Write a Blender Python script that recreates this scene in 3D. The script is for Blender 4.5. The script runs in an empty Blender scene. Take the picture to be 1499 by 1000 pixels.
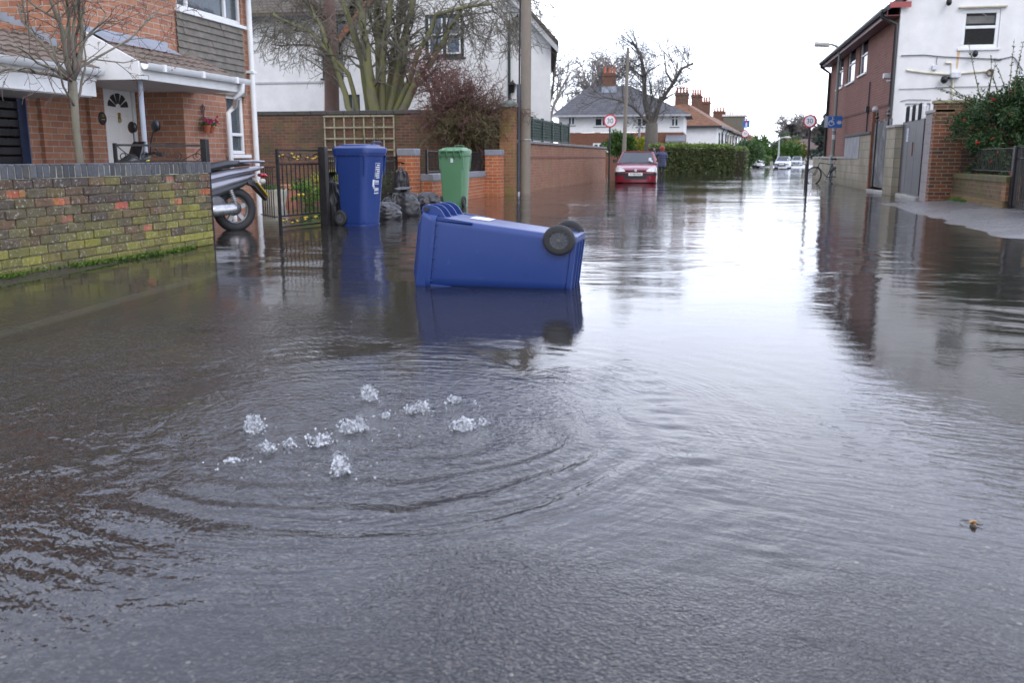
import bpy, math, random
import numpy as np
from mathutils import Vector, Matrix
PI = math.pi
R = math.radians
scene = bpy.context.scene
COL = scene.collection
rng = random.Random(7)

# ------------------------------------------------------------------ survey helper
F = 1332.0; HC = 0.92
PIT = math.atan(270 / F)
YAW = math.atan((1040 - 749.5) / (F / math.cos(PIT)))

def W(px, py, X=None, Y=None, Z=None):
    """surveyed point: where the sight line px,py meets a plane of the street"""
    a = px - 749.5; b = 500 - py
    fy = F * math.cos(PIT) + b * math.sin(PIT); rz = -F * math.sin(PIT) + b * math.cos(PIT)
    c, s = math.cos(YAW), math.sin(YAW)
    rx, ry = a * c - fy * s, a * s + fy * c
    if X is not None: t = X / rx
    elif Y is not None: t = Y / ry
    else: t = ((Z or 0.0) - HC) / rz
    return Vector((rx * t, ry * t, HC + rz * t))

# ------------------------------------------------------------------ mesh builder
def V(*a): return Vector(a)

def frame_of(d):
    d = Vector(d).normalized()
    a = Vector((0, 0, 1)) if abs(d.z) < 0.9 else Vector((1, 0, 0))
    u = d.cross(a).normalized(); w = d.cross(u).normalized()
    return u, w

class MB:
    def __init__(s): s.v = []; s.f = []; s.m = []; s.c = []
    def add(s, vs, fs, mat=0, col=None):
        o = len(s.v); s.v.extend([tuple(p) for p in vs])
        for f in fs: s.f.append(tuple(i + o for i in f)); s.m.append(mat)
        if col is not None or s.c:
            while len(s.c) < o: s.c.append((1, 1, 1))
            s.c.extend([col or (1, 1, 1)] * len(vs))
    def box(s, x0, y0, z0, x1, y1, z1, mat=0, col=None):
        if x0 > x1: x0, x1 = x1, x0
        if y0 > y1: y0, y1 = y1, y0
        if z0 > z1: z0, z1 = z1, z0
        s.add([(x0,y0,z0),(x1,y0,z0),(x1,y1,z0),(x0,y1,z0),(x0,y0,z1),(x1,y0,z1),(x1,y1,z1),(x0,y1,z1)],
              [(3,2,1,0),(4,5,6,7),(0,1,5,4),(1,2,6,5),(2,3,7,6),(3,0,4,7)], mat, col)
    def obox(s, c, a, b, n, mat=0, col=None):
        c, a, b, n = Vector(c), Vector(a), Vector(b), Vector(n)
        vs = [c-a-b-n, c+a-b-n, c+a+b-n, c-a+b-n, c-a-b+n, c+a-b+n, c+a+b+n, c-a+b+n]
        fs = [(3,2,1,0),(4,5,6,7),(0,1,5,4),(1,2,6,5),(2,3,7,6),(3,0,4,7)]
        if a.cross(b).dot(n) < 0: fs = [f[::-1] for f in fs]
        s.add(vs, fs, mat, col)
    def beam(s, p0, p1, w, h, up=(0,0,1), mat=0):
        p0, p1 = Vector(p0), Vector(p1); d = p1 - p0
        u = d.cross(Vector(up))
        if u.length < 1e-6: u = d.cross(Vector((1,0,0)))
        u.normalize(); n = u.cross(d).normalized()
        s.obox((p0+p1)/2, d/2, u*w/2, n*h/2, mat)
    def tube(s, pts, rad, n=8, cap=True, mat=0):
        pts = [Vector(p) for p in pts]
        if not hasattr(rad, '__len__'): rad = [rad] * len(pts)
        d0 = (pts[1]-pts[0])
        u, w = frame_of(d0); vs = []
        for i, p in enumerate(pts):
            d = (pts[min(i+1, len(pts)-1)] - pts[max(i-1, 0)])
            if d.length > 1e-9:
                d.normalize(); u = (u - d*u.dot(d))
                if u.length < 1e-6: u, _ = frame_of(d)
                u.normalize(); w = d.cross(u)
            for k in range(n):
                a = 2*PI*k/n; vs.append(p + (u*math.cos(a) + w*math.sin(a))*rad[i])
        fs = []
        for i in range(len(pts)-1):
            for k in range(n):
                k2 = (k+1) % n
                fs.append((i*n+k, i*n+k2, (i+1)*n+k2, (i+1)*n+k))
        if cap:
            fs.append(tuple(range(n))[::-1]); b = (len(pts)-1)*n; fs.append(tuple(range(b, b+n)))
        s.add(vs, fs, mat)
    def cyl(s, p0, p1, r0, r1=None, n=16, mat=0): s.tube([p0, p1], [r0, r0 if r1 is None else r1], n, True, mat)
    def loft(s, rings, cap0=True, cap1=True, mat=0, closed=True):
        n = len(rings[0]); vs = [p for r in rings for p in r]; fs = []
        for i in range(len(rings)-1):
            for k in range(n if closed else n-1):
                k2 = (k+1) % n
                fs.append((i*n+k, i*n+k2, (i+1)*n+k2, (i+1)*n+k))
        if cap0: fs.append(tuple(range(n))[::-1])
        if cap1: b = (len(rings)-1)*n; fs.append(tuple(range(b, b+n)))
        s.add(vs, fs, mat)
    def lathe(s, prof, org, axis, n=24, mat=0, cap=True):
        org = Vector(org); ax = Vector(axis).normalized(); u, w = frame_of(ax)
        rings = [[org + ax*h + (u*math.cos(2*PI*k/n) + w*math.sin(2*PI*k/n))*max(r, 1e-4) for k in range(n)] for r, h in prof]
        s.loft(rings, cap, cap, mat)
    def torus(s, c, axis, R0, r, n=32, k=10, mat=0, sx=1.0):
        c = Vector(c); ax = Vector(axis).normalized(); u, w = frame_of(ax); vs = []; fs = []
        for i in range(n):
            a = 2*PI*i/n; d = u*math.cos(a) + w*math.sin(a)
            for j in range(k):
                b = 2*PI*j/k; vs.append(c + d*(R0 + r*math.cos(b)) + ax*r*math.sin(b)*sx)
        for i in range(n):
            for j in range(k):
                fs.append((i*k+j, ((i+1)%n)*k+j, ((i+1)%n)*k+(j+1)%k, i*k+(j+1)%k))
        s.add(vs, fs, mat)
    def sphere(s, c, r, nu=12, nv=8, mat=0):
        c = Vector(c); r = (r, r, r) if not hasattr(r, '__len__') else r
        vs = [c + V(0,0,r[2])]
        for j in range(1, nv):
            t = PI*j/nv
            for i in range(nu):
                a = 2*PI*i/nu; vs.append(c + V(r[0]*math.sin(t)*math.cos(a), r[1]*math.sin(t)*math.sin(a), r[2]*math.cos(t)))
        vs.append(c - V(0,0,r[2])); fs = []
        for i in range(nu): fs.append((0, 1+i, 1+(i+1)%nu))
        for j in range(nv-2):
            for i in range(nu):
                a = 1+j*nu+i; b = 1+j*nu+(i+1)%nu; fs.append((a, a+nu, b+nu, b))
        L = len(vs)-1; b0 = 1+(nv-2)*nu
        for i in range(nu): fs.append((L, b0+(i+1)%nu, b0+i))
        s.add(vs, fs, mat)
    def octa(s, c, r, mat=0):
        c = Vector(c)
        s.add([c+V(r,0,0), c+V(0,r,0), c-V(r,0,0), c-V(0,r,0), c+V(0,0,r), c-V(0,0,r)],
              [(0,1,4),(1,2,4),(2,3,4),(3,0,4),(1,0,5),(2,1,5),(3,2,5),(0,3,5)], mat)
    def prism(s, poly, off, mat=0):
        n = len(poly); off = Vector(off); a = [Vector(p) for p in poly]
        nrm = Vector((0,0,0))
        for i in range(n): nrm += a[i].cross(a[(i+1)%n])
        fl = nrm.dot(off) < 0
        vs = a + [p + off for p in a]
        fs = [tuple(range(n))[::-1], tuple(range(n, 2*n))] + [(i, (i+1)%n, n+(i+1)%n, n+i) for i in range(n)]
        if fl: fs = [f[::-1] for f in fs]
        s.add(vs, fs, mat)
    def quad(s, a, b, c, d, mat=0): s.add([a,b,c,d], [(0,1,2,3)], mat)
    def build(s, name, mats, parent=None, smooth=35, bevel=0, segs=2, subsurf=0):
        if not isinstance(mats, (list, tuple)): mats = [mats]
        off = Vector((0,0,0)); p = parent
        while p is not None: off += p.location; p = p.parent
        me = bpy.data.meshes.new(name)
        me.from_pydata([(x-off.x, y-off.y, z-off.z) for x, y, z in s.v], [], s.f)
        for m in mats: me.materials.append(m)
        if len(mats) > 1: me.polygons.foreach_set('material_index', s.m)
        if s.c:
            while len(s.c) < len(s.v): s.c.append((1, 1, 1))
            at = me.color_attributes.new('Col', 'FLOAT_COLOR', 'POINT')
            at.data.foreach_set('color', np.hstack([np.array(s.c, np.float32), np.ones((len(s.v), 1), np.float32)]).ravel())
        if smooth:
            me.polygons.foreach_set('use_smooth', [True]*len(me.polygons))
            if smooth < 180: me.set_sharp_from_angle(angle=R(smooth))
        me.update()
        o = bpy.data.objects.new(name, me); COL.objects.link(o); o.parent = parent
        if bevel:
            b = o.modifiers.new('Bevel', 'BEVEL'); b.width = bevel; b.segments = segs; b.limit_method = 'ANGLE'; b.angle_limit = R(40)
        if subsurf:
            b = o.modifiers.new('Subdivision', 'SUBSURF'); b.levels = subsurf; b.render_levels = subsurf
        return o

def tag(o, label, cat, group=None):
    o['label'] = label; o['category'] = cat
    if group: o['group'] = group
    return o
def thing(name, label, cat, loc=(0,0,0), group=None):
    o = bpy.data.objects.new(name, None); COL.objects.link(o); o.location = loc
    o.empty_display_size = 0.2
    return tag(o, label, cat, group)
def kind(o, k): o['kind'] = k; return o
def copy_tree(o, parent=None):
    c = o.copy(); COL.objects.link(c); c.parent = parent
    for ch in list(o.children): copy_tree(ch, c)
    return c

def text_mesh(body, size, mat, parent, name, origin, right, up, depth=0.003, align='CENTER'):
    cu = bpy.data.curves.new('lettering', 'FONT'); cu.body = body; cu.size = size; cu.align_x = align; cu.align_y = 'CENTER'; cu.extrude = depth
    to = bpy.data.objects.new('lettering', cu); me = bpy.data.meshes.new_from_object(to)
    bpy.data.objects.remove(to); bpy.data.curves.remove(cu)
    r, u = Vector(right).normalized(), Vector(up).normalized(); n = r.cross(u)
    M4 = Matrix(((r.x,u.x,n.x,origin[0]),(r.y,u.y,n.y,origin[1]),(r.z,u.z,n.z,origin[2]),(0,0,0,1)))
    off = Vector((0,0,0)); p = parent
    while p is not None: off += p.location; p = p.parent
    me.transform(Matrix.Translation(-off) @ M4); me.materials.clear(); me.materials.append(mat)
    o = bpy.data.objects.new(name, me); COL.objects.link(o); o.parent = parent
    return o

# ------------------------------------------------------------------ materials
class NT:
    def __init__(s, name):
        s.m = bpy.data.materials.new(name); s.m.use_nodes = True; s.t = s.m.node_tree
        s.bsdf = s.t.nodes['Principled BSDF']; s.out = s.t.nodes['Material Output']
    def n(s, typ, **kw):
        nd = s.t.nodes.new(typ)
        for k, v in kw.items():
            if k.startswith('i_'):
                nd.inputs[k[2:].replace('_', ' ')].default_value = v
            else: setattr(nd, k, v)
        return nd
    def l(s, a, b): s.t.links.new(a, b)
    def coord(s, out='Object', scale=None, loc=None):
        tc = s.n('ShaderNodeTexCoord')
        if scale is None: return tc.outputs[out]
        mp = s.n('ShaderNodeMapping'); s.l(tc.outputs[out], mp.inputs['Vector'])
        mp.inputs['Scale'].default_value = scale if hasattr(scale, '__len__') else (scale,)*3
        if loc: mp.inputs['Location'].default_value = loc
        return mp.outputs[0]
    def noise(s, vec, scale=5, detail=4, rough=.55, dist=0):
        nd = s.n('ShaderNodeTexNoise'); s.l(vec, nd.inputs['Vector'])
        nd.inputs['Scale'].default_value = scale; nd.inputs['Detail'].default_value = detail
        nd.inputs['Roughness'].default_value = rough; nd.inputs['Distortion'].default_value = dist
        return nd.outputs['Fac']
    def ramp(s, fac, stops):
        nd = s.n('ShaderNodeValToRGB'); s.l(fac, nd.inputs[0]); e = nd.color_ramp.elements
        while len(e) < len(stops): e.new(.5)
        for i, (p, c) in enumerate(stops):
            e[i].position = p; e[i].color = (*c, 1) if hasattr(c, '__len__') else (c, c, c, 1)
        return nd.outputs[0]
    def mix(s, fac, a, b, mode='MIX'):
        nd = s.n('ShaderNodeMix', data_type='RGBA', blend_type=mode)
        for i, x in ((0, fac), (6, a), (7, b)):
            if hasattr(x, 'is_linked'): s.l(x, nd.inputs[i])
            elif hasattr(x, '__len__'): nd.inputs[i].default_value = (*x, 1)
            else: nd.inputs[i].default_value = x
        return nd.outputs[2]
    def math(s, op, a, b=0.0, c=None, clamp=False):
        nd = s.n('ShaderNodeMath', operation=op, use_clamp=clamp)
        for i, x in enumerate((a, b, c)):
            if x is None: continue
            if hasattr(x, 'is_linked'): s.l(x, nd.inputs[i])
            else: nd.inputs[i].default_value = x
        return nd.outputs[0]
    def bump(s, h, strength=.3, dist=.01, normal=None):
        nd = s.n('ShaderNodeBump'); s.l(h, nd.inputs['Height'])
        nd.inputs['Strength'].default_value = strength; nd.inputs['Distance'].default_value = dist
        if normal is not None: s.l(normal, nd.inputs['Normal'])
        return nd.outputs[0]
    def set(s, **kw):
        for k, v in kw.items():
            i = s.bsdf.inputs[k.replace('_', ' ')]
            if hasattr(v, 'is_linked'): s.l(v, i)
            elif hasattr(v, '__len__') and len(v) == 3: i.default_value = (*v, 1)
            else: i.default_value = v
        return s.m

def mk(name, col, rough=.6, metal=0, var=.18, vs=6, bump=.15, bs=60, bd=.004, spec=.5, coat=0, dirt=None, dirt_amt=.35):
    t = NT(name); co = t.coord()
    n1 = t.noise(co, vs, 5, .6)
    c = t.mix(t.ramp(n1, [(.3, 0), (.7, 1)]), tuple(x*(1-var) for x in col), tuple(min(1, x*(1+var)) for x in col))
    if dirt:
        n3 = t.noise(co, vs*.37, 6, .7); c = t.mix(t.math('MULTIPLY', t.ramp(n3, [(.45, 0), (.75, 1)]), dirt_amt), c, dirt)
    t.set(Base_Color=c, Metallic=metal, Specular_IOR_Level=spec, Coat_Weight=coat)
    n2 = t.noise(co, bs, 4, .6)
    t.set(Roughness=t.math('MULTIPLY_ADD', n1, .25, rough-.12, True))
    if bump: t.set(Normal=t.bump(n2, bump, bd))
    return t.m

def wall_uv(t, shear=None):
    """u along the wall, v up, chosen from the face normal"""
    tc = t.n('ShaderNodeTexCoord'); sp = t.n('ShaderNodeSeparateXYZ'); t.l(tc.outputs['Object'], sp.inputs[0])
    sn = t.n('ShaderNodeSeparateXYZ'); t.l(tc.outputs['Normal'], sn.inputs[0])
    ax = t.math('ABSOLUTE', sn.outputs[0]); ay = t.math('ABSOLUTE', sn.outputs[1]); az = t.math('ABSOLUTE', sn.outputs[2])
    facx = t.math('GREATER_THAN', ax, ay)
    mx = t.n('ShaderNodeMix', data_type='FLOAT'); t.l(facx, mx.inputs[0]); t.l(sp.outputs[0], mx.inputs[2]); t.l(sp.outputs[1], mx.inputs[3])
    cb = t.n('ShaderNodeCombineXYZ'); t.l(mx.outputs[0], cb.inputs[0]); t.l(sp.outputs[2], cb.inputs[1])
    return cb.outputs[0], tc.outputs['Object']

def mkbrick(name, c1, c2, mortar, bw=.225, bh=.075, ms=.007, rough=.85, stain=(.08,.08,.05), stain_amt=.3, low=None, ramp_bias=0.0, bumpd=.006, third=None):
    t = NT(name); uv, co = wall_uv(t)
    b = t.n('ShaderNodeTexBrick'); t.l(uv, b.inputs['Vector'])
    b.inputs['Scale'].default_value = 1; b.inputs['Brick Width'].default_value = bw; b.inputs['Row Height'].default_value = bh
    b.inputs['Mortar Size'].default_value = ms; b.inputs['Mortar Smooth'].default_value = .3; b.inputs['Bias'].default_value = ramp_bias
    b.inputs['Color1'].default_value = (*c1, 1); b.inputs['Color2'].default_value = (*c2, 1); b.inputs['Mortar'].default_value = (*mortar, 1)
    n1 = t.noise(co, 9, 6, .65); n2 = t.noise(co, 1.1, 5, .6)
    c = t.mix(t.ramp(n1, [(.3, 0), (.72, 1)]), t.mix(1.0, b.outputs['Color'], (.72, .72, .74), 'MULTIPLY'), b.outputs['Color'])
    if third: c = t.mix(t.math('MULTIPLY', t.ramp(t.noise(co, 3.1, 6, .7), [(.5, 0), (.62, 1)]), .75), c, third)
    c = t.mix(t.math('MULTIPLY', t.ramp(n2, [(.42, 0), (.75, 1)]), stain_amt), c, stain)
    if low:
        sp = t.n('ShaderNodeSeparateXYZ'); t.l(t.n('ShaderNodeNewGeometry').outputs['Position'], sp.inputs[0])
        f = t.math('MULTIPLY_ADD', n1, .6, t.math('MULTIPLY', sp.outputs[2], -1.0/low[1])); f = t.math('ADD', f, .45, None, True)
        c = t.mix(t.math('MULTIPLY', f, low[2]), c, low[0])
    t.set(Base_Color=c, Roughness=rough, Specular_IOR_Level=.25)
    h = t.math('ADD', t.math('MULTIPLY', b.outputs['Fac'], -1.0), t.math('MULTIPLY', t.noise(co, 55, 4, .6), .35))
    t.set(Normal=t.bump(h, .7, bumpd))
    return t.m

def mkvcol(name, rough=.8, var=.2, vs=25, bump=.4, bs=80, bd=.004, spec=.3, tint=None, sub=0):
    t = NT(name); a = t.n('ShaderNodeVertexColor', layer_name='Col'); co = t.coord()
    n1 = t.noise(co, vs, 5, .65)
    c = t.mix(1.0, a.outputs['Color'], t.ramp(n1, [(.25, 1-var), (.75, 1+var)]), 'MULTIPLY')
    t.set(Base_Color=c, Roughness=rough, Specular_IOR_Level=spec, Normal=t.bump(t.noise(co, bs, 5, .65), bump, bd))
    return t.m

def mkglass(name, tint=(.03,.04,.05), refl=.9, clear=.0):
    t = NT(name); co = t.coord(scale=(1.3,1.3,1.3)); n = t.noise(co, 2.0, 2, .5)
    t.set(Base_Color=t.mix(n, tuple(x*.7 for x in tint), tuple(x*1.3 for x in tint)), Roughness=.03, Specular_IOR_Level=refl, Normal=t.bump(n, .05, .02))
    if clear:
        tr = t.n('ShaderNodeBsdfTransparent'); mx = t.n('ShaderNodeMixShader'); mx.inputs[0].default_value = clear
        t.l(t.bsdf.outputs[0], mx.inputs[1]); t.l(tr.outputs[0], mx.inputs[2]); t.l(mx.outputs[0], t.out.inputs['Surface'])
    return t.m

def mkroof(name, c1, c2, tw=.2, th=.12, stain=(.06,.07,.04), amt=.4):
    t = NT(name); uv, co = wall_uv(t)
    b = t.n('ShaderNodeTexBrick'); t.l(uv, b.inputs['Vector'])
    b.inputs['Scale'].default_value = 1; b.inputs['Brick Width'].default_value = tw; b.inputs['Row Height'].default_value = th
    b.inputs['Mortar Size'].default_value = .012; b.inputs['Color1'].default_value = (*c1, 1); b.inputs['Color2'].default_value = (*c2, 1)
    b.inputs['Mortar'].default_value = tuple(x*.45 for x in c1) + (1,)
    n = t.noise(co, 1.4, 6, .65)
    c = t.mix(t.math('MULTIPLY', t.ramp(n, [(.4, 0), (.75, 1)]), amt), b.outputs['Color'], stain)
    t.set(Base_Color=c, Roughness=.8, Specular_IOR_Level=.3, Normal=t.bump(t.math('MULTIPLY', b.outputs['Fac'], -1.0), .6, .01))
    return t.m

def mkleaf(name, c1, c2, rough=.5):
    t = NT(name); g = t.n('ShaderNodeNewGeometry'); co = t.coord()
    f = t.math('MULTIPLY_ADD', g.outputs['Random Per Island'], .6, t.math('MULTIPLY', t.noise(co, 1.6, 3, .6), .4))
    c = t.ramp(f, [(.2, c1), (.75, c2)])
    t.set(Base_Color=c, Roughness=rough, Specular_IOR_Level=.35)
    tl = t.n('ShaderNodeBsdfTranslucent'); t.l(c, tl.inputs[0]); mx = t.n('ShaderNodeMixShader'); mx.inputs[0].default_value = .25
    t.l(t.bsdf.outputs[0], mx.inputs[1]); t.l(tl.outputs[0], mx.inputs[2]); t.l(mx.outputs[0], t.out.inputs['Surface'])
    return t.m

def mkbark(name, c1, c2, moss=None, amt=.6):
    t = NT(name); co = t.coord(scale=(1,1,.25)); n = t.noise(co, 22, 6, .7)
    c = t.mix(n, c1, c2)
    if moss: c = t.mix(t.math('MULTIPLY', t.ramp(t.noise(t.coord(), 4, 5, .6), [(.35, 0), (.65, 1)]), amt), c, moss)
    t.set(Base_Color=c, Roughness=.85, Specular_IOR_Level=.2, Normal=t.bump(n, .6, .01))
    return t.m

# shared materials
WHITE_PVC = mk('white_plastic_trim', (.72,.73,.73), .35, var=.05, bump=.03, dirt=(.45,.45,.4), dirt_amt=.25)
WHITE_PAINT = mk('white_paint', (.72,.72,.71), .5, var=.06, bump=.05, dirt=(.5,.48,.42), dirt_amt=.3)
RENDER_WHITE = mk('white_render', (.70,.70,.69), .85, var=.07, vs=3, bump=.6, bs=45, bd=.012, dirt=(.58,.57,.53), dirt_amt=.35)
BLACK_IRON = mk('black_iron', (.018,.018,.02), .4, .3, .3, 20, .2, 90, dirt=(.06,.035,.02), dirt_amt=.3)
GOLD_PAINT = mk('gold_paint', (.55,.38,.06), .45, .3, .25, 30, .2)
LEAD = mk('lead_flashing', (.30,.33,.38), .5, .2, .15, 4, .2, 30)
GLASS = mkglass('window_glass', (.035,.045,.055))
GLASS_CLEAR = mkglass('net_curtain_glass', (.10,.12,.13), .6, .45)
CURTAIN = mk('net_curtain', (.50,.56,.58), .9, var=.2, vs=12, bump=.3, bs=30)
DARK_ROOM = mk('dark_interior', (.03,.028,.026), .9, var=.5, vs=2)
CABLE = mk('black_cable', (.02,.02,.022), .5)
RUBBER = mk('rubber', (.022,.022,.023), .7, var=.25, vs=20, bump=.25, bs=120)
STEEL = mk('dull_steel', (.42,.43,.44), .35, .8, .2, 12)
TERRACOTTA = mk('terracotta', (.42,.13,.07), .8)
CONCRETE = mk('concrete', (.33,.32,.29), .9, var=.25, vs=7, bump=.5, bs=60, bd=.006, dirt=(.14,.15,.09), dirt_amt=.5)

# ------------------------------------------------------------------ building helpers
def wp(axis, plane, out, u, z, o): return (plane + out*o, u, z) if axis == 'x' else (u, plane + out*o, z)

def wall(mb, axis, plane, out, u0, u1, z0, z1, openings=(), depth=.12, mat=0, ends=.25):
    us = sorted({u0, u1, *[a for o in openings for a in o[:2]]}); zs = sorted({z0, z1, *[a for o in openings for a in o[2:4]]})
    def q(pts):
        pts = [Vector(p) for p in pts]; mb.add(pts, [(0,1,2,3)], mat)
    flip = (axis == 'x') == (out < 0)
    def oq(a, b, c, d): q([d, c, b, a] if flip else [a, b, c, d])
    for i in range(len(us)-1):
        for j in range(len(zs)-1):
            uc, zc = (us[i]+us[i+1])/2, (zs[j]+zs[j+1])/2
            if any(o[0] < uc < o[1] and o[2] < zc < o[3] for o in openings): continue
            P = lambda u, z: wp(axis, plane, out, u, z, 0)
            if axis == 'x': oq(P(us[i],zs[j]), P(us[i+1],zs[j]), P(us[i+1],zs[j+1]), P(us[i],zs[j+1]))
            else: oq(P(us[i+1],zs[j]), P(us[i],zs[j]), P(us[i],zs[j+1]), P(us[i+1],zs[j+1]))
    for a, b, c, d in [o[:4] for o in openings]:
        for (ua, za, ub, zb) in ((a,c,b,c), (b,c,b,d), (b,d,a,d), (a,d,a,c)):
            q([wp(axis,plane,out,ua,za,0), wp(axis,plane,out,ub,zb,0), wp(axis,plane,out,ub,zb,-depth), wp(axis,plane,out,ua,za,-depth)])
    if ends:
        for (ua, za, ub, zb) in ((u0,z0,u0,z1), (u1,z0,u1,z1), (u0,z1,u1,z1)):
            q([wp(axis,plane,out,ua,za,0), wp(axis,plane,out,ub,zb,0), wp(axis,plane,out,ub,zb,-ends), wp(axis,plane,out,ua,za,-ends)])

def bar(mb, axis, plane, out, u0, u1, z0, z1, o0, o1, mat=0):
    a = wp(axis, plane, out, u0, z0, o0); b = wp(axis, plane, out, u1, z1, o1)
    mb.box(*a, *b, mat)

def window(parent, axis, plane, out, u0, u1, z0, z1, muls=(), trans=(), fw=.05, inset=.07, fmat=None, gmat=None, sill=True, smat=None, curtain=None, name='window', sash=True):
    fmat = fmat or WHITE_PVC; m = MB()
    e = .003
    bar(m, axis, plane, out, u0+e, u1-e, z0+e, z0+fw, -inset-.05, -inset)
    bar(m, axis, plane, out, u0+e, u1-e, z1-fw, z1-e, -inset-.05, -inset)
    for a, b in ((u0+e, u0+fw), (u1-fw, u1-e)): bar(m, axis, plane, out, a, b, z0+fw, z1-fw, -inset-.05, -inset)
    for u in muls: bar(m, axis, plane, out, u-fw*.5, u+fw*.5, z0+fw, z1-fw, -inset-.045, -inset+.004)
    us = [u0+fw*.9] + sorted(muls) + [u1-fw*.9]
    for z in trans:
        if hasattr(z, '__len__'): bar(m, axis, plane, out, z[1], z[2], z[0]-fw*.4, z[0]+fw*.4, -inset-.04, -inset+.006)
        else: bar(m, axis, plane, out, u0+fw, u1-fw, z-fw*.4, z+fw*.4, -inset-.04, -inset+.006)
    w = m.build(name, fmat, parent, bevel=.006, segs=1)
    p = MB(); bar(p, axis, plane, out, u0+fw*.6, u1-fw*.6, z0+fw*.6, z1-fw*.6, -inset-.036, -inset-.028)
    p.build('pane', gmat or GLASS, w, smooth=0)
    if sill:
        s = MB(); bar(s, axis, plane, out, u0-.06, u1+.06, z0-.055, z0-.002, -inset-.02, .05)
        s.build('sill', smat or fmat, w, bevel=.006, segs=1)
    if curtain:
        c = MB(); n = max(8, int((u1-u0)/.03)); pts = []
        for i in range(n+1):
            u = u0+.02+(u1-u0-.04)*i/n; pts.append((u, -inset-.12+.018*math.sin(i*1.9)+.01*math.sin(i*.7)))
        for i in range(n):
            c.quad(wp(axis,plane,out,pts[i][0],z0,pts[i][1]), wp(axis,plane,out,pts[i+1][0],z0,pts[i+1][1]), wp(axis,plane,out,pts[i+1][0],z1,pts[i+1][1]), wp(axis,plane,out,pts[i][0],z1,pts[i][1]))
        c.build('curtain', curtain, w, smooth=180)
    return w

# ------------------------------------------------------------------ tree helpers
def grow(mt, mc, p, d, L, r, lvl, cfg, rg, tips):
    ns = cfg['seg'][min(lvl, len(cfg['seg'])-1)]; pts = [Vector(p)]; rad = [r]; d = Vector(d).normalized()
    wn = cfg.get('wander', .18); up = cfg['up'][min(lvl, len(cfg['up'])-1)]; dirs = [d.copy()]
    endr = cfg.get('taper', .45) if lvl < cfg['max'] else .3
    for i in range(ns):
        d = (d + V(rg.gauss(0, wn), rg.gauss(0, wn), rg.gauss(0, wn)+up)).normalized()
        pts.append(pts[-1] + d*L/ns); rad.append(max(r*(1-(1-endr)*(i+1)/ns), cfg['rmin'])); dirs.append(d.copy())
    (mt if lvl <= cfg['tl'] else mc).tube(pts, rad, (8, 6, 4, 3, 3)[min(lvl, 4)] , lvl <= 1)
    if lvl >= cfg['max']: tips.append((pts[-1], d)); return
    nch = cfg['n'][lvl]; nch = int(nch + rg.random()*.99)
    az = rg.random()*6.28
    for k in range(nch):
        t = cfg['t0'][lvl] + (1-cfg['t0'][lvl])*(k+rg.random()*.6)/max(nch-.4, 1); t = min(t, 1)
        x = t*ns; i = min(int(x), ns-1); f = x-i
        q = pts[i].lerp(pts[i+1], f); dd = dirs[min(i+1, ns)]; rr = rad[i]*(1-f)+rad[i+1]*f
        az += 2.4 + rg.gauss(0, .5); u, w = frame_of(dd)
        an = cfg['ang'][lvl]*(1+rg.gauss(0, .25))
        nd = dd*math.cos(an) + (u*math.cos(az)+w*math.sin(az))*math.sin(an)
        grow(mt, mc, q, nd, L*cfg['lr'][lvl]*(1-.35*t)*rg.uniform(.75, 1.2), max(rr*cfg.get('rr', .6), cfg['rmin']), lvl+1, cfg, rg, tips)
    if cfg.get('cont', True): tips.append((pts[-1], d))

def leaf(mb, p, d, size, rg, aspect=.5, mat=0):
    d = Vector(d).normalized(); u, w = frame_of(d); a = rg.random()*6.28
    s = (u*math.cos(a)+w*math.sin(a))*size*aspect*.5
    p = Vector(p); n = d.cross(s).normalized()*size*.12
    mb.add([p, p+d*size*.5+s+n, p+d*size, p+d*size*.5-s+n], [(0,1,2,3)], mat)

def rdir(rg):
    z = rg.uniform(-1, 1); a = rg.random()*6.283; s = math.sqrt(1-z*z); return V(s*math.cos(a), s*math.sin(a), z)
# ================================================================== camera, sky, sun
cam = bpy.data.cameras.new('camera'); camo = bpy.data.objects.new('camera', cam); COL.objects.link(camo)
cam.sensor_width = 36; cam.lens = F/1499*36; cam.clip_end = 3000; cam.clip_start = .05
camo.location = (0, 0, HC); camo.rotation_euler = (PI/2 - PIT, 0, YAW)
cam.dof.use_dof = True; cam.dof.focus_distance = 5.2; cam.dof.aperture_fstop = 5.6
scene.camera = camo

SUN_EL, SUN_AZ = R(42), R(150)            # azimuth clockwise from +Y: behind the camera, to the right
world = bpy.data.worlds.new('World'); scene.world = world; world.use_nodes = True
wt = world.node_tree; wn = wt.nodes; bg = wn['Background']
def wnode(t, **k):
    n = wn.new(t)
    for a, b in k.items(): setattr(n, a, b)
    return n
sky = wnode('ShaderNodeTexSky', sky_type='NISHITA', sun_disc=False, sun_elevation=SUN_EL, sun_rotation=SUN_AZ, air_density=1.0, dust_density=2.0)
tc = wnode('ShaderNodeTexCoord'); sep = wnode('ShaderNodeSeparateXYZ'); wt.links.new(tc.outputs['Generated'], sep.inputs[0])
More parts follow.
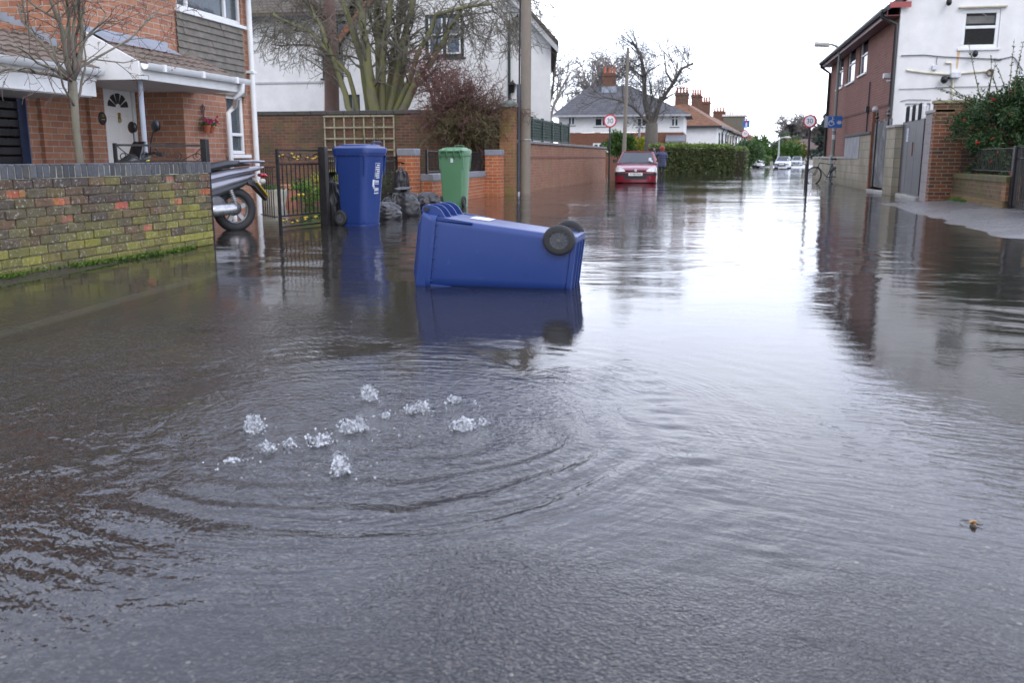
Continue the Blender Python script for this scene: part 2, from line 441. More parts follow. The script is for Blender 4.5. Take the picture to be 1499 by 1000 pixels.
# cloud deck: direction projected on a flat layer
def wm(op, a, b=0.0, clamp=False):
    n = wnode('ShaderNodeMath', operation=op, use_clamp=clamp)
    for i, x in enumerate((a, b)):
        if hasattr(x, 'is_linked'): wt.links.new(x, n.inputs[i])
        else: n.inputs[i].default_value = x
    return n.outputs[0]
zz = wm('ADD', wm('MAXIMUM', sep.outputs[2], 0.0), .12)
cx = wm('DIVIDE', sep.outputs[0], zz); cy = wm('DIVIDE', sep.outputs[1], zz)
cb = wnode('ShaderNodeCombineXYZ'); wt.links.new(cx, cb.inputs[0]); wt.links.new(cy, cb.inputs[1])
nz = wnode('ShaderNodeTexNoise'); wt.links.new(cb.outputs[0], nz.inputs['Vector'])
nz.inputs['Scale'].default_value = .55; nz.inputs['Detail'].default_value = 7; nz.inputs['Roughness'].default_value = .55; nz.inputs['Distortion'].default_value = .4
rp = wnode('ShaderNodeValToRGB'); wt.links.new(nz.outputs['Fac'], rp.inputs[0])
e = rp.color_ramp.elements; e[0].position = .36; e[0].color = (10.6, 11.8, 14.8, 1); e[1].position = .62; e[1].color = (17.5, 18.0, 18.8, 1)
hz = wnode('ShaderNodeValToRGB'); wt.links.new(sep.outputs[2], hz.inputs[0])
e = hz.color_ramp.elements; e[0].position = 0.0; e[0].color = (1.0, 1.0, 1.0, 1); e[1].position = .5; e[1].color = (.86, .87, .98, 1)
mu = wnode('ShaderNodeMix', data_type='RGBA', blend_type='MULTIPLY'); mu.inputs[0].default_value = 1
wt.links.new(rp.outputs[0], mu.inputs[6]); wt.links.new(hz.outputs[0], mu.inputs[7])
mxn = wnode('ShaderNodeMix', data_type='RGBA'); mxn.inputs[0].default_value = .88
wt.links.new(sky.outputs[0], mxn.inputs[6]); wt.links.new(mu.outputs[2], mxn.inputs[7])
sd_ = wm('ADD', wm('MULTIPLY', sep.outputs[1], .30), wm('MULTIPLY', sep.outputs[0], .12)); sg = wm('ADD', sd_, 1.02)
mg = wnode('ShaderNodeVectorMath', operation='SCALE'); wt.links.new(mxn.outputs[2], mg.inputs[0]); wt.links.new(sg, mg.inputs['Scale'])
wt.links.new(mg.outputs[0], bg.inputs['Color']); bg.inputs['Strength'].default_value = .105

sl = bpy.data.lights.new('sun', 'SUN'); sl.energy = .8; sl.angle = R(24); sl.color = (1, .965, .91)
so = bpy.data.objects.new('sun', sl); COL.objects.link(so)
sdir = V(math.sin(SUN_AZ)*math.cos(SUN_EL), math.cos(SUN_AZ)*math.cos(SUN_EL), math.sin(SUN_EL))
so.rotation_euler = sdir.to_track_quat('Z', 'Y').to_euler()
scene.view_settings.view_transform = 'Standard'; scene.view_settings.look = 'None'
scene.view_settings.exposure = 0.46; scene.view_settings.gamma = 1
scene.render.engine = 'CYCLES'; scene.cycles.use_denoising = True
try: scene.cycles.denoiser = 'OPENIMAGEDENOISE'
except Exception: pass
scene.cycles.max_bounces = 6; scene.cycles.diffuse_bounces = 2; scene.cycles.glossy_bounces = 3; scene.cycles.transmission_bounces = 6; scene.cycles.transparent_max_bounces = 10
scene.cycles.sample_clamp_indirect = 6

# ================================================================== numpy noise
_pr = np.random.RandomState(11); _perm = _pr.permutation(512); _ga = _pr.rand(512)*2*np.pi
def perlin(x, y, seed=0):
    xi = np.floor(x).astype(np.int64); yi = np.floor(y).astype(np.int64); xf = x-xi; yf = y-yi
    def g(ix, iy, fx, fy):
        h = _perm[(_perm[(ix+seed*37) & 511] + iy) & 511]; a = _ga[h]
        return np.cos(a)*fx + np.sin(a)*fy
    u = xf*xf*xf*(xf*(xf*6-15)+10); v = yf*yf*yf*(yf*(yf*6-15)+10)
    a = g(xi, yi, xf, yf); b = g(xi+1, yi, xf-1, yf); c = g(xi, yi+1, xf, yf-1); d = g(xi+1, yi+1, xf-1, yf-1)
    return (a*(1-u)+b*u)*(1-v) + (c*(1-u)+d*u)*v
def fbm(x, y, o=3, seed=0, gain=.5):
    s = 0; a = 1.0; f = 1.0
    for i in range(o): s = s + a*perlin(x*f, y*f, seed+i); a *= gain; f *= 2.03
    return s
def sstep(a, b, x):
    t = np.clip((x-a)/(b-a), 0, 1); return t*t*(3-2*t)

def fan_rows(y0, y1, k, dmin):
    ys = [y0]
    while ys[-1] < y1: ys.append(ys[-1] + max(dmin, k*abs(ys[-1])))
    return np.array(ys)
def sheet(name, ys, us, zf, mats, xoff=4.0, colf=None):
    Y, U = np.meshgrid(ys, us, indexing='ij'); X = U*(np.maximum(Y, -xoff+.5)+xoff)
    Z = zf(X, Y); nr, nc = X.shape
    co = np.stack([X, Y, Z], -1).reshape(-1, 3).astype(np.float32)
    idx = np.arange(nr*nc).reshape(nr, nc)
    q = np.stack([idx[:-1,:-1], idx[:-1,1:], idx[1:,1:], idx[1:,:-1]], -1).reshape(-1, 4)
    me = bpy.data.meshes.new(name); me.vertices.add(len(co)); me.vertices.foreach_set('co', co.ravel())
    me.loops.add(q.size); me.loops.foreach_set('vertex_index', q.ravel().astype(np.int32))
    me.polygons.add(len(q)); me.polygons.foreach_set('loop_start', np.arange(0, q.size, 4, dtype=np.int32))
    me.polygons.foreach_set('use_smooth', np.ones(len(q), bool))
    if colf is not None:
        at = me.attributes.new('depth', 'FLOAT', 'POINT'); at.data.foreach_set('value', colf(X, Y).ravel().astype(np.float32))
    me.materials.append(mats); me.update(); me.validate()
    o = bpy.data.objects.new(name, me); COL.objects.link(o); o['kind'] = 'structure'
    return o

SRC = W(535, 622)                        # where water wells up through the drain
SX, SY = SRC.x, SRC.y
def ground_z(X, Y):
    z = -.075 + 0*X
    z = z + .055*(1-sstep(2.0, 6.0, Y))*(1-sstep(1.2, 3.2, np.abs(X+.2)))
    z = z + .012*fbm(X*.9, Y*.9, 3, 3)*sstep(1, 5, Y)
    near = 1-sstep(1.25, 2.35, Y+.30*fbm(X*2.6, Y*2.6, 3, 5)+.7*(np.abs(X+.12)-.30).clip(0))
    z = z + .0155*near
    # left footway with its dropped kerb line
    lw = (1-sstep(9.0, 10.2, Y))*sstep(-1, 0, Y)
    kerb_x = -3.62 - .085*(Y-3.5)
    z = np.where(X < kerb_x-.1, -.035*lw + z*(1-lw), z)
    wl = -5.06 + .05*np.sin(Y*1.3) + .06*fbm(X*2, Y*2, 2, 8) - .05*(Y-5.6)
    z = z + np.clip(wl - X, 0, 1.2)*.11*lw + .035*lw*sstep(-.5, 0, wl-X)
    # right footway
    rw = sstep(11.0, 11.6, Y)*(1-sstep(19.5, 21.5, Y))
    rl = 3.42 + .16*fbm(X*.9, Y*.55, 3, 9)
    z = z + rw*(np.clip(X-rl, 0, 2)*.075 + .075*sstep(-.9, .0, X-rl))
    z = z + .12*sstep(70, 92, Y) + .0006*np.maximum(Y-92, 0)
    z = z + .05*sstep(7.5, 10, np.abs(X))*sstep(20, 30, Y)
    return z

t = NT('wet_asphalt'); co = t.coord(); pos = t.n('ShaderNodeSeparateXYZ'); t.l(co, pos.inputs[0])
vo = t.n('ShaderNodeTexVoronoi'); t.l(co, vo.inputs['Vector']); vo.inputs['Scale'].default_value = 130
vo2 = t.n('ShaderNodeTexVoronoi', distance='EUCLIDEAN'); t.l(co, vo2.inputs['Vector']); vo2.inputs['Scale'].default_value = 38
spc = t.n('ShaderNodeSeparateColor'); t.l(vo.outputs['Color'], spc.inputs[0])
st = t.ramp(spc.outputs[0], [(0, (.014,.013,.014)), (.5, (.030,.028,.030)), (.8, (.062,.057,.055)), (.95, (.12,.108,.10)), (1.0, (.22,.20,.17))])
sp2 = t.n('ShaderNodeSeparateColor'); t.l(vo2.outputs['Color'], sp2.inputs[0])
rare = t.math('MULTIPLY', t.math('GREATER_THAN', sp2.outputs[1], .993), t.math('LESS_THAN', vo2.outputs['Distance'], .22))
st = t.mix(rare, st, (.42,.40,.35))
big = t.noise(co, .8, 5, .6)
c = t.mix(t.ramp(big, [(.35, 0), (.7, 1)]), st, t.mix(.45, st, (.045,.043,.042)))
# silt towards the left gutter
sil = t.math('MULTIPLY', t.ramp(t.math('MULTIPLY_ADD', pos.outputs[0], -.25, -.35), [(0, 0), (.45, 1)]), .75)
c = t.mix(t.math('MULTIPLY', sil, t.ramp(t.noise(co, 2.2, 5, .6), [(.25, .35), (.7, 1)])), c, (.062,.056,.038))
# lighter tarmac on the right footway
rf = t.ramp(t.math('MULTIPLY_ADD', pos.outputs[0], 1.0, -3.0), [(0, 0), (.5, 1)])
c = t.mix(t.math('MULTIPLY', rf, .7), c, t.mix(t.noise(co, 12, 4, .6), (.10,.10,.10), (.17,.165,.16)))
t.set(Base_Color=c, Specular_IOR_Level=.5, Roughness=t.math('MULTIPLY_ADD', big, .25, .14))
hh = t.math('ADD', t.math('MULTIPLY', vo.outputs['Distance'], -1.0), t.math('MULTIPLY', t.noise(co, 45, 3, .6), 1.2))
t.set(Normal=t.bump(hh, .5, .0035)); ASPHALT = t.m

sheet('ground', fan_rows(-3.4, 900, .022, .05), np.linspace(-2.2, 2.2, 420), ground_z, ASPHALT)

# ------------------------------------------------------------------ flood water
def water_z(X, Y):
    dx, dy = X-SX, Y-SY; d = np.hypot(dx, dy)+1e-6; sp = np.maximum(.005*np.abs(Y)*2.2, .0028*(Y+4)*2.2)
    def fade(lam): return np.clip((lam/np.maximum(sp, 1e-4)-1.3)/2.5, 0, 1)
    w1 = fbm(X*1.3, Y*1.3, 3, 20)
    patch = sstep(-.15, .35, fbm(X*1.1+4, Y*1.6, 2, 31))
    front = sstep(.25, .7, d)*(1-sstep(1.3, 2.6, d))
    lam = .058
    z = 0*X
    ahead = sstep(-.25, .55, (-dy+.35*dx)/d)*sstep(.22, .42, d)*(1-sstep(.75, 1.25, d))
    z += .0042*np.sin(2*np.pi*d/.155 + 5*w1 + 1.5*fbm(X*3.2, Y*3.2, 2, 44))*ahead*fade(.17)
    z += .0007*np.sin(2*np.pi*d/.13 + 5*w1)*front*fade(.17)*sstep(-.2, .25, fbm(X*1.8, Y*1.8, 2, 77))
    # the boil over the drain
    z += (.006*fbm(X*9, Y*9, 3, 50)+.004*np.abs(fbm(X*5, Y*5, 2, 51)))*np.exp(-((dx/.55)**2+(dy/.55)**2))
    # diagonal train on the left
    lf = (1-sstep(-2.2, -.9, X+.25*(Y-2.5)))*(1-sstep(3.2, 4.6, Y))
    q = (X*.75+Y*.66)
    z += .0010*fbm(q*9, (X*.66-Y*.75)*2.2, 3, 60)*lf
    # standing waves of the current on the right
    rt = sstep(1.0, 2.0, X-.12*(Y-4))*sstep(2.6, 3.6, Y)*(1-sstep(5.6, 8.5, Y))
    q2 = (X*.45+Y*.89)+.12*fbm(X*.9, Y*.9, 2, 63)
    z += (.0085*fbm(q2*2.6, (X*.89-Y*.45)*.55, 2, 64)+.0022*fbm(q2*8, (X*.89-Y*.45)*1.8, 2, 65))*rt
    # seam running from the source to the lower right
    sa, sb_ = W(1000, 640), W(1205, 965); sx = X - (sa.x+(sb_.x-sa.x)*(Y-sa.y)/(sb_.y-sa.y)) - .07*fbm(Y*2.2, X*0+.5, 2, 70)
    z += .0055*np.exp(-(sx/.07)**2)*fbm(X*7, Y*11, 2, 71)*(1-sstep(3.6, 4.6, Y))
    # open water further off
    far = sstep(4.5, 9, Y)
    z += far*(.0040*fbm(X*1.6, Y*2.4, 2, 80)*fade(.5) + .0017*fbm(X*4.2, Y*6.5, 2, 81)*fade(.2) + .008*fbm(X*.55, Y*.8, 2, 82)*fade(1.5))*(.45+.9*sstep(-.2, .3, fbm(X*.22+.5, Y*.1, 2, 90)))
    z += .0009*fbm(X*5, Y*7, 2, 85)*fade(.15)
    calm = (1-sstep(-6.5, -3.2, X-.05*Y))*far
    return z*(1-.72*calm)

t = NT('flood_water'); tcg = t.n('ShaderNodeNewGeometry'); P = tcg.outputs['Position']
sub = t.n('ShaderNodeVectorMath', operation='SUBTRACT'); t.l(P, sub.inputs[0]); sub.inputs[1].default_value = (SX, SY, 0)
s3 = t.n('ShaderNodeSeparateXYZ'); t.l(sub.outputs[0], s3.inputs[0]); s0 = t.n('ShaderNodeSeparateXYZ'); t.l(P, s0.inputs[0])
ln = t.n('ShaderNodeVectorMath', operation='LENGTH'); t.l(sub.outputs[0], ln.inputs[0]); d = ln.outputs['Value']
th = t.math('ARCTAN2', s3.outputs[1], s3.outputs[0])
def comb(a, b):
    n = t.n('ShaderNodeCombineXYZ')
    for i, x in ((0, a), (1, b)):
        if hasattr(x, 'is_linked'): t.l(x, n.inputs[i])
        else: n.inputs[i].default_value = x
    return n.outputs[0]
def mr(x, a, b):
    n = t.n('ShaderNodeMapRange', interpolation_type='SMOOTHSTEP'); t.l(x, n.inputs[0]); n.inputs[1].default_value = a; n.inputs[2].default_value = b
    return n.outputs[0]
patch = t.ramp(t.noise(P, 1.7, 4, .55, .6), [(.40, 0), (.58, 1)])
# fine capillary arcs about the source: wave trains that come and go in patches
wob = t.math('MULTIPLY', t.noise(P, 5.5, 4, .6), 26.0)
arc = t.math('SINE', t.math('ADD', t.math('MULTIPLY', d, 190.0), wob))
arc2 = t.noise(comb(t.math('MULTIPLY', d, 30.0), t.math('MULTIPLY', th, 4.2)), 1.0, 3, .5, .5)
nearm = t.math('MULTIPLY', t.math('SUBTRACT', 1.0, mr(d, .8, 2.0)), mr(d, .15, .5))
tp = t.ramp(t.noise(P, 2.6, 3, .5, .5), [(.50, 0), (.62, 1)])
h1 = t.math('MULTIPLY', t.math('ADD', t.math('MULTIPLY', t.math('MULTIPLY', arc, tp), .00040), t.math('MULTIPLY', t.math('MULTIPLY', arc2, patch), .0050)), nearm)
# churning chop over the drain, nearly glassy elsewhere
iso = t.noise(P, 34, 3, .55)
boil = t.math('SUBTRACT', 1.0, mr(d, .35, 1.15))
h2 = t.math('MULTIPLY', iso, t.math('MULTIPLY_ADD', boil, .0078, .00022))
# slanting train (lower left) and streaks on the right
def slant(ax, ay, sc, st):
    u = t.math('ADD', t.math('MULTIPLY', s0.outputs[0], ax), t.math('MULTIPLY', s0.outputs[1], ay))
    v = t.math('SUBTRACT', t.math('MULTIPLY', s0.outputs[0], ay), t.math('MULTIPLY', s0.outputs[1], ax))
    return t.noise(comb(t.math('MULTIPLY', u, sc), t.math('MULTIPLY', v, st)), 1.0, 2, .5, .35)
lm = t.math('SUBTRACT', 1.0, mr(t.math('MULTIPLY_ADD', s0.outputs[1], .25, s0.outputs[0]), -1.4, -.1))
lm = t.math('MULTIPLY', lm, t.math('SUBTRACT', 1.0, mr(s0.outputs[1], 3.6, 6.0)))
h3 = t.math('MULTIPLY', t.math('MULTIPLY', slant(.70, .72, 58, 15), lm), t.math('MULTIPLY_ADD', patch, .0052, .0036))
rm = t.math('MULTIPLY', mr(t.math('MULTIPLY_ADD', s0.outputs[1], -.12, s0.outputs[0]), .1, 1.2), t.math('MULTIPLY', mr(s0.outputs[1], 1.6, 3.0), t.math('SUBTRACT', 1.0, mr(s0.outputs[1], 4.6, 6.5))))
p2 = t.ramp(t.noise(P, 1.2, 3, .55, .8), [(.46, 0), (.62, 1)])
h4 = t.math('MULTIPLY', t.math('MULTIPLY', slant(.42, .91, 26, 5), rm), t.math('MULTIPLY_ADD', p2, .0065, .0008))
# soft streaks of the film flowing away at the lower middle
fl = t.math('MULTIPLY', t.math('SUBTRACT', 1.0, mr(s0.outputs[1], 3.0, 4.2)), mr(s0.outputs[0], -.9, .2))
h4 = t.math('ADD', h4, t.math('MULTIPLY', t.math('MULTIPLY', slant(.25, .97, 30, 8), fl), .0022))
# distant ripples, crests across the view
fr = mr(s0.outputs[1], 4.0, 9.0)
h5 = t.math('MULTIPLY', t.math('MULTIPLY', t.noise(comb(t.math('MULTIPLY', s0.outputs[0], 4.0), t.math('MULTIPLY', s0.outputs[1], 7.5)), 1.0, 3, .5, .3), fr), t.math('MULTIPLY_ADD', t.ramp(t.noise(P, .21, 3, .5), [(.42, 0), (.6, 1)]), .0042, .0022))
calm = t.math('MULTIPLY_ADD', t.math('MULTIPLY', t.math('SUBTRACT', 1.0, mr(s0.outputs[0], -6.2, -3.4)), mr(s0.outputs[1], 5.0, 9.0)), -.65, 1.0)
# where the film thins over the road it takes on the grain of the tarmac
gv = t.n('ShaderNodeTexVoronoi'); t.l(P, gv.inputs['Vector']); gv.inputs['Scale'].default_value = 120
yw = t.math('MULTIPLY_ADD', t.noise(P, 2.4, 4, .6), .9, s0.outputs[1]); xw = t.math('ABSOLUTE', t.math('ADD', s0.outputs[0], .05))
gm = t.math('MULTIPLY', t.math('SUBTRACT', 1.0, mr(yw, 2.05, 2.75)), t.math('SUBTRACT', 1.0, mr(xw, .25, 1.05)))
h6 = t.math('MULTIPLY', t.math('ADD', t.math('MULTIPLY', gv.outputs['Distance'], .0016), t.math('MULTIPLY', t.noise(P, 60, 3, .6), .0022)), t.math('MULTIPLY_ADD', gm, .95, .05))
H = t.math('ADD', h6, t.math('ADD', t.math('ADD', t.math('ADD', h1, h2), t.math('ADD', h3, h4)), t.math('MULTIPLY', h5, calm)))
nb = t.n('ShaderNodeBump'); nb.inputs['Strength'].default_value = 1; nb.inputs['Distance'].default_value = 1; t.l(H, nb.inputs['Height'])
gl = t.n('ShaderNodeBsdfGlossy'); gl.inputs['Roughness'].default_value = .012; gl.inputs['Color'].default_value = (.98,.98,1,1); t.l(nb.outputs[0], gl.inputs['Normal'])
tr = t.n('ShaderNodeBsdfTransparent'); tr.inputs['Color'].default_value = (.86,.85,.80,1)
df = t.n('ShaderNodeBsdfDiffuse'); df.inputs['Color'].default_value = (.062,.058,.050,1)
at = t.n('ShaderNodeAttribute', attribute_name='depth')
m1 = t.n('ShaderNodeMixShader'); t.l(at.outputs['Fac'], m1.inputs[0]); t.l(tr.outputs[0], m1.inputs[1]); t.l(df.outputs[0], m1.inputs[2])
fz = t.n('ShaderNodeFresnel'); fz.inputs['IOR'].default_value = 1.333; t.l(nb.outputs[0], fz.inputs['Normal'])
m2 = t.n('ShaderNodeMixShader'); t.l(fz.outputs[0], m2.inputs[0]); t.l(m1.outputs[0], m2.inputs[1]); t.l(gl.outputs[0], m2.inputs[2])
t.l(m2.outputs[0], t.out.inputs['Surface']); WATER = t.m
sheet('flood_water', fan_rows(-3.3, 96, .005, .011), np.linspace(-1.35, 1.2, 820), water_z, WATER,
      colf=lambda X, Y: np.clip(1-np.exp(-np.maximum(-ground_z(X, Y), 0)/.10), 0, 1)*.45)

# submerged kerb along the left footway
k = MB()
for i in range(9):
    y0 = .4+i*.98; y1 = y0+.972; x0 = -3.62-.085*(y0-3.5); x1 = -3.62-.085*(y1-3.5)
    k.prism([(x0, y0, -.2), (x1, y1, -.2), (x1, y1, -.022), (x0, y0, -.022)], (-.125, 0, 0))
kind(k.build('kerb', mk('silted_kerb', (.10,.095,.08), .9), bevel=.012), 'structure')

# ------------------------------------------------------------------ spouts of water over the drain
t = NT('sparkling_froth'); co = t.coord()
t.set(Base_Color=(.93,.95,.98), Roughness=.04, IOR=1.33, Transmission_Weight=1.0, Normal=t.bump(t.noise(co, 55, 3, .55), 1.0, .010))
df = t.n('ShaderNodeBsdfPrincipled'); df.inputs['Base Color'].default_value = (.86,.89,.93,1); df.inputs['Roughness'].default_value = .25
mx = t.n('ShaderNodeMixShader'); t.l(t.math('MULTIPLY', t.ramp(t.noise(co, 75, 4, .65), [(.44, 0), (.60, 1)]), .50), mx.inputs[0])  # white patches mixed in as froth and as sparkle on the clear water
t.l(t.bsdf.outputs[0], mx.inputs[1]); t.l(df.outputs[0], mx.inputs[2]); t.l(mx.outputs[0], t.out.inputs['Surface']); SPARKLE_FROTH = t.m
SP = [ # px, py(base), width px, height px, shape, label
 (541, 583, 26, 24, 'domed clear water spout standing alone, farthest of all the spouts'),
 (372, 630, 30, 28, 'rounded clear water spout standing alone, leftmost of the big spouts'),
 (511, 631, 26, 21, 'broad flat-topped clear water spout in the middle of the boil'),
 (529, 629, 18, 23, 'peaked clear spout pressed against the right side of the broad middle spout'),
 (500, 691, 28, 33, 'tall round-headed clear water spout, nearest the camera of all'),
 (677, 627, 32, 19, 'low wide clear spout with a pointed top, rightmost of the big spouts'),
 (565, 612, 13, 12, 'small clear blob of water just right of and behind the broad middle spout'),
 (601, 604, 17, 12, 'small clear spout at the left end of the pair behind the middle spout'),
 (617, 600, 22, 15, 'bright white-topped spout at the right end of the pair behind the middle spout'),
 (666, 588, 20, 11, 'low broken splash at the far right behind the wide spout'),
 (468, 648, 34, 15, 'low ragged row of clear bubbles left of the broad middle spout'),
 (422, 653, 16, 13, 'small clear blob between the ragged bubble row and the jagged left splash'),
 (392, 662, 20, 21, 'jagged clear splash in front of the leftmost big spout'),
 (340, 677, 18, 7, 'tiny flat splash at the far left of the boil'),
 (707, 622, 16, 9, 'small flat splash touching the right side of the low wide spout'),
]
for i, (px, py, w, h, lab) in enumerate(SP):
    c = W(px, py); s = 1/ (F/ math.hypot(c.x, c.y)); rw = w*s*.44; hh = h*s*.82
    m = MB(); rr = random.Random(100+i); nu, nv = 64, 40
    vs = []; ph = rr.random()*50
    from mathutils import noise as mnoise
    for j in range(nv+1):
        tt = PI*.5*(1-j/nv)
        for k2 in range(nu):
            a = 2*PI*k2/nu; rad = math.cos(tt)**.55*rw*(1+.25*(j/nv < .12)); z = (math.sin(tt)**.8)*hh
            p = V(rad*math.cos(a), rad*math.sin(a), z)
            n1 = mnoise.noise(V(p.x/rw*1.3+ph, p.y/rw*1.3, p.z/hh*1.6)); n2 = mnoise.noise(V(p.x/rw*4+ph, p.y/rw*4, p.z/hh*4.5)); n3 = mnoise.noise(V(p.x/rw*9+ph, p.y/rw*9, p.z/hh*10))
            k3 = 1+.40*n1+.30*n2+.22*n3
            vs.append(V(c.x+p.x*k3, c.y+p.y*k3, max(-.004, p.z*(.92+.42*n1+.30*n2+.16*n3)-.004)))
    fs = []
    for j in range(nv):
        for k2 in range(nu): a = j*nu+k2; b = j*nu+(k2+1)%nu; fs.append((a+nu, b+nu, b, a))
    fs.append(tuple(range(nv*nu, nv*nu+nu))[::-1])
    m.add(vs, fs)
    for q in range(int(8+w*.8)):
        a = rr.random()*6.28; r0 = rw*rr.uniform(.75, 1.5); rd = rr.uniform(.0012, .0042)
        m.sphere((c.x+r0*math.cos(a), c.y+r0*math.sin(a), rr.random()**2*hh*.9+rd*.6), (rd*1.2, rd*1.2, rd), 7, 5)
    o = m.build('water_spout', SPARKLE_FROTH, smooth=180)
    tag(o, lab, 'water spout', 'spouts bubbling up from the flooded drain')

# bubbles and foam flecks carried round the spouts
m = MB(); rr = random.Random(8)
for i in range(420):
    px, py, w, h, _ = SP[rr.randrange(len(SP))]; c = W(px, py); a = rr.random()*6.28; q = abs(rr.gauss(0, .05))+.012
    r0 = rr.uniform(.0012, .0042)*(1.6 if rr.random() < .06 else 1); m.sphere((c.x+q*math.cos(a)*1.3, c.y+q*math.sin(a), .001), (r0, r0, r0*.7), 7, 5)
o = m.build('foam_bubbles', SPARKLE_FROTH, smooth=180); tag(o, 'tiny bubbles and foam flecks spread around the spouts', 'bubbles'); kind(o, 'stuff')
# dead leaf drifting at lower right
c = W(1424, 769); m = MB(); l = thing('dead_leaf', 'curled brown dead leaf floating alone at lower right', 'leaf', (c.x, c.y, 0))
m.loft([[c+V(x, y-.011+.006*abs(x)/.02, z*1.0+.008) for x, y, z in ((-.012*k,0,0),(-.004*k,-.006*k,.010*k),(.006*k,-.004*k,.012*k),(.012*k,.003*k,.004*k),(.004*k,.007*k,.001))] for k in (.35, 1, .9, .3)], True, True)
m.sphere(c+V(.001,0,.009), (.013,.008,.009), 10, 6)
m.build('blade', mk('dead_leaf_tan', (.42,.24,.10), .6, var=.5, vs=90), l, smooth=180)
m = MB(); m.tube([c+V(-.014,.004,.012), c+V(-.03,.012,.010), c+V(-.036,.02,.004)], [.0022,.0016,.001], 5); m.tube([c+V(.01,-.004,.006), c+V(.022,-.012,.006), c+V(.028,-.012,.010)], [.003,.0025,.002], 5)
m.tube([c+V(-.004,-.006,.004), c+V(-.006,-.022,.003), c+V(.0,-.03,.002)], [.004,.004,.002], 5)
m.build('stalk', mk('dead_leaf_dark', (.04,.03,.02), .6), l); l.scale = (.75,.75,.75)
from mathutils import noise as mnoise
# ================================================================== mossy garden wall
B0 = W(313, 357.5); A0 = W(0, 402, Z=.045); wd = (B0-A0); wd.z = 0; wd.normalize()
A1 = A0 - wd*2.0; WL = (B0-A1); WL.z = 0; WL = WL.length
nrm = V(wd.y, -wd.x, 0)                                   # towards the road
gw = thing('garden_wall', 'low mossy brick wall with crumbling orange bricks and blue coping, left foreground', 'wall', (A1.x, A1.y, 0))
def wpt(u, o, z): return A1 + wd*u + nrm*o + V(0,0,z-A1.z)
m = MB(); rw = random.Random(5); TOPZ = .75; nb = 10; ch = TOPZ/nb
zb0 = -.12
m.obox(wpt(WL/2, -.115, (TOPZ+zb0)/2), wd*(WL/2-.012), nrm*.095, V(0,0,(TOPZ-zb0)/2), 0, (.21,.19,.13))
spall = {(0,.78),(1,.14),(2,.30),(2,.97),(3,.56),(3,.83),(4,.30),(6,.66),(7,.50),(8,.12)}
def brickbox(u0, u1, z0, z1, o1, col):
    j = lambda: rw.gauss(0, .0018)
    c = wpt((u0+u1)/2, o1-.05+j(), (z0+z1)/2+j())
    m.obox(c, wd*((u1-u0)/2) + nrm*j()*.8, nrm*.05, V(0,0,(z1-z0)/2)+wd*j()*.4, 0, col)
for r in range(-1, nb):
    z0 = r*ch+.004; z1 = (r+1)*ch-.005; u = -.11*(r % 2) - .02
    while u < WL-.02:
        L = .215+rw.gauss(0, .004); u0 = max(u+.005, 0); u1 = min(u+L-.005, WL+.002); u += L
        if u1-u0 < .03: continue
        vis = (u1-2.0)/(WL-2.0); hf = 1-r/nb; g = .72*hf+.40*vis+rw.gauss(0, .17)-.36
        g = max(0, min(1, g*1.5)); base = rw.choice([(.105,.07,.05),(.085,.062,.055),(.13,.08,.055),(.10,.082,.06),(.075,.06,.055)])
        moss = rw.choice([(.19,.185,.04),(.225,.21,.05),(.155,.155,.045),(.125,.115,.045)])
        col = tuple(a*(1-g)+b*g for a, b in zip(base, moss)); o = 0.0
        sp = any(rr == nb-1-r and abs(vis-uu) < .030 for rr, uu in spall) 
        if sp:
            o = -rw.choice([.005, .009, .013]); col = rw.choice([(.33,.115,.07),(.37,.14,.085),(.28,.10,.065)])
            n = 3
            for q in range(n):
                brickbox(u0+(u1-u0)*q/n, u0+(u1-u0)*(q+1)/n, z0+rw.random()*.008, z1-rw.random()*.01, o-rw.random()*.006, tuple(x*rw.uniform(.75,1.15) for x in col))
            if rw.random() < .6: brickbox(u0, u0+(u1-u0)*.3, z0, z1, -.004, tuple(a*(1-g)+b*g for a, b in zip(base, moss)))
        else: brickbox(u0, u1, z0, z1, rw.gauss(0, .003), col)
# end face bricks (headers)
for r in range(-1, nb):
    for hside in (0, 1):
        o0 = -.0-.11*hside; col = rw.choice([(.30,.10,.05),(.16,.16,.05),(.12,.085,.06)])
        c = wpt(WL-.04, o0-.056, (r+.5)*ch); m.obox(c, wd*.05, nrm*.051, V(0,0,ch/2-.005), 0, col)
t = NT('mossy_bricks'); a = t.n('ShaderNodeVertexColor', layer_name='Col'); co = t.coord()
n1 = t.noise(co, 22, 6, .7); n2 = t.noise(co, 5, 5, .65); n3 = t.noise(co, 60, 4, .6)
c = t.mix(1.0, a.outputs['Color'], t.ramp(n1, [(.25, .62), (.75, 1.4)]), 'MULTIPLY')
sp = t.n('ShaderNodeSeparateXYZ'); t.l(co, sp.inputs[0])
low = t.math('MULTIPLY_ADD', sp.outputs[2], -.9, .75, True)
c = t.mix(t.math('MULTIPLY', t.math('MULTIPLY', t.ramp(n2, [(.38, 0), (.62, 1)]), low), .45), c, (.19,.185,.04))
c = t.mix(t.math('MULTIPLY', t.ramp(t.noise(co, 7.5, 6, .7), [(.52, 0), (.70, 1)]), .5), c, (.065,.052,.04))
c = t.mix(t.math('MULTIPLY', t.ramp(t.noise(co, 34, 5, .7), [(.57, 0), (.65, 1)]), .75), c, (.42,.41,.35))
c = t.mix(t.ramp(t.math('MULTIPLY_ADD', sp.outputs[2], 9.0, .2, True), [(0, .55), (1, 0)]), c, (.04,.04,.022))
t.set(Base_Color=c, Roughness=.9, Specular_IOR_Level=.2, Normal=t.bump(t.math('ADD', n3, n1), .9, .007)); MOSSY = t.m
m.build('brickwork', MOSSY, gw, bevel=.006, smooth=0)
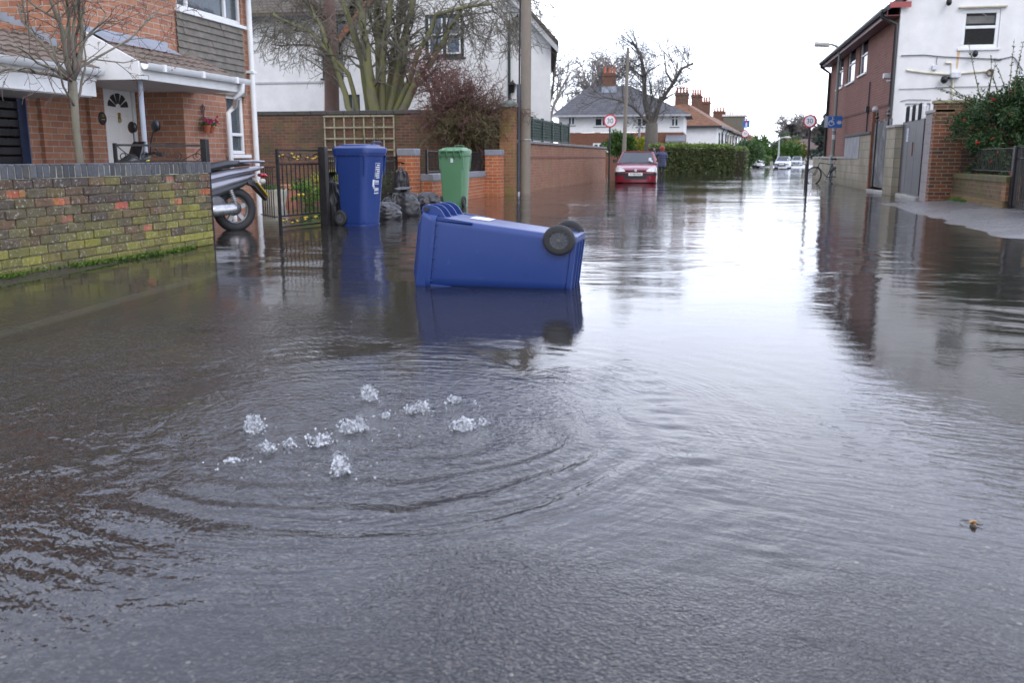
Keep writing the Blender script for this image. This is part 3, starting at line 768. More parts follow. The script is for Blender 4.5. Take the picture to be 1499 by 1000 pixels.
# blue engineering brick on edge
m = MB(); u = 0
while u < WL-.02:
    L = .0755; col = rw.choice([(.060,.062,.070),(.045,.046,.050),(.075,.077,.085),(.06,.058,.058),(.09,.092,.096)])
    j = lambda: rw.gauss(0, .002)
    m.obox(wpt(u+L/2, -.112+j(), TOPZ+.062+j()), wd*(L/2-.0045), nrm*.115, V(0,0,.056)+wd*j(), 0, col); u += L
m.obox(wpt(WL/2, -.112, TOPZ+.050), wd*(WL/2-.006), nrm*.109, V(0,0,.052), 0, (.30,.30,.23))
m.build('coping', mkvcol('blue_bricks', .55, .35, 30, .5, 90, .004), gw, bevel=.006, smooth=0)
# weeds and moss at the foot of the wall
m = MB(); rr = random.Random(31)
for i in range(420):
    u = 1.7+(WL-2.15)*rr.random()**1.0
    if mnoise.noise(V(u*2.2, 3.1, 0)) < -.02 and rr.random() < .85: continue
    p = wpt(u, .012+abs(rr.gauss(0, .03)), 0); p.z = float(ground_z(np.array([p.x]), np.array([p.y]))[0])
    for q in range(rr.randint(2, 6)): leaf(m, p+V(rr.gauss(0,.012), rr.gauss(0,.012), rr.random()*.02), V(nrm.x*.6+rr.gauss(0,.6), rr.gauss(0,.6), rr.uniform(.1,1)), rr.uniform(.012,.032), rr, .8)
o = m.build('weeds', mkleaf('weed_green', (.05,.11,.02), (.13,.20,.03)), smooth=0)
tag(o, 'small green weeds and moss along the foot of the mossy wall', 'weeds'); kind(o, 'stuff')

# ================================================================== the brick house on the left
X0, XR = -7.1, -7.78
YE = W(379, 230, X=X0).y; YC = W(118, 60, X=X0).y; YB = W(270, 180, X=X0).y
BR_HOUSE = mkbrick('orange_house_brick', (.46,.215,.125), (.34,.145,.09), (.43,.38,.32), ramp_bias=-.1, stain=(.22,.12,.08), stain_amt=.35)
bh = thing('brick_house', 'orange brick house with white porch trim and grey tile cladding, left edge', 'house', (X0, YB, 0))
zl = lambda px, py, X: W(px, py, X=X).z
yl = lambda px, X, py=180: W(px, py, X=X).y
ZF1 = zl(262, 76, X0)                      # flashing level
# openings
uw = (yl(259, X0, 10), yl(353, X0, 10), zl(300, 22, X0), zl(300, 22, X0)+.93)    # upstairs window
gwn = (yl(333, X0), yl(359, X0), zl(346, 226, X0), zl(346, 139, X0))              # tall window
gd = (7.2, yl(41, XR-.0), -.1, zl(30, 135, XR))                                    # garage door
fd = (yl(154, XR), yl(203, XR), -.02, zl(180, 117, XR))                            # front door
m = MB()
wall(m, 'x', X0, 1, YB, YE, -.2, ZF1-.15, [gwn], .1, ends=0)
wall(m, 'x', X0, 1, YC, YE, ZF1-.15, 3.78, [uw], .1, ends=0)
wall(m, 'y', YB, -1, XR, X0, -.2, 2.4, ends=0)
wall(m, 'x', XR, 1, 5.5, YB, -.2, 2.4, [gd, fd], .12, ends=0)
wall(m, 'y', YC, -1, -13.0, X0, 1.6, 3.78, ends=0)
wall(m, 'y', YE, 1, -13.0, X0, -.2, 3.78, ends=0)
wall(m, 'y', 5.5, -1, -13.0, XR, -.2, 2.1, ends=0)
wall(m, 'x', -13.0, -1, 5.5, YE, -.2, 3.78, ends=0)
m.build('wall', BR_HOUSE, bh, smooth=0)
m = MB(); m.box(X0-.02, YC, 2.05, XR-.4, YB, 2.1); m.box(X0-.3, YC+.02, 3.6, -12.9, YE-.02, 3.65)
m.build('floor_slab', DARK_ROOM, bh)
m = MB(); m.prism([(X0+.35, YC-.3, 3.72), (X0+.35, YE+.3, 3.72), (-10.05, YE+.3, 4.55), (-10.05, YC-.3, 4.55)], (0,0,.12)); m.prism([(-13.3, YC-.3, 3.72), (-13.3, YE+.3, 3.72), (-10.05, YE+.3, 4.55), (-10.05, YC-.3, 4.55)], (0,0,.12))
ROOF_BROWN = mk('brown_concrete_tile', (.17,.13,.105), .85, var=.3, vs=5, bump=.5, bs=50, bd=.006, dirt=(.10,.11,.07), dirt_amt=.5)
m.build('roof', ROOF_BROWN, bh)
window(bh, 'x', X0, 1, *uw, muls=(yl(277, X0, 20), yl(332, X0, 20)), fw=.06, inset=.03, gmat=GLASS_CLEAR, curtain=CURTAIN)
window(bh, 'x', X0, 1, *gwn, trans=(gwn[2]+.30,), fw=.06, inset=.03, gmat=GLASS_CLEAR, curtain=CURTAIN)
# garage door: dark slatted roller
m = MB(); z = gd[2]
while z < gd[3]-.02:
    m.box(XR-.1, gd[0]+.01, z+.006, XR-.07, gd[1]-.05, min(z+.098, gd[3])); z += .104
g = m.build('garage_door', mk('dark_garage_door', (.012,.012,.014), .3, var=.2), bh, bevel=.008, segs=1)
m = MB(); m.box(XR-.11, gd[1]-.022, gd[2], XR+.008, gd[1]-.004, gd[3]); m.box(XR-.11, gd[0], gd[3]-.05, XR-.06, gd[1]-.05, gd[3]-.004)
m.build('door_frame', mk('blue_door_frame', (.05,.07,.15), .5), g)
m = MB(); m.box(XR-.02, 5.6, gd[3]+.003, XR+.03, gd[1]+.02, gd[3]+.11); m.build('lintel', WHITE_PAINT, bh)
# brick piers beside the garage door
m = MB()
for px0, px1 in ((56, 62), (127, 150)):
    m.box(XR-.05, yl(px0, XR), -.2, XR+.06, yl(px1, XR)-.02, 2.0)
m.build('pier', BR_HOUSE, bh, smooth=0)
# front door with fanlight
y0, y1, z0, z1 = fd; yc = (y0+y1)/2
m = MB(); m.box(XR-.1, y0+.003, z0, XR-.02, y0+.06, z1-.003); m.box(XR-.1, y1-.06, z0, XR-.02, y1-.003, z1-.003); m.box(XR-.1, y0+.06, z1-.06, XR-.02, y1-.06, z1-.003)
fr = m.build('door_frame', WHITE_PVC, bh, bevel=.006)
m = MB(); m.box(XR-.09, y0+.064, z0+.01, XR-.05, y1-.064, z1-.064)
w2 = (y1-y0-.128)
for (a, b, c_, d_) in ((.12,.46,.50,.76), (.54,.88,.50,.76), (.12,.46,.08,.42), (.54,.88,.08,.42)):
    ya, yb, za, zb = y0+.064+w2*a, y0+.064+w2*b, z0+(z1-z0)*c_, z0+(z1-z0)*d_
    m.box(XR-.06, ya, za, XR-.043, yb, zb)
dr = m.build('door', mk('white_door', (.78,.77,.74), .35, var=.04, bump=.02), bh, bevel=.008, segs=2)
zf = z0+(z1-z0)*.815; rf_ = w2*.36; m = MB()
for q in range(5):
    a0 = PI*q/5+.07; a1 = PI*(q+1)/5-.07
    pts = [(XR-.046, yc+math.cos(a)*r_, zf+math.sin(a)*r_*.85) for a, r_ in ((a0, rf_*.28), (a0, rf_), ((a0+a1)/2, rf_*1.02), (a1, rf_), (a1, rf_*.28))]
    m.prism(pts, (.006, 0, 0))
m.build('fanlight', GLASS, dr, smooth=0)
m = MB(); m.torus((XR-.035, yc, z0+(z1-z0)*.73), (1,0,0), .028, .007, 14, 6); m.box(XR-.05, yc-.02, z0+(z1-z0)*.74, XR-.03, yc+.02, z0+(z1-z0)*.78)
m.build('knocker', mk('brass', (.55,.40,.12), .3, .9), dr)
m = MB(); m.box(XR-.05, yc-.12, z0+(z1-z0)*.435, XR-.032, yc+.12, z0+(z1-z0)*.465); m.box(XR-.05, y1-.13, z0+(z1-z0)*.47, XR-.03, y1-.09, z0+(z1-z0)*.56); m.tube([(XR-.02, y1-.11, z0+(z1-z0)*.52), (XR-.015, y1-.2, z0+(z1-z0)*.52)], .01, 6)
m.build('letter_plate', bpy.data.materials['brass'], dr)
# house number plaque
pz = zl(144, 173, XR); py_ = yl(144, XR); m = MB()
m.lathe([(.0, 0), (.075, 0), (.085, .006), (.075, .014), (0, .014)], (XR+.06, py_, pz), (1,0,0), 20)
o = m.build('house_plaque', mk('black_enamel', (.015,.015,.017), .3), bh); o.scale = (1, 1, 1)
m = MB(); m.torus((XR+.076, py_, pz+.035), (1,0,0), .018, .004, 10, 5); m.box(XR+.072, py_-.03, pz-.02, XR+.079, py_+.03, pz-.008); m.build('emblem', bpy.data.materials['brass'], o)
# --- porch canopy: lean-to tiles, white fascia, gutter
XE = -6.42; ZE = zl(280, 105, XE); YV = yl(203, XE, 97); YQ = yl(349, XE, 118)
def leanto(mb, xe, ze, xt, zt, y0, y1, n):
    d = V(xt-xe, 0, zt-ze); L = d.length; d.normalize(); nn = V(d.z, 0, -d.x); nn = nn if nn.z > 0 else -nn
    for i in range(n):
        a = V(xe, 0, ze)+d*(L*i/n-.02); b = V(xe, 0, ze)+d*(L*(i+1)/n+.03); y = y0; s = .165; k = 0
        while y < y1-.01:
            ya, yb = y, min(y+s, y1); jj = rw.gauss(0, .003); st = 5
            ring0 = []; ring1 = []
            for q in range(st+1):
                yy = ya+(yb-ya-.003)*q/st; wv = .020*(abs(math.sin(PI*q/st)))**1.5
                ring0.append(a+V(0,yy,0)+nn*(.030+wv+jj)); ring1.append(b+V(0,yy,0)+nn*(.004+wv+jj))
            vs = ring0+ring1+[p-nn*.028 for p in ring0]; f = []
            for q in range(st): f.append((q, q+1, st+1+q+1, st+1+q)); f.append((q+1, q, 2*(st+1)+q, 2*(st+1)+q+1))
            mb.add(vs, f); y += s
m = MB(); leanto(m, XE-.03, ZE, X0+.01, ZF1-.03, YV, YQ, 4)
pr = m.build('porch_roof', ROOF_BROWN, bh, smooth=30)
m = MB(); m.prism([(XE-.02, YV+.02, ZE-.02), (X0, YV+.02, ZF1-.05), (X0, YQ-.02, ZF1-.05), (XE-.02, YQ-.02, ZE-.02)], (0,0,.03)); m.box(XE+.0, YV, ZE-.17, X0-.7, YB, ZE-.155); m.box(XE+.0, YB, ZE-.17, X0+.01, YQ, ZE-.155)
m.build('soffit', WHITE_PAINT, pr)
m = MB(); m.box(XE-.0, YV, ZE-.175, XE+.022, YQ, ZE-.01)
m.prism([(XE+.02, YV-.025, ZE-.18), (XE+.02, YV-.025, ZE+.02), (X0-.32, YV-.025, ZE+.05+(ZF1-ZE)/(XE-X0)*(XE-X0+.32)), (X0-.32, YV-.025, ZE-.18)], (0, .024, 0))
m.build('fascia', WHITE_PAINT, bh, bevel=.006)
def gutter(mb, x, z, y0, y1):
    pts = [(.0, .0), (.008, -.045), (.035, -.072), (.075, -.072), (.102, -.045), (.11, 0), (.103, 0), (.096, -.042), (.072, -.064), (.038, -.064), (.015, -.042), (.007, 0)]
    mb.loft([[V(x+a, y, z+b) for a, b in pts] for y in (y0, y1)])
m = MB(); gutter(m, XE+.024, ZE+.005, YV+.0, YQ+.12)
y = YV+.3
while y < YQ: m.box(XE+.022, y, ZE-.07, XE+.138, y+.05, ZE+.012); y += .85
m.build('gutter', WHITE_PVC, bh, smooth=40)
m = MB(); m.prism([(X0+.006, YC, ZF1-.04), (X0+.006, YQ-.6, ZF1-.04), (X0+.006, YQ-.6, ZF1+.09), (X0+.006, YC, ZF1+.09)], (.006,0,0)); m.prism([(X0+.012, YC+.2, ZF1+.03), (X0+.012, YQ-.62, ZF1+.03), (X0+.2, YQ-.62, ZF1-.07), (X0+.2, YC+.2, ZF1-.07)], (0,0,.006))
# raking flashing over the garage roof, on the side wall
ra = W(84, 66, Y=YC); rb_ = W(-8, 18, Y=YC); n = 9
for i in range(n):
    p = ra.lerp(rb_, i/n); q = ra.lerp(rb_, (i+1)/n)
    m.box(p.x, YC-.008-.001*(i%2), min(p.z, q.z)-.16, q.x-.015, YC-.002, q.z+.04)
m.build('flashing', LEAD, bh, smooth=0)
m = MB(); yq = yl(331, X0+.25, 125)
m.tube([(XE+.08, YQ-.05, ZE-.06), (XE+.08, YQ-.06, ZE-.16), (XE+.0, YQ-.1, ZE-.24), (X0+.14, yl(333, X0), ZE-.30), (X0+.07, yl(332, X0)-.06, ZE-.40), (X0+.07, yl(332, X0)-.06, .3), (X0+.07, yl(332, X0)-.06, -.1)], .036, 10)
m.build('downpipe', WHITE_PVC, bh, smooth=60)
m = MB(); yp = yl(368, X0, 200); m.tube([(X0+.07, yp, 3.72), (X0+.07, yp, -.12)], .042, 12)
for z in (.5, 2.2, 3.4): m.box(X0, yp-.06, z, X0+.118, yp+.06, z+.035)
m.build('downpipe', WHITE_PVC, bh, smooth=60)
# porch post
pp = W(211, 200, X=XE-.16); m = MB(); m.cyl((pp.x, pp.y, -.1), (pp.x, pp.y, ZE-.16), .03, n=12); m.box(pp.x-.05, pp.y-.05, ZE-.17, pp.x+.05, pp.y+.05, ZE-.158)
m.build('porch_post', mk('grey_post', (.36,.40,.46), .5, var=.08), bh)
# tile hung panel
YT0, YT1 = yl(258, X0, 60), yl(355, X0, 80); ZT0, ZT1 = zl(350, 141, X0), uw[2]-.05; m = MB(); n = int((ZT1-ZT0)/.088)
for i in range(n):
    z = ZT0+(ZT1-ZT0)*i/n; y = YT0+(.082 if i % 2 else 0); hh = (ZT1-ZT0)/n
    ya = YT0
    while ya < YT1-.01:
        yb = min((math.floor((ya-YT0-(.082 if i%2 else 0))/.165+1.0001))*.165+YT0+(.082 if i%2 else 0), YT1); j = rw.gauss(0, .002)
        vs = [(X0+.034+j, ya+.0015, z), (X0+.034+j, yb-.0015, z), (X0+.014+j, yb-.0015, z+hh+.01), (X0+.014+j, ya+.0015, z+hh+.01), (X0+.010, ya+.0015, z), (X0+.010, yb-.0015, z)]
        m.add(vs, [(0,1,2,3), (1,0,4,5)]); ya = yb
m.build('tile_cladding', mk('hung_tiles', (.155,.138,.115), .85, var=.3, vs=9, bump=.4, bs=70, bd=.004, dirt=(.10,.11,.085), dirt_amt=.45), bh, smooth=0)
# --- garage roof with its own gutter
XG = -6.86; ZG = zl(70, 92, XG); YG1 = yl(128, XG, 110)
zt = W(0, 23, Y=YC); m = MB(); leanto(m, XG-.04, ZG+.0, -10.4, ZG+ (rb_.z-ra.z)/(ra.x-rb_.x)*(10.4+XG)*.95, 5.2, YC-.004, 22)
gr = m.build('garage_roof', ROOF_BROWN, bh, smooth=30)
m = MB(); m.box(XG, 5.2, ZG-.30, XG+.022, YG1+.1, ZG-.02); m.box(XG-.9, 5.2, ZG-.31, XG-.001, YG1+.05, ZG-.29); m.box(XG+.022, 5.2, ZG-.13, XG+.04, YG1+.1, ZG-.10)
m.build('fascia', WHITE_PAINT, bh, bevel=.004)
m = MB(); gutter(m, XG+.04, ZG+.0, 5.2, YG1+.12); m.build('gutter', WHITE_PVC, bh, smooth=40)

# hanging flower pots on the house wall
hp = W(306, 186, X=X0+.1); hb = thing('hanging_planter', 'pair of terracotta pots with pink flowers hung on the brick house wall', 'planter', (hp.x, hp.y, hp.z))
for dy in (-.06, .06):
    m = MB(); m.lathe([(.03, -.06), (.052, .02), (.058, .025), (.058, .045), (.05, .045), (.045, .02)], hp+V(0,dy,-.02), (0,0,1), 14); m.build('pot', TERRACOTTA, hb)
m = MB(); m.tube([hp+V(-.08,0,.32), hp+V(-.07,0,.0), hp+V(0,0,-.03)], .007, 5); m.torus(hp+V(-.08,0,.26), (1,0,0), .045, .006, 14, 5); m.tube([hp+V(-.08,-.1,.1), hp+V(-.08,0,.16), hp+V(-.08,.1,.1)], .006, 5); m.build('bracket', BLACK_IRON, hb)
m = MB()
for i in range(160): leaf(m, hp+V(rw.gauss(0,.03), rw.gauss(0,.085), .02+abs(rw.gauss(0,.03))), rdir(rw)+V(0,0,.6), .045, rw, .7)
m.build('leaves', mkleaf('planter_leaves', (.03,.09,.02), (.08,.16,.04)), hb, smooth=0)
PETAL = mk('magenta_petals', (.45,.03,.12), .6, var=.4, vs=50)
for i in range(22):
    m = MB(); c = hp+V(.02+rw.gauss(.01,.03), rw.gauss(0,.1), .05+abs(rw.gauss(0,.035)))
    for q in range(9): leaf(m, c, rdir(rw), .026, rw, 1)
    m.build('flower', PETAL, hb, smooth=0)

# ================================================================== small street tree with berries, behind the mossy wall
tb = W(117, 250, X=-6.0); tb.z = .05
st = thing('hawthorn_tree', 'small bare garden tree with red berries behind the mossy wall', 'tree', (tb.x, tb.y, .05))
mt, mc = MB(), MB(); tips = []; rg = random.Random(12)
sc_ = 1.0/ (F/ (tb.y*math.cos(.6)+4.0))
top = W(107, 118, X=-5.97)
mt.tube([tb, tb.lerp(top, .35)+V(.01,.01,0), tb.lerp(top, .7)+V(-.012,0,0), top], [.043, .037, .034, .036], 12)
cfg = dict(max=4, tl=1, seg=[6,5,4,3,3], n=[4,4,3,3], t0=[.25,.2,.2,.15], ang=[.6,.75,.8,.8], lr=[.62,.62,.6,.55], up=[.05,.03,.0,-.02,-.02], rmin=.0022, wander=.16, rr=.66)
for (tx, ty, L, r, dx) in ((30, 10, 1.0, .02, -.1), (52, -30, 1.1, .026, .1), (85, -30, 1.1, .02, -.15), (135, -30, 1.15, .026, .15), (175, 20, .8, .014, -.2), (-10, 30, 1.1, .018, .25), (60, -50, 1.1, .018, -.3), (110, -40, 1.1, .018, .3)):
    q = W(tx, ty, X=-5.97+dx); grow(mt, mc, top, (q-top), (q-top).length*1.05, r, 0, cfg, rg, tips)
for (py, tx, ty, L) in ((150, 160, 85, .55), (122, 10, 55, .9), (160, 60, 90, .5)):
    p0 = W(112, py, X=-5.98); q = W(tx, ty, X=-5.8); grow(mt, mc, p0, q-p0, (q-p0).length, .014, 1, cfg, rg, tips)
mt.build('trunk', mkbark('hawthorn_bark', (.10,.085,.065), (.24,.22,.19), (.17,.17,.08), .35), st, smooth=180)
mc.build('crown', mkbark('hawthorn_twig', (.07,.05,.045), (.16,.13,.11)), st, smooth=0)
m = MB()
for p, d in rg.sample(tips, min(170, len(tips))):
    for q in range(rg.randint(1, 3)): m.sphere(p+rdir(rg)*.014-V(0,0,.012), .0055, 6, 4)
kind(m.build('berries', mk('red_berries', (.30,.02,.02), .4, var=.4, vs=40), st), 'stuff')

# ================================================================== black iron gate panel behind the wall
def scroll(mb, c, r, turns, a0, ax_u, r_t=.005, flip=1):
    pts = []
    for i in range(16):
        tt = i/15; a = a0+flip*turns*2*PI*tt; rr = r*(1-.75*tt)
        pts.append(c + ax_u*math.cos(a)*rr + V(0,0,1)*math.sin(a)*rr)
    mb.tube(pts, r_t, 5)
ga, gb = W(171, 250, X=-6.0), W(302, 250, X=-5.35); ga.z = gb.z = 0
gd_ = (gb-ga).normalized(); gl_ = (gb-ga).length; ztop = W(302, 213, X=gb.x).z
ig = thing('iron_gate', 'black wrought iron gate with scrolls folded open behind the mossy wall', 'gate', (gb.x, gb.y, 0))
m = MB()
for z, w in ((ztop, .022), (ztop-.17, .018), (.22, .022)): m.beam(ga+V(0,0,z), gb+V(0,0,z), w, w)
m.beam(ga, ga+V(0,0,ztop+.02), .03, .03, (1,0,0))
n = 15
for i in range(1, n): p = ga.lerp(gb, i/n); m.beam(p+V(0,0,.2), p+V(0,0,ztop-.17), .012, .012, (1,0,0))
m.build('bars', BLACK_IRON, ig)
m = MB(); mid = ga.lerp(gb, .5)+V(0,0,ztop-.085)
for s in (-1, 1):
    scroll(m, mid+gd_*.07*s, .05, 1.3, PI/2, gd_*s); scroll(m, mid+gd_*.16*s-V(0,0,.02), .05, 1.2, -PI/2, gd_*s)
    m.tube([mid+gd_*.2*s+V(0,0,-.07), mid+gd_*.35*s+V(0,0,.0), mid+gd_*(gl_/2-.02)*s+V(0,0,.08)], .006, 5)
    scroll(m, ga.lerp(gb, .5)+gd_*(gl_/2-.08)*s+V(0,0,ztop-.11), .05, 1.2, PI, gd_*s)
m.build('scrollwork', BLACK_IRON, ig, smooth=60)
m = MB(); m.box(gb.x-.035, gb.y-.035, -.1, gb.x+.035, gb.y+.035, ztop+.07); m.build('post', BLACK_IRON, ig, bevel=.004)

# ================================================================== ornate pedestrian gate
pa, pb = W(411, 336), W(472, 329); pa.z = pb.z = 0; zt = W(440, 218.5, X=(pa.x+pb.x)/2).z; d_ = (pb-pa).normalized(); L_ = (pb-pa).length
og = thing('ornate_gate', 'black iron garden gate with gold painted leaves, standing shut in the flood', 'gate', (pa.x, pa.y, 0))
m = MB()
for u in (0, L_): m.beam(pa+d_*u+V(0,0,-.08), pa+d_*u+V(0,0,zt), .034, .034, (1,0,0))
for z in (zt-.012, zt-.19, .17, .03): m.beam(pa+V(0,0,z), pb+V(0,0,z), .02, .022)
m.build('frame', BLACK_IRON, og)
m = MB(); n = 10
for i in range(1, n): p = pa+d_*L_*i/n; m.beam(p+V(0,0,.17), p+V(0,0,zt-.19), .011, .011, (1,0,0))
m.build('bars', BLACK_IRON, og)
m = MB()
for zz_, hh in ((zt-.1, .075), (.1, .06)):
    for i in range(5):
        c = pa+d_*L_*(i+.5)/5+V(0,0,zz_); scroll(m, c, hh*.75, 1.2, PI*(i%2), d_*(1 if i%2 else -1), .006)
        for q in range(2): mg = MB(); mg.sphere(c+d_*rw.gauss(0,.05)+V(0,0,rw.uniform(-.6,.6)*hh), (.022,.022,.013), 7, 5); mg.build('gold_leaf', GOLD_PAINT, og)
    m.tube([pa+V(0,0,zz_+hh*.8), pa+d_*L_*.5+V(0,0,zz_-hh*.6), pb+V(0,0,zz_+hh*.8)], .006, 5)
c = pa+d_*L_*.5+V(0,0,zt*.52)
for s in (-1, 1):
    scroll(m, c+d_*.05*s+V(0,0,.06), .055, 1.1, PI/2, d_*s); scroll(m, c+d_*.05*s-V(0,0,.06), .055, 1.1, -PI/2, d_*s, flip=-1)
    mg = MB(); mg.sphere(c+d_*.05*s+V(0,0,-.1), (.02,.02,.02), 7, 5); mg.build('gold_leaf', GOLD_PAINT, og)
m.build('scrollwork', BLACK_IRON, og, smooth=60)
m = MB(); gp = W(477, 329); m.box(gp.x-.05, gp.y-.05, -.1, gp.x+.05, gp.y+.05, zt+.04); m.build('post', BLACK_IRON, og, bevel=.005)

# plain railing between the house corner and the gate
def railing(name, label, a, b, ztop, z0=.1, sp=.105, r=.011, posts=True, cat='railing', group=None, zlow=None):
    a = Vector(a); b = Vector(b); o = thing(name, label, cat, (a.x, a.y, 0), group); L = (b-a).length; d = (b-a)/L
    
    for zr in (ztop, z0): m = MB(); m.beam(a+V(0,0,zr), b+V(0,0,zr), .03, .014); m.build('rail', BLACK_IRON, o)
    m = MB(); n = max(2, int(L/sp))
    for i in range(1, n): p = a.lerp(b, i/n); m.tube([p+V(0,0,z0-.03), p+V(0,0,ztop)], r, 5)
    m.build('bars', BLACK_IRON, o)
    if posts:
        for p in (a, b):
            m = MB(); m.box(p.x-.022, p.y-.022, (zlow if zlow is not None else -.1), p.x+.022, p.y+.022, ztop+.03); m.build('post', BLACK_IRON, o)
    return o
ra_ = W(384, 331); ra_.z = 0
railing('plain_railing', 'thin plain black railing between the white house drainpipe and the ornate gate', ra_, W(406, 335.5), W(395, 244, X=W(395,333).x).z, .16, .085, .006, False)
pil = W(600, 300); pil.z = 0
rp0 = gp + (pil-gp).normalized()*.12; rp0.z = 0; rp1 = W(583, 300); rp1.z = 0
railing('bar_railing', 'tall black bar railing behind the upright blue bin', rp0, rp1, W(588, 229, X=rp1.x).z, .1, .11, .010, True)
m = MB(); q = W(588, 300); m.box(q.x-.05, q.y-.05, -.1, q.x+.05, q.y+.05, W(588, 219, X=q.x).z); m.tube([(q.x+.03, q.y-.05, .78), (q.x+.12, q.y-.05, .78)], .02, 6); tag(m.build('gate_post', BLACK_IRON, bevel=.004), 'square black metal gate post against the red brick pillar', 'post')

# ================================================================== red brick pillars and low wall with railing
BR_NEW = mkbrick('red_new_brick', (.46,.13,.055), (.36,.095,.045), (.42,.33,.20), ms=.009, stain=(.25,.12,.06), stain_amt=.3)
GREYCAP = mk('blue_grey_coping', (.19,.20,.225), .7, var=.2, vs=12, bump=.3, bs=80)
e1 = W(724, 286); e1.z = 0; d2 = (e1-pil).normalized(); L2 = (e1-pil).length
pz_ = W(600, 217.5, X=pil.x).z
def oriented(mb, c, d, hl, hw, z0, z1, mat=0): mb.obox(V(c.x, c.y, (z0+z1)/2), V(d.x,d.y,0)*hl, V(-d.y,d.x,0)*hw, V(0,0,(z1-z0)/2), mat)
def pillar(name, label, c, top, hw=.17):
    o = thing(name, label, 'pillar', (c.x, c.y, 0), 'red brick pillars of the low wall'); m = MB(); m.box(c.x-hw, c.y-hw, -.15, c.x+hw, c.y+hw, top-.14); m.build('shaft', BR_NEW, o, smooth=0)
    m = MB(); m.box(c.x-hw-.012, c.y-hw-.012, top-.138, c.x+hw+.012, c.y+hw+.012, top); m.build('cap', GREYCAP, o, bevel=.012)
    return o
pillar('brick_pillar', 'red brick pillar with grey cap beside the pile of black sacks', pil, pz_)
pillar('brick_pillar', 'red brick pillar with grey cap at the far end of the low wall, beyond the green bin', e1, W(724, 219, X=e1.x).z, .19)
wz = W(630, 254, X=(pil.x+e1.x)/2-.1).z
lw = thing('low_brick_wall', 'low red brick wall with grey coping behind the green bin', 'wall', (pil.x, pil.y, 0))
a_ = pil+d2*.185; b_ = e1-d2*.205; c_ = (a_+b_)/2; hl = (b_-a_).length/2
m = MB(); m.box(c_.x-.11, a_.y, -.15, c_.x+.11, b_.y, wz-.135); m.build('brickwork', BR_NEW, lw, smooth=0); lwx = c_.x
m = MB(); m.box(c_.x-.13, a_.y, wz-.132, c_.x+.13, b_.y, wz); m.build('coping', GREYCAP, lw, bevel=.01)
railing('wall_railing', 'black railing of close thin bars standing on the low red brick wall', V(lwx, a_.y+.03, 0), V(lwx, b_.y-.03, 0), W(640, 221, X=lwx).z, wz+.05, .10, .009, True, zlow=wz)

# ================================================================== old high wall, trellis, shrubs
BR_OLD = mkbrick('old_garden_brick', (.20,.085,.05), (.11,.06,.045), (.19,.165,.12), third=(.115,.105,.045), stain=(.045,.045,.03), stain_amt=.6, bumpd=.01)
YO = 22.6; zo = W(560, 161, Y=YO).z; XO1 = W(752, 220, Y=YO).x; XO0 = -16
ow = thing('old_brick_wall', 'tall weathered old brick wall with dark coping across the back of the garden', 'wall', (XO1, YO, 0))
m = MB(); m.box(XO0, YO, -.2, XO1-.34, YO+.24, zo-.1); m.build('brickwork', BR_OLD, ow, smooth=0)
m = MB()
x = XO0
while x < XO1-.36: m.box(x+.004, YO-.03, zo-.098, min(x+.45, XO1-.36)-.004, YO+.27, zo+rw.uniform(-.004,.004)); x += .45
m.build('coping', mk('dark_coping', (.055,.052,.05), .8, var=.3, dirt=(.09,.09,.04)), ow, bevel=.01)
o = thing('gate_pier', 'tall brick pier with green-grey stone cap at the street corner of the old wall', 'pier', (XO1-.16, YO+.1, 0)); pzt = W(745, 157, Y=YO).z
m = MB(); m.box(XO1-.335, YO-.12, -.2, XO1+.02, YO+.3, pzt); m.build('shaft', mkbrick('pier_brick', (.34,.15,.08), (.24,.11,.06), (.30,.26,.16), third=(.20,.17,.05), stain=(.12,.11,.04), stain_amt=.6), o, smooth=0)
m = MB(); m.box(XO1-.37, YO-.155, pzt+.002, XO1+.055, YO+.335, pzt+.09); xc, yc_ = XO1-.16, YO+.09
m.loft([[V(xc+sx*r, yc_+sy*r*1.15, z) for sx, sy in ((-1,-1),(1,-1),(1,1),(-1,1))] for r, z in ((.215,.09+pzt),(.12,.17+pzt))]); m.build('cap', mk('mossy_stone_cap', (.15,.18,.16), .85, var=.3), o, bevel=.01)
# trellis
t0, t1 = W(474, 170, Y=YO-.07), W(578, 268, Y=YO-.07)
tr_ = thing('trellis', 'square wooden garden trellis fixed to the old brick wall', 'trellis', (t0.x, YO-.07, t1.z))
m = MB(); n = 7
for i in range(n+1): x = t0.x+(t1.x-t0.x)*i/n; m.box(x-.018, YO-.05, t1.z, x+.018, YO-.03, t0.z)
n = int((t0.z-t1.z)/.262)
for i in range(n+1): z = t1.z+(t0.z-t1.z)*i/n; m.box(t0.x-.02, YO-.071, z-.018, t1.x+.02, YO-.0515, z+.018)
m.build('lattice', mk('weathered_lath', (.27,.255,.17), .8, var=.25, vs=9, bump=.3), tr_)
m = MB(); mcl = MB(); rg = random.Random(4); tp = []
cf = dict(max=2, tl=0, seg=[8,5,4], n=[6,4], t0=[.3,.2], ang=[.7,.8], lr=[.4,.5], up=[.08,.02,0], rmin=.004, wander=.2)
for px in (533, 552, 510): b = W(px, 285, Y=YO-.12); b.z = -.05; grow(m, mcl, b, V(rg.gauss(0,.2),0,1), 1.9, .016, 0, cf, rg, tp)
o = thing('climber', 'bare climbing stems trained up the wooden trellis', 'plant', (W(533,285,Y=YO-.12).x, YO-.12, 0)); m.build('stems', mkbark('climber_bark', (.06,.05,.03), (.16,.15,.07)), o, smooth=60); mcl.build('twigs', bpy.data.materials['climber_bark'], o, smooth=0)

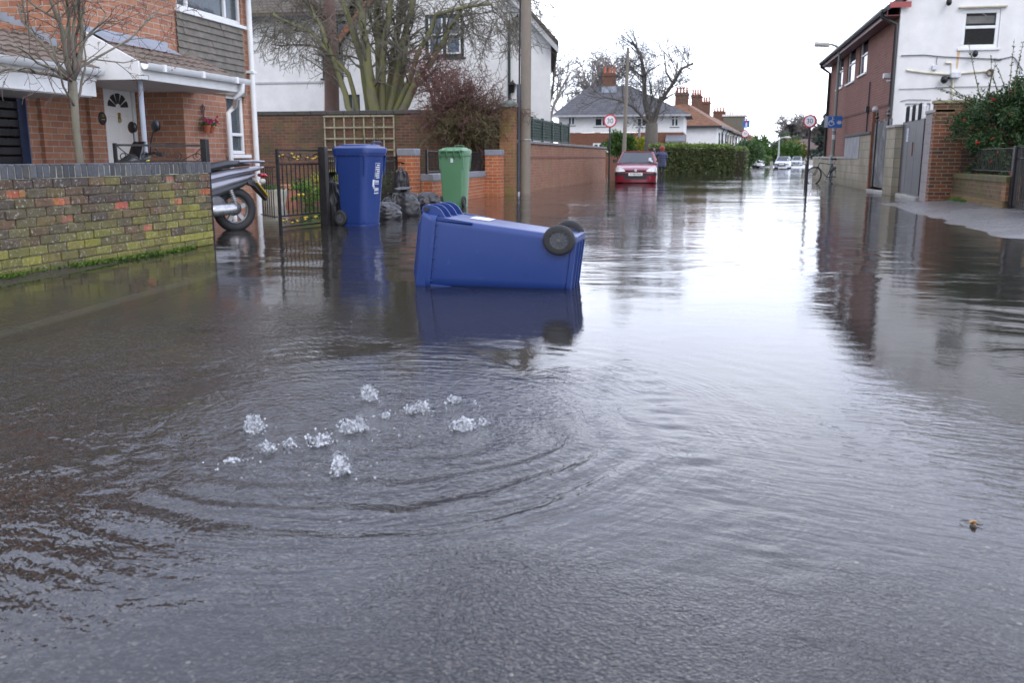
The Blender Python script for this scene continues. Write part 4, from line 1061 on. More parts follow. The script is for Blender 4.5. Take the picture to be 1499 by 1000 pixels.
def leafy(name, label, cat, c, r, n, size, mat, seed, stems=6, group=None, aspect=.55, berries=None, flat=1.0):
    rg = random.Random(seed); o = thing(name, label, cat, (c.x, c.y, 0), group); m = MB(); ms = MB()
    r = r if hasattr(r, '__len__') else (r, r, r)
    cl = [(rdir(rg), rg.random()**.4, rg.uniform(.22,.42)) for i in range(26)]
    for i in range(n):
        d, rad, s = rg.choice(cl); e_ = rdir(rg)*s*rg.random()**.5
        p = V(c.x+(d.x*rad*.75+e_.x)*r[0], c.y+(d.y*rad*.75+e_.y)*r[1], c.z+(d.z*rad*.75+e_.z)*r[2])
        if p.z < -.02: continue
        leaf(m, p, V(d.x, d.y, d.z*.6+.3)+rdir(rg)*.9, size*rg.uniform(.6,1.3), rg, aspect)
    for i in range(stems):
        d, rad, s = rg.choice(cl); ms.tube([V(c.x+d.x*.1*r[0], c.y+d.y*.1*r[1], min(0, c.z-r[2])), V(c.x+d.x*.3*r[0], c.y+d.y*.3*r[1], c.z-r[2]*.3), V(c.x+d.x*rad*.7*r[0], c.y+d.y*rad*.7*r[1], c.z+d.z*rad*.6*r[2])], [.018, .013, .005], 5)
    m.build('leaves', mat, o, smooth=0); ms.build('stems', bpy.data.materials['climber_bark'], o)
    return o
LEAF_YG = mkleaf('yellow_green_leaf', (.16,.22,.02), (.48,.46,.03)); LEAF_G = mkleaf('mid_green_leaf', (.035,.085,.02), (.09,.17,.035)); LEAF_D = mkleaf('dark_green_leaf', (.012,.035,.012), (.035,.075,.022)); LEAF_B = mkleaf('bright_green_leaf', (.07,.16,.02), (.16,.30,.04))
leafy('golden_shrub', 'yellow and green leaved shrub behind the ornate gate post', 'shrub', W(487, 275, Y=17.5), (.42,.4,.52), 1500, .06, LEAF_YG, 41)
leafy('low_shrub', 'bright green mounded plant seen through the ornate gate', 'shrub', W(452, 282, Y=17.0), (.5,.4,.27), 1300, .05, LEAF_B, 42)
leafy('border_plant', 'green plant with pale yellow tips behind the tall bar railing', 'plant', W(567, 276, Y=19.0), (.55,.4,.40), 1200, .08, mkleaf('pale_tip_leaf', (.06,.13,.03), (.38,.40,.12)), 43, aspect=.35)
m = MB(); c = W(396, 284, Y=16.5); m.lathe([(.26, -.2), (.30, .0), (.34, .12), (.34, .17), (.29, .17), (.27, .1)], (c.x, c.y, c.z-.08), (0,0,1), 20)
o = thing('stone_planter', 'pale stone planter bowl behind the plain railing', 'planter', (c.x, c.y, 0)); m.build('bowl', mk('pale_stone', (.42,.40,.33), .8, var=.2), o)
m = MB()
for i in range(320): leaf(m, (c.x+rw.gauss(0,.13), c.y+rw.gauss(0,.13), c.z+.08+abs(rw.gauss(0,.03))), rdir(rw)+V(0,0,1), .05, rw, .4)
m.build('leaves', LEAF_G, o, smooth=0)
m = MB(); c = W(424, 284, Y=18.5); m.lathe([(.13, -.3), (.2, .1), (.23, .12), (.23, .2), (.18, .2)], (c.x, c.y, c.z), (0,0,1), 16); tag(m.build('flower_pot', mk('pink_terracotta', (.40,.17,.11), .8), smooth=40), 'large terracotta pot seen through the bars of the ornate gate', 'pot')

# big twiggy shrub spilling over the old wall
def twiggy(name, label, cat, c, r, n, seed, mat, blossom=None, nb=0, pmat=None):
    rg = random.Random(seed); o = thing(name, label, cat, (c.x, c.y, 0)); m = MB(); m2 = MB(); tips = []
    cf = dict(max=3, tl=0, seg=[5,4,3,3], n=[5,4,3], t0=[.15,.15,.1], ang=[.6,.75,.8], lr=[.6,.6,.6], up=[.03,.0,-.03,-.03], rmin=.0045, wander=.24)
    for i in range(n):
        d = rdir(rg); d.z = abs(d.z)*.9+.05
        if rg.random() < .32: d.z = -.35*rg.random()
        e_ = V(d.x*r[0], d.y*r[1], d.z*r[2]); s = V(c.x+rg.gauss(0,.12)*r[0], c.y+rg.gauss(0,.12)*r[1], c.z-r[2]*.45)
        grow(m, m2, s, e_+V(0,0,r[2]*.3), (e_.length+r[2]*.25)*rg.uniform(.6,1.0), .018, 0, cf, rg, tips)
    b0 = V(c.x, c.y, -.1)
    for i in range(5): m.tube([b0+V(rg.gauss(0,.1), rg.gauss(0,.1), 0), b0.lerp(c, .5)+V(rg.gauss(0,.2), rg.gauss(0,.15), 0), c+V(rg.gauss(0,.2), rg.gauss(0,.2), -r[2]*.4)], [.05,.04,.02], 6)
    m.build('stems', pmat or mat, o, smooth=60); m2.build('twigs', mat, o, smooth=0)
    if blossom:
        mb = MB()
        for p, d in rg.sample([t_ for t_ in tips if t_[0].z > c.z-.2], nb):
            for q in range(6): leaf(mb, p, rdir(rg), .035, rg, 1)
        kind(mb.build('blossom', blossom, o, smooth=0), 'stuff')
    return o
TWIG_RED = mkbark('reddish_twig', (.075,.04,.035), (.17,.095,.08)); TWIG_BROWN = mkbark('olive_twig', (.06,.05,.028), (.15,.125,.065))
sc0 = W(682, 150, Y=YO-.25)
twiggy('twiggy_shrub', 'big reddish brown leafless shrub bulging over the old wall beside the brick pier', 'shrub', V(sc0.x, YO-.15, sc0.z-.05), (1.05,.75,1.0), 95, 61, TWIG_RED)
sc1 = W(684, 200, Y=YO-.4)
twiggy('ivy_shrub', 'tangled olive brown shrub hanging down in front of the old wall', 'shrub', V(sc1.x, YO-.45, sc1.z+.3), (.95,.35,.8), 70, 62, TWIG_BROWN)
pc = W(640, 110, Y=YO+1.0)
twiggy('blossom_tree', 'spindly young tree with a few pale pink blossoms behind the old wall', 'tree', V(pc.x, YO+1.0, pc.z), (.9,.7,.9), 18, 63, TWIG_RED, mk('pink_blossom', (.72,.50,.52), .6, var=.1), 46)
# ================================================================== wheelie bins
def bin_ring(w, y0, y1, ch, z):
    hw = w/2; pts = []; f = .75
    cor = [(hw, y1, -1, -1), (-hw, y1, 1, -1), (-hw, y0, 1, 1), (hw, y0, -1, 1)]
    seqs = [[(0, -ch), (-ch*.07, -ch*.55), (-ch*.25, -ch*.25), (-ch*.55, -ch*.07), (-ch, 0)]]
    # right-front, left-front, left-back, right-back going counter-clockwise
    def corner(cx, cy, sx, sy, c, rev):
        s = [(0, c), (c*.07, c*.55), (c*.27, c*.27), (c*.55, c*.07), (c, 0)]
        if rev: s = s[::-1]
        return [V(cx+sx*a, cy+sy*b, z) for a, b in s]
    cb = ch*.55
    pts += corner(hw, y1, -1, -1, ch, False)
    pts += corner(-hw, y1, 1, -1, ch, True)
    pts += corner(-hw, y0, 1, 1, cb, False)
    pts += corner(hw, y0, -1, 1, cb, True)
    return pts
WY, WZ = -.19, .108
def make_bin(name, label, body_mat, group=None, cap_mat=None):
    o = thing(name, label, 'wheelie bin', (0,0,0), group)
    m = MB(); H = 1.0
    def ring(t, g=0.0, z=None):
        return bin_ring(.48+.095*t+g*2, -.222-.015*t-g, .19+.10*t+g, .085+.012*t, (.055+.925*t) if z is None else z)
    rings = [ring(0, -.012, .02), ring(0, -.004, .035), ring(0, 0, .055)] + [ring(i/10) for i in range(1, 11)]
    rings += [ring(1, -.02, .98), ring(.93, -.02, .80)]
    m.loft(rings, True, False)
    # recessed foot with ribs under the base
    m.loft([bin_ring(.49, -.225, .195, .08, -.0), bin_ring(.49, -.225, .195, .08, .028)], True, True)
    for x in (-.14, 0, .14): m.box(x-.006, -.18, -.012, x+.006, .16, .003)
    m.build('body', body_mat, o, smooth=40)
    # rim band
    m = MB(); m.loft([ring(.93, .002), ring(.93, .017), ring(1, .017), ring(1, .002), ring(.93, .002)], False, False)
    for s in (-1, 1):
        for k in range(6):
            y = -.19+.08*k; m.box(s*.289, y-.003, .90, s*.301, y+.003, .918)
        # gussets: front corner and back corner
        m.prism([(s*.262, .235, .915), (s*.262, .288, .915), (s*.255, .268, .80), (s*.249, .25, .66), (s*.249, .238, .66)], (s*.026, 0, 0))
        m.prism([(s*.255, -.242, .915), (s*.255, -.215, .915), (s*.249, -.222, .68), (s*.249, -.234, .68)], (s*.03, 0, 0))
    m.build('rim', body_mat, o, smooth=40, bevel=.002, segs=1)
    # handle fins and bar at the back
    for x in (-.235, -.085, .085, .235):
        m = MB()
        arc = [(-.225, .84), (-.240, .868), (-.265, .885), (-.290, .905), (-.308, .935), (-.315, .97), (-.311, 1.005), (-.293, 1.03), (-.265, 1.035), (-.240, 1.02), (-.225, .99)]
        m.prism([(x-.007, y, z) for y, z in arc], (.014, 0, 0))
        m.build('hinge_fin', body_mat, o, smooth=0, bevel=.003, segs=1)
    m = MB(); m.cyl((-.25, -.285, 1.0), (.25, -.285, 1.0), .011, n=12); m.build('handle_bar', body_mat, o)
    for s in (-1, 1):
        m = MB(); m.cyl((s*.242, -.282, .998), (s*.262, -.282, .998), .016, n=12); m.build('hinge_pin', RUBBER, o)
    # lid
    m = MB()
    def lr(g, z, y0=-.262, y1=.308, ch=.07): return bin_ring(.60+g*2, y0-g, y1+g, ch, z)
    m.loft([lr(-.012, .945, -.235), lr(.004, .945, -.235), lr(.006, .985, -.25), lr(.002, 1.008), lr(-.03, 1.03), lr(-.06, 1.034), lr(-.075, 1.052), lr(-.14, 1.060), lr(-.25, 1.062)], True, True)
    for x in (-.16, .16): m.prism([(x-.02, -.18, 1.045), (x-.02, -.265, 1.03), (x-.02, -.31, 1.012), (x-.02, -.30, .985), (x-.02, -.24, .998)], (.04, 0, 0))
    lid = m.build('lid', body_mat, o, smooth=35)
    m = MB()
    for s in (-1, 1): m.tube([(s*.11, .29, 1.05), (s*.11, .305, 1.085), (s*.06, .31, 1.088), (0, .31, 1.088)], .008, 8)
    m.build('lid_handle', body_mat, lid, smooth=60)
    # wheels and axle
    m = MB(); m.cyl((-.25, WY, WZ), (.25, WY, WZ), .011, n=10); m.build('axle', STEEL, o)
    for s in (-1, 1):
        x = s*.262; m = MB()
        m.lathe([(.066, -.026), (.090, -.027), (.099, -.022), (.1035, -.012), (.1035, .012), (.099, .022), (.090, .027), (.066, .026), (.062, .014), (.062, -.014), (.066, -.026)], (x, WY, WZ), (1,0,0), 40, cap=False)
        wl = m.build('wheel', RUBBER, o, smooth=40)
        m = MB(); m.lathe([(.0, -.008), (.062, -.008), (.066, -.024), (.064, -.026), (.064, .026), (.066, .024), (.062, .008), (0, .008)], (x, WY, WZ), (1,0,0), 36)
        m.lathe([(.0, -.024), (.011, -.024), (.012, 0), (.012, .024), (0, .024)], (x, WY, WZ), (1,0,0), 16)
        for k in range(12):
            a = 2*PI*k/12; c = V(x, WY+math.cos(a)*.036, WZ+math.sin(a)*.036)
            m.obox(c, V(0, math.cos(a), math.sin(a))*.026, V(0, -math.sin(a), math.cos(a))*.0028, V(.0175, 0, 0))
        m.build('hub', mk('black_hub_plastic', (.085,.088,.095), .45, var=.15), wl, smooth=35)
    return o

def mkplastic(name, col, fade):
    t = NT(name); co = t.coord(); n = t.noise(co, 2.4, 5, .6); n2 = t.noise(co, 90, 3, .6); n3 = t.noise(co, 26, 5, .7)
    c = t.mix(t.math('MULTIPLY', t.ramp(n, [(.35, 0), (.7, 1)]), .5), col, fade)
    sc = t.noise(t.coord(scale=(60, 4, 6)), 3, 3, .6)
    c = t.mix(t.math('MULTIPLY', t.ramp(sc, [(.66, 0), (.72, 1)]), .25), c, tuple(min(1, x*1.6+.03) for x in col))
    c = t.mix(t.math('MULTIPLY', t.ramp(n3, [(.66, 0), (.76, 1)]), .22), c, (.10,.10,.11))
    t.set(Base_Color=c, Roughness=t.math('MULTIPLY_ADD', n, .22, .26), Specular_IOR_Level=.45, Normal=t.bump(n2, .10, .003))
    return t.m
BLUE = mkplastic('blue_bin_plastic', (.012,.035,.155), (.018,.044,.172)); GREEN = mkplastic('green_bin_plastic', (.085,.20,.105), (.10,.225,.12))
WHITE_PRINT = mk('white_print', (.55,.57,.62), .5, var=.08)

# upright blue bin
b1 = make_bin('wheelie_bin', 'blue wheelie bin standing upright in the flood by the garden gate', BLUE, 'blue wheelie bins')
def spot_on(o, u, t_): pass
# printed panel: pale block and lines of lettering down the front, near its left edge
m = MB()
def fy(z): return .19+.10*(z-.055)/.925
def fp(x, z, dx, dz):
    x, z, dx, dz = x*.72-.06, .62+(z-.62)*.82, dx*.72, dz*.82
    e = .0025
    m.add([(x, fy(z)+e, z), (x+dx, fy(z)+e, z), (x+dx, fy(z+dz)+e, z+dz), (x, fy(z+dz)+e, z+dz)], [(3,2,1,0)])
m_x = .02
for k in range(7): fp(-.07+.0*k, .62+.033*k, .13 if k % 3 else .10, .018)
fp(-.09, .62, .008, .235); fp(.075, .62, .008, .235); fp(-.09, .855, .173, .008)
for k in range(4): fp(-.07+.037*k, .555, .026, .035)
for k in range(3): fp(-.07+.045*k, .525, .03, .018)
fp(.085, .49, .07, .11)
for k in range(4): fp(-.07+.04*k, .42, .03, .05)
for k in range(5): fp(-.075+.032*k, .375, .024, .022)
for k in range(5):
    a = .6+k*.6; fp(.085+.03*math.cos(a), .43+.045*math.sin(a), .02, .022)
m.build('printed_label', WHITE_PRINT, b1, smooth=0)
c = W(527, 329.5); b1.location = (c.x-.02, c.y+.12, -.012); b1.rotation_euler = (0, 0, R(-102.6)); b1.scale = (.93, .93, 1.045)

# green bin, back towards the camera
b2 = make_bin('wheelie_bin', 'green wheelie bin standing in front of the low red brick wall', GREEN, None)
m = MB(); m.box(-.015, -.2395, .80, .045, -.2315, .875); m.build('sticker', WHITE_PRINT, b2, smooth=0)
c = W(664, 302); b2.location = (c.x, c.y+.16, -.02); b2.rotation_euler = (R(1.5), 0, R(-5)); b2.scale = (.86, .86, 1.06)

# the fallen blue bin
b3 = make_bin('wheelie_bin', 'blue wheelie bin lying on its side in the middle of the flooded road', BLUE, 'blue wheelie bins')
m = MB(); m.add([(-.02, -.2345, .62), (.20, -.2345, .62), (.20, -.2365, .76), (-.02, -.2365, .76)], [(0,1,2,3)]); m.build('sticker', WHITE_PRINT, b3, smooth=0)
pr_, pl_ = W(846, 424), W(624, 422); u = (pl_-pr_); u.z = 0; u.normalize(); u = Matrix.Rotation(R(-8), 3, 'Z') @ u; a = math.atan(.115)
zb = u*math.cos(a)+V(0,0,1)*math.sin(a); yb = -(V(0,0,1)*math.cos(a)-u*math.sin(a)); xb = yb.cross(zb)
s3_ = 1.02; Mr = Matrix((xb, yb, zb)).transposed()
loc = pr_ + V(-.06,0,-.045) - Mr @ (V(-.24, .185, .0)*s3_)
b3.rotation_euler = Mr.to_euler(); b3.location = loc; b3.scale = (s3_, s3_, s3_*1.085)

# ================================================================== black refuse sacks / sandbags
t = NT('black_polythene'); co = t.coord(); n = t.noise(co, 7, 5, .6); n2 = t.noise(co, 28, 4, .65)
t.set(Base_Color=t.mix(n, (.014,.014,.016), (.034,.034,.038)), Roughness=.36, Specular_IOR_Level=.5, Normal=t.bump(t.math('ADD', n2, n), .35, .012)); POLY = t.m
def sack(label, c, rx, ry, h, seed, tied=True, lean=(0,0), flop=.0):
    rg = random.Random(seed); rx *= .86; ry *= .86; h *= .92; o = thing('black_sack', label, 'black sack', (c.x, c.y, c.z), 'black plastic flood sacks by the gate'); m = MB(); nu, nv = 72, 44; ph = rg.random()*40
    prof = lambda t_: (max(0.0, 1-((t_-.30)/(.42 if t_ < .30 else .72))**2))**.5*(1 if t_ < .7 else 1)
    rings = []
    for j in range(nv+1):
        tt = j/nv; k0 = prof(tt)
        if tied and tt > .78: k0 = .17+.45*((tt-.86)/.14)**2 if tt > .86 else max(.17, k0*.6)
        ring = []
        for i in range(nu):
            a_ = 2*PI*i/nu; cr = mnoise.noise(V(math.cos(a_)*3.1+ph, math.sin(a_)*3.1, tt*5)); fold = 1+.13*math.sin(a_*8+ph+2.5*cr+3*tt)*tt**1.5-.20*tt**.8*abs(cr)**.7+.05*tt*abs(mnoise.noise(V(math.cos(a_)*9+ph, math.sin(a_)*9, tt*13)))+.08*mnoise.noise(V(math.cos(a_)*2.2+ph, math.sin(a_)*2.2, tt*4))+.05*mnoise.noise(V(math.cos(a_)*6+ph, math.sin(a_)*6, tt*9))*tt
            x = rx*k0*fold*math.cos(a_)+lean[0]*tt**1.5; y = ry*k0*fold*math.sin(a_)+lean[1]*tt**1.5
            z = h*(tt+(.05*mnoise.noise(V(a_*1.2+ph, tt*3, 1)) if 0 < j < nv else 0))-.05
            if tt > .86 and flop: z -= flop*(tt-.86)/.14*(1+.6*math.sin(a_+ph))
            ring.append(V(c.x+x, c.y+y, c.z+z))
        rings.append(ring)
    m.loft(rings, True, True); m.build('bag', POLY, o, smooth=75)
    if tied:
        mm = MB(); zt_ = .82; mm.torus((c.x+lean[0]*zt_**1.5, c.y+lean[1]*zt_**1.5, c.z+h*zt_-.05), (0,0,1), min(rx,ry)*.24, .012, 16, 6); mm.build('tie', POLY, o)
    return o
s = W(485, 327); sack('black sack slumped upright between the gate post and the upright blue bin', V(s.x-.0, s.y+.1, 0), .19, .17, .86, 1, True, (-.04, .0), .05)
s = W(598, 299); sack('tall knotted black sack standing upright against the red brick pillar', V(s.x, s.y-.35, .0), .24, .22, .98, 2, True, (0, 0), .04)
s = W(593, 316); sack('knotted black sack sitting in the water in front of the upright one', V(s.x, s.y+.1, 0), .27, .24, .56, 3, True, (-.05, 0), .03)
s = W(560, 321); sack('flat heap of black sacking next to the blue bin foot', V(s.x, s.y+.15, 0), .30, .26, .33, 4, False)
s = W(572, 311); sack('crumpled black sack half sunk behind the flat heap', V(s.x, s.y+.1, 0), .25, .22, .42, 5, True, (.03, .02), .02)
s = W(621, 306); sack('low black sack sunk in the water right of the pillar', V(s.x, s.y+.2, 0), .32, .24, .38, 6, False)
s = W(645, 309); sack('black sack lying almost under water beside the fallen bin hinges', V(s.x, s.y+.2, 0), .34, .2, .20, 7, False)
# ================================================================== right-hand side of the street
XW = 4.32                                           # face of the concrete block walls
BLOCK = mkbrick('concrete_blocks', (.40,.35,.25), (.33,.30,.22), (.22,.19,.13), bw=.45, bh=.225, ms=.009, stain=(.13,.11,.06), stain_amt=.6, low=((.10,.085,.04), .55, .7))
GREYBLOCK = mkbrick('grey_blocks', (.30,.30,.30), (.25,.25,.25), (.2,.2,.2), bw=.45, bh=.225, ms=.008, stain=(.16,.16,.16), stain_amt=.5)
yx = lambda px, X=XW, py=240: W(px, py, X=X).y
zx = lambda px, py, X=XW: W(px, py, X=X).z
# low block wall (far), higher block wall (near)
ya, yb, yc_ = yx(1273), yx(1236), yx(1190)
lz, hz_ = zx(1225, 229), zx(1262, 194)
o = thing('block_wall', 'low sandy concrete block wall behind the leaning bicycle', 'wall', (XW, yb, 0))
m = MB(); m.box(XW, yb+.02, -.2, XW+.2, yc_, lz-.07); m.build('blockwork', BLOCK, o, smooth=0)
m = MB(); m.box(XW-.03, yb+.02, lz-.068, XW+.23, yc_+.03, lz); m.build('coping', CONCRETE, o, bevel=.01)
o = thing('block_wall', 'higher stained concrete block wall left of the old dark gate', 'wall', (XW, ya, 0))
m = MB(); m.box(XW-.02, ya, -.2, XW+.2, yb, hz_-.08); m.build('blockwork', BLOCK, o, smooth=0)
m = MB(); zr = zx(1250, 232); m.box(XW-.032, ya+1.9, zr, XW-.0225, yb-.01, hz_-.085); m.build('cement_patch', mk('cement_patch', (.27,.27,.27), .9, var=.25, vs=3), o)
m = MB(); m.box(XW-.06, ya-.01, hz_-.078, XW+.23, yb+.02, hz_); m.build('coping', mk('dark_wall_coping', (.09,.085,.075), .9, var=.3), o, bevel=.012)
# old dark double gate with rusty frame
g0, g1 = yx(1298), yx(1274); gz0, gz1 = .02, zx(1287, 176)
o = thing('old_wooden_gate', 'old peeling black gate with pointed finials and a rusty frame post', 'gate', (XW, g0, 0))
m = MB(); n = 8; rr = random.Random(9)
for i in range(n):
    y0 = g0+(g1-g0)*i/n; y1 = g0+(g1-g0)*(i+1)/n-.012; m.box(XW+.03, y0, gz0+.12, XW+.06, y1, gz1+rr.uniform(-.05,.03))
m.build('boards', mk('peeling_black_paint', (.03,.028,.028), .6, var=.4, vs=5, bump=.4, dirt=(.38,.38,.36), dirt_amt=.55), o)
for yy in (g0+.35, g1-.45):
    m = MB(); m.box(XW-.0, yy-.03, gz0+.1, XW+.028, yy+.03, gz1+.05); m.loft([[V(XW+.014+a*s, yy+b*s, z) for a, b in ((-1,-1),(1,-1),(1,1),(-1,1))] for s, z in ((.03, gz1+.05), (.045, gz1+.10), (.018, gz1+.15), (.03, gz1+.2), (.004, gz1+.30))]); m.build('finial_post', BLACK_IRON, o, smooth=0)
m = MB(); yr = yx(1268); m.box(XW-.03, g1+.0, -.1, XW+.09, g1+.14, zx(1270, 166)); m.build('frame_post', mk('rusty_steel', (.17,.065,.03), .8, var=.4, vs=8, bump=.3), o)
m = MB(); m.lathe([(.0,0),(.07,.01),(.09,.06),(.06,.13),(0,.15)], (XW+.03, g1+.07, zx(1270,166)), (0,0,1), 14); m.build('post_cap', mk('pale_cap', (.45,.44,.42), .7), o)
m = MB(); m.box(XW-.06, g0, -.1, XW+.25, g1, .06); kind(m.build('gate_step', CONCRETE, bevel=.015), 'structure')
# stone pier, grey sheet gate, grey pier
p0, p1 = yx(1308, py=280), yx(1297, py=270)
def pier(name, label, x0, x1, y0, y1, z, mat, capm):
    o = thing(name, label, 'pier', (x0, y0, 0)); m = MB(); m.box(x0, y0, -.2, x1, y1, z-.07); m.build('shaft', mat, o, smooth=0)
    m = MB(); m.box(x0-.025, y0-.02, z-.068, x1+.025, y1+.02, z); m.build('cap', capm, o, bevel=.012)
pier('gate_pier', 'narrow sandy stone pier between the old dark gate and the grey sheet gate', XW-.06, XW+.22, p0, g0-.01, zx(1302, 184), BLOCK, CONCRETE)
s0, s1 = yx(1349, 4.42), p0-.03; sz = zx(1325, 178, 4.4)
o = thing('sheet_gate', 'plain dark grey sheet metal gate with white spikes along the top', 'gate', (4.4, s0, 0))
SHEET = mk('grey_sheet', (.058,.058,.068), .4, .2, .12, 1.5, .1, 8, bd=.01)
m = MB(); n = 3
for i in range(n): m.box(4.40, s0+(s1-s0)*i/n+.004, .10, 4.43, s0+(s1-s0)*(i+1)/n-.004, sz)
m.build('panel', SHEET, o, bevel=.004)
m = MB(); y = s0+.1
while y < s1-.1: m.box(4.425, y, sz, 4.437, y+.035, sz+.26); m.prism([(4.425, y, sz+.26), (4.425, y+.035, sz+.26), (4.425, y+.0175, sz+.32)], (.012,0,0)); y += .105
m.build('spikes', WHITE_PAINT, o)
for f in (.22, .5, .8): y = s0+(s1-s0)*f; m = MB(); m.tube([(4.41, y, sz-.02), (4.41, y, sz+.3)], .05, 10); m.sphere((4.41, y, sz+.3), .05, 10, 6); m.build('post_top', BLACK_IRON, o, smooth=60)
m = MB(); y = s0+(s1-s0)*.66; m.box(4.392, y, sz-.46, 4.398, y+.19, sz-.16); nt = m.build('notice', WHITE_PRINT, o)
m = MB()
for k in range(6): m.box(4.3895, y+.03, sz-.21-.038*k, 4.3915, y+.03+(.13 if k % 3 else .09), sz-.20-.038*k)
m.build('printed_lines', CABLE, nt)
m = MB(); y = s0+(s1-s0)*.42; m.box(4.385, y-.025, .95, 4.3995, y+.025, 1.25); m.build('lock_plate', bpy.data.materials['rusty_steel'], o)
m = MB(); m.box(4.35, s0, -.1, 4.75, s1, .075); kind(m.build('gate_step', CONCRETE, bevel=.015), 'structure')
q0, q1 = yx(1366, 4.5, 285), s0-.03
pier('gate_pier', 'wide pale grey block pier right of the sheet metal gate', 4.42, 4.75, q0, q1, zx(1355, 163, 4.45), mkbrick('pinkish_grey_blocks', (.34,.30,.28), (.30,.28,.27), (.24,.22,.2), bw=.42, bh=.2, stain=(.2,.15,.12)), CONCRETE)
# brick wall facing the camera
BR_BROWN = mkbrick('brown_red_brick', (.25,.08,.045), (.10,.055,.05), (.30,.24,.14), ms=.010, stain=(.10,.09,.03), stain_amt=.35, ramp_bias=.0)
YBW = q0-.02; x0 = W(1366, 200, Y=YBW).x; zt_ = W(1390, 146, Y=YBW).z
o = thing('tall_brick_wall', 'tall brown and red brick wall beside the berry bush, right side', 'wall', (x0, YBW, 0))
m = MB(); m.box(x0, YBW, -.2, x0+4.5, YBW+.22, zt_-.07); m.build('brickwork', BR_BROWN, o, smooth=0)
m = MB(); m.box(x0-.03, YBW-.03, zt_-.068, x0+4.5, YBW+.25, zt_); m.build('coping', mk('ochre_coping', (.26,.22,.13), .85, var=.25), o, bevel=.01)
# low mossy wall along the footway
l0 = W(1358, 290); l1 = W(1470, 306.5, Z=.08); l0.z = l1.z = 0; ld = (l1-l0).normalized(); ln_ = V(-ld.y, ld.x, 0); lz0 = W(1400, 253, X=(l0.lerp(l1,.4)).x).z
LL = (l1-l0).length; ln_ = ln_ if ln_.x > 0 else -ln_
o = thing('low_mossy_wall', 'low greenish mossy brick wall under the close black railing, right side', 'wall', (l0.x, l0.y, 0))
BR_MOSSY = mkbrick('dirty_brown_brick', (.17,.10,.055), (.10,.07,.04), (.19,.16,.09), third=(.095,.09,.025), stain=(.05,.048,.02), stain_amt=.7, bumpd=.01)
def wallrun(mb, a, d, n, L, o0, o1, z0, z1): 
    c = a + d*L/2 + n*(o0+o1)/2; mb.obox(V(c.x, c.y, (z0+z1)/2), d*L/2, n*(o1-o0)/2, V(0,0,(z1-z0)/2))
m = MB(); wallrun(m, l0, ld, ln_, LL, 0, .2, -.2, lz0-.10); m.build('brickwork', BR_MOSSY, o, smooth=0)
m = MB(); wallrun(m, l0, ld, ln_, LL+.01, -.018, .218, lz0-.098, lz0); m.build('coping', mkbrick('mossy_coping', (.13,.11,.06), (.09,.08,.04), (.16,.14,.08), bw=.11, bh=.3, stain=(.10,.10,.02), stain_amt=.6), o, smooth=0)
m = MB(); wallrun(m, l0, ld, ln_, LL+.005, -.035, .0, -.2, .20); m.build('plinth', mkbrick('ochre_brick', (.26,.17,.07), (.18,.11,.05), (.16,.13,.07), stain=(.06,.055,.03), stain_amt=.6), o, smooth=0)
m = MB(); wallrun(m, l1-ld*.24, ld, ln_, .255, -.012, .212, .21, lz0-.1); m.build('end_bricks', mkbrick('orange_end_brick', (.30,.12,.05), (.16,.07,.04), (.28,.22,.12)), o, smooth=0)
rz = W(1475, 216.5, X=l1.x).z
railing('wall_railing', 'black railing of close thin bars on the low mossy wall, right side', l0+ln_*.1+ld*.2, l1+ln_*.1-ld*.03, rz, lz0+.08, .115, .006, True, zlow=lz0)
g2 = l1+ld*1.2
o = railing('black_bar_gate', 'black bar garden gate at the right edge of the picture', l1+ld*.10+ln_*.1, g2+ln_*.1, rz+.01, .14, .10, .011, True, cat='gate')
m = MB(); a_ = l1+ld*.10+ln_*.1; m.beam(a_+V(0,0,rz-.16), g2+ln_*.1+V(0,0,rz-.16), .03, .014); m.build('middle_rail', BLACK_IRON, o)
m = MB(); c = l1+ld*.05+ln_*.09; m.box(c.x-.05, c.y-.05, -.1, c.x+.05, c.y+.05, rz+.03); tag(m.build('gate_post', BLACK_IRON, bevel=.004), 'black square post at the end of the low mossy wall, right side', 'post')
o = thing('low_brick_wall', 'short piece of ochre brick wall beyond the black bar gate, right edge', 'wall', (g2.x, g2.y, 0)); m = MB(); wallrun(m, g2+ld*.05, ld, ln_, 2.5, 0, .2, -.2, .62); m.build('brickwork', bpy.data.materials['ochre_brick'], o, smooth=0); m = MB(); wallrun(m, g2+ld*.05, ld, ln_, 2.5, -.015, .215, .622, .70); m.build('coping', bpy.data.materials['mossy_coping'], o, smooth=0)
m = MB(); rr = random.Random(77)
for i in range(420):
    u = rr.random()*LL
    if mnoise.noise(V(u*1.3, 7.7, 0)) < -.05: continue
    p = l0+ld*u-ln_*(.05+abs(rr.gauss(0,.05))); p.z = float(ground_z(np.array([p.x]), np.array([p.y]))[0])
    for q in range(3): leaf(m, p+V(rr.gauss(0,.03), rr.gauss(0,.03), 0), V(rr.gauss(0,.6), rr.gauss(0,.6), .8), rr.uniform(.03,.07), rr, .7)
o = m.build('weeds', bpy.data.materials['weed_green'], smooth=0); tag(o, 'green weeds at the foot of the low mossy wall on the right', 'weeds'); kind(o, 'stuff')
# garden bits seen through the gate
c = l1+ld*.6+ln_*.7; m = MB(); m.lathe([(.05,0),(.16,.02),(.19,.2),(.16,.34),(.05,.36)], (c.x, c.y, .0), (0,0,1), 14); tag(m.build('plant_pot', mk('blue_grey_pot', (.33,.35,.40), .5, var=.3), smooth=50), 'pale blue grey pot behind the black bar gate on the right', 'pot')

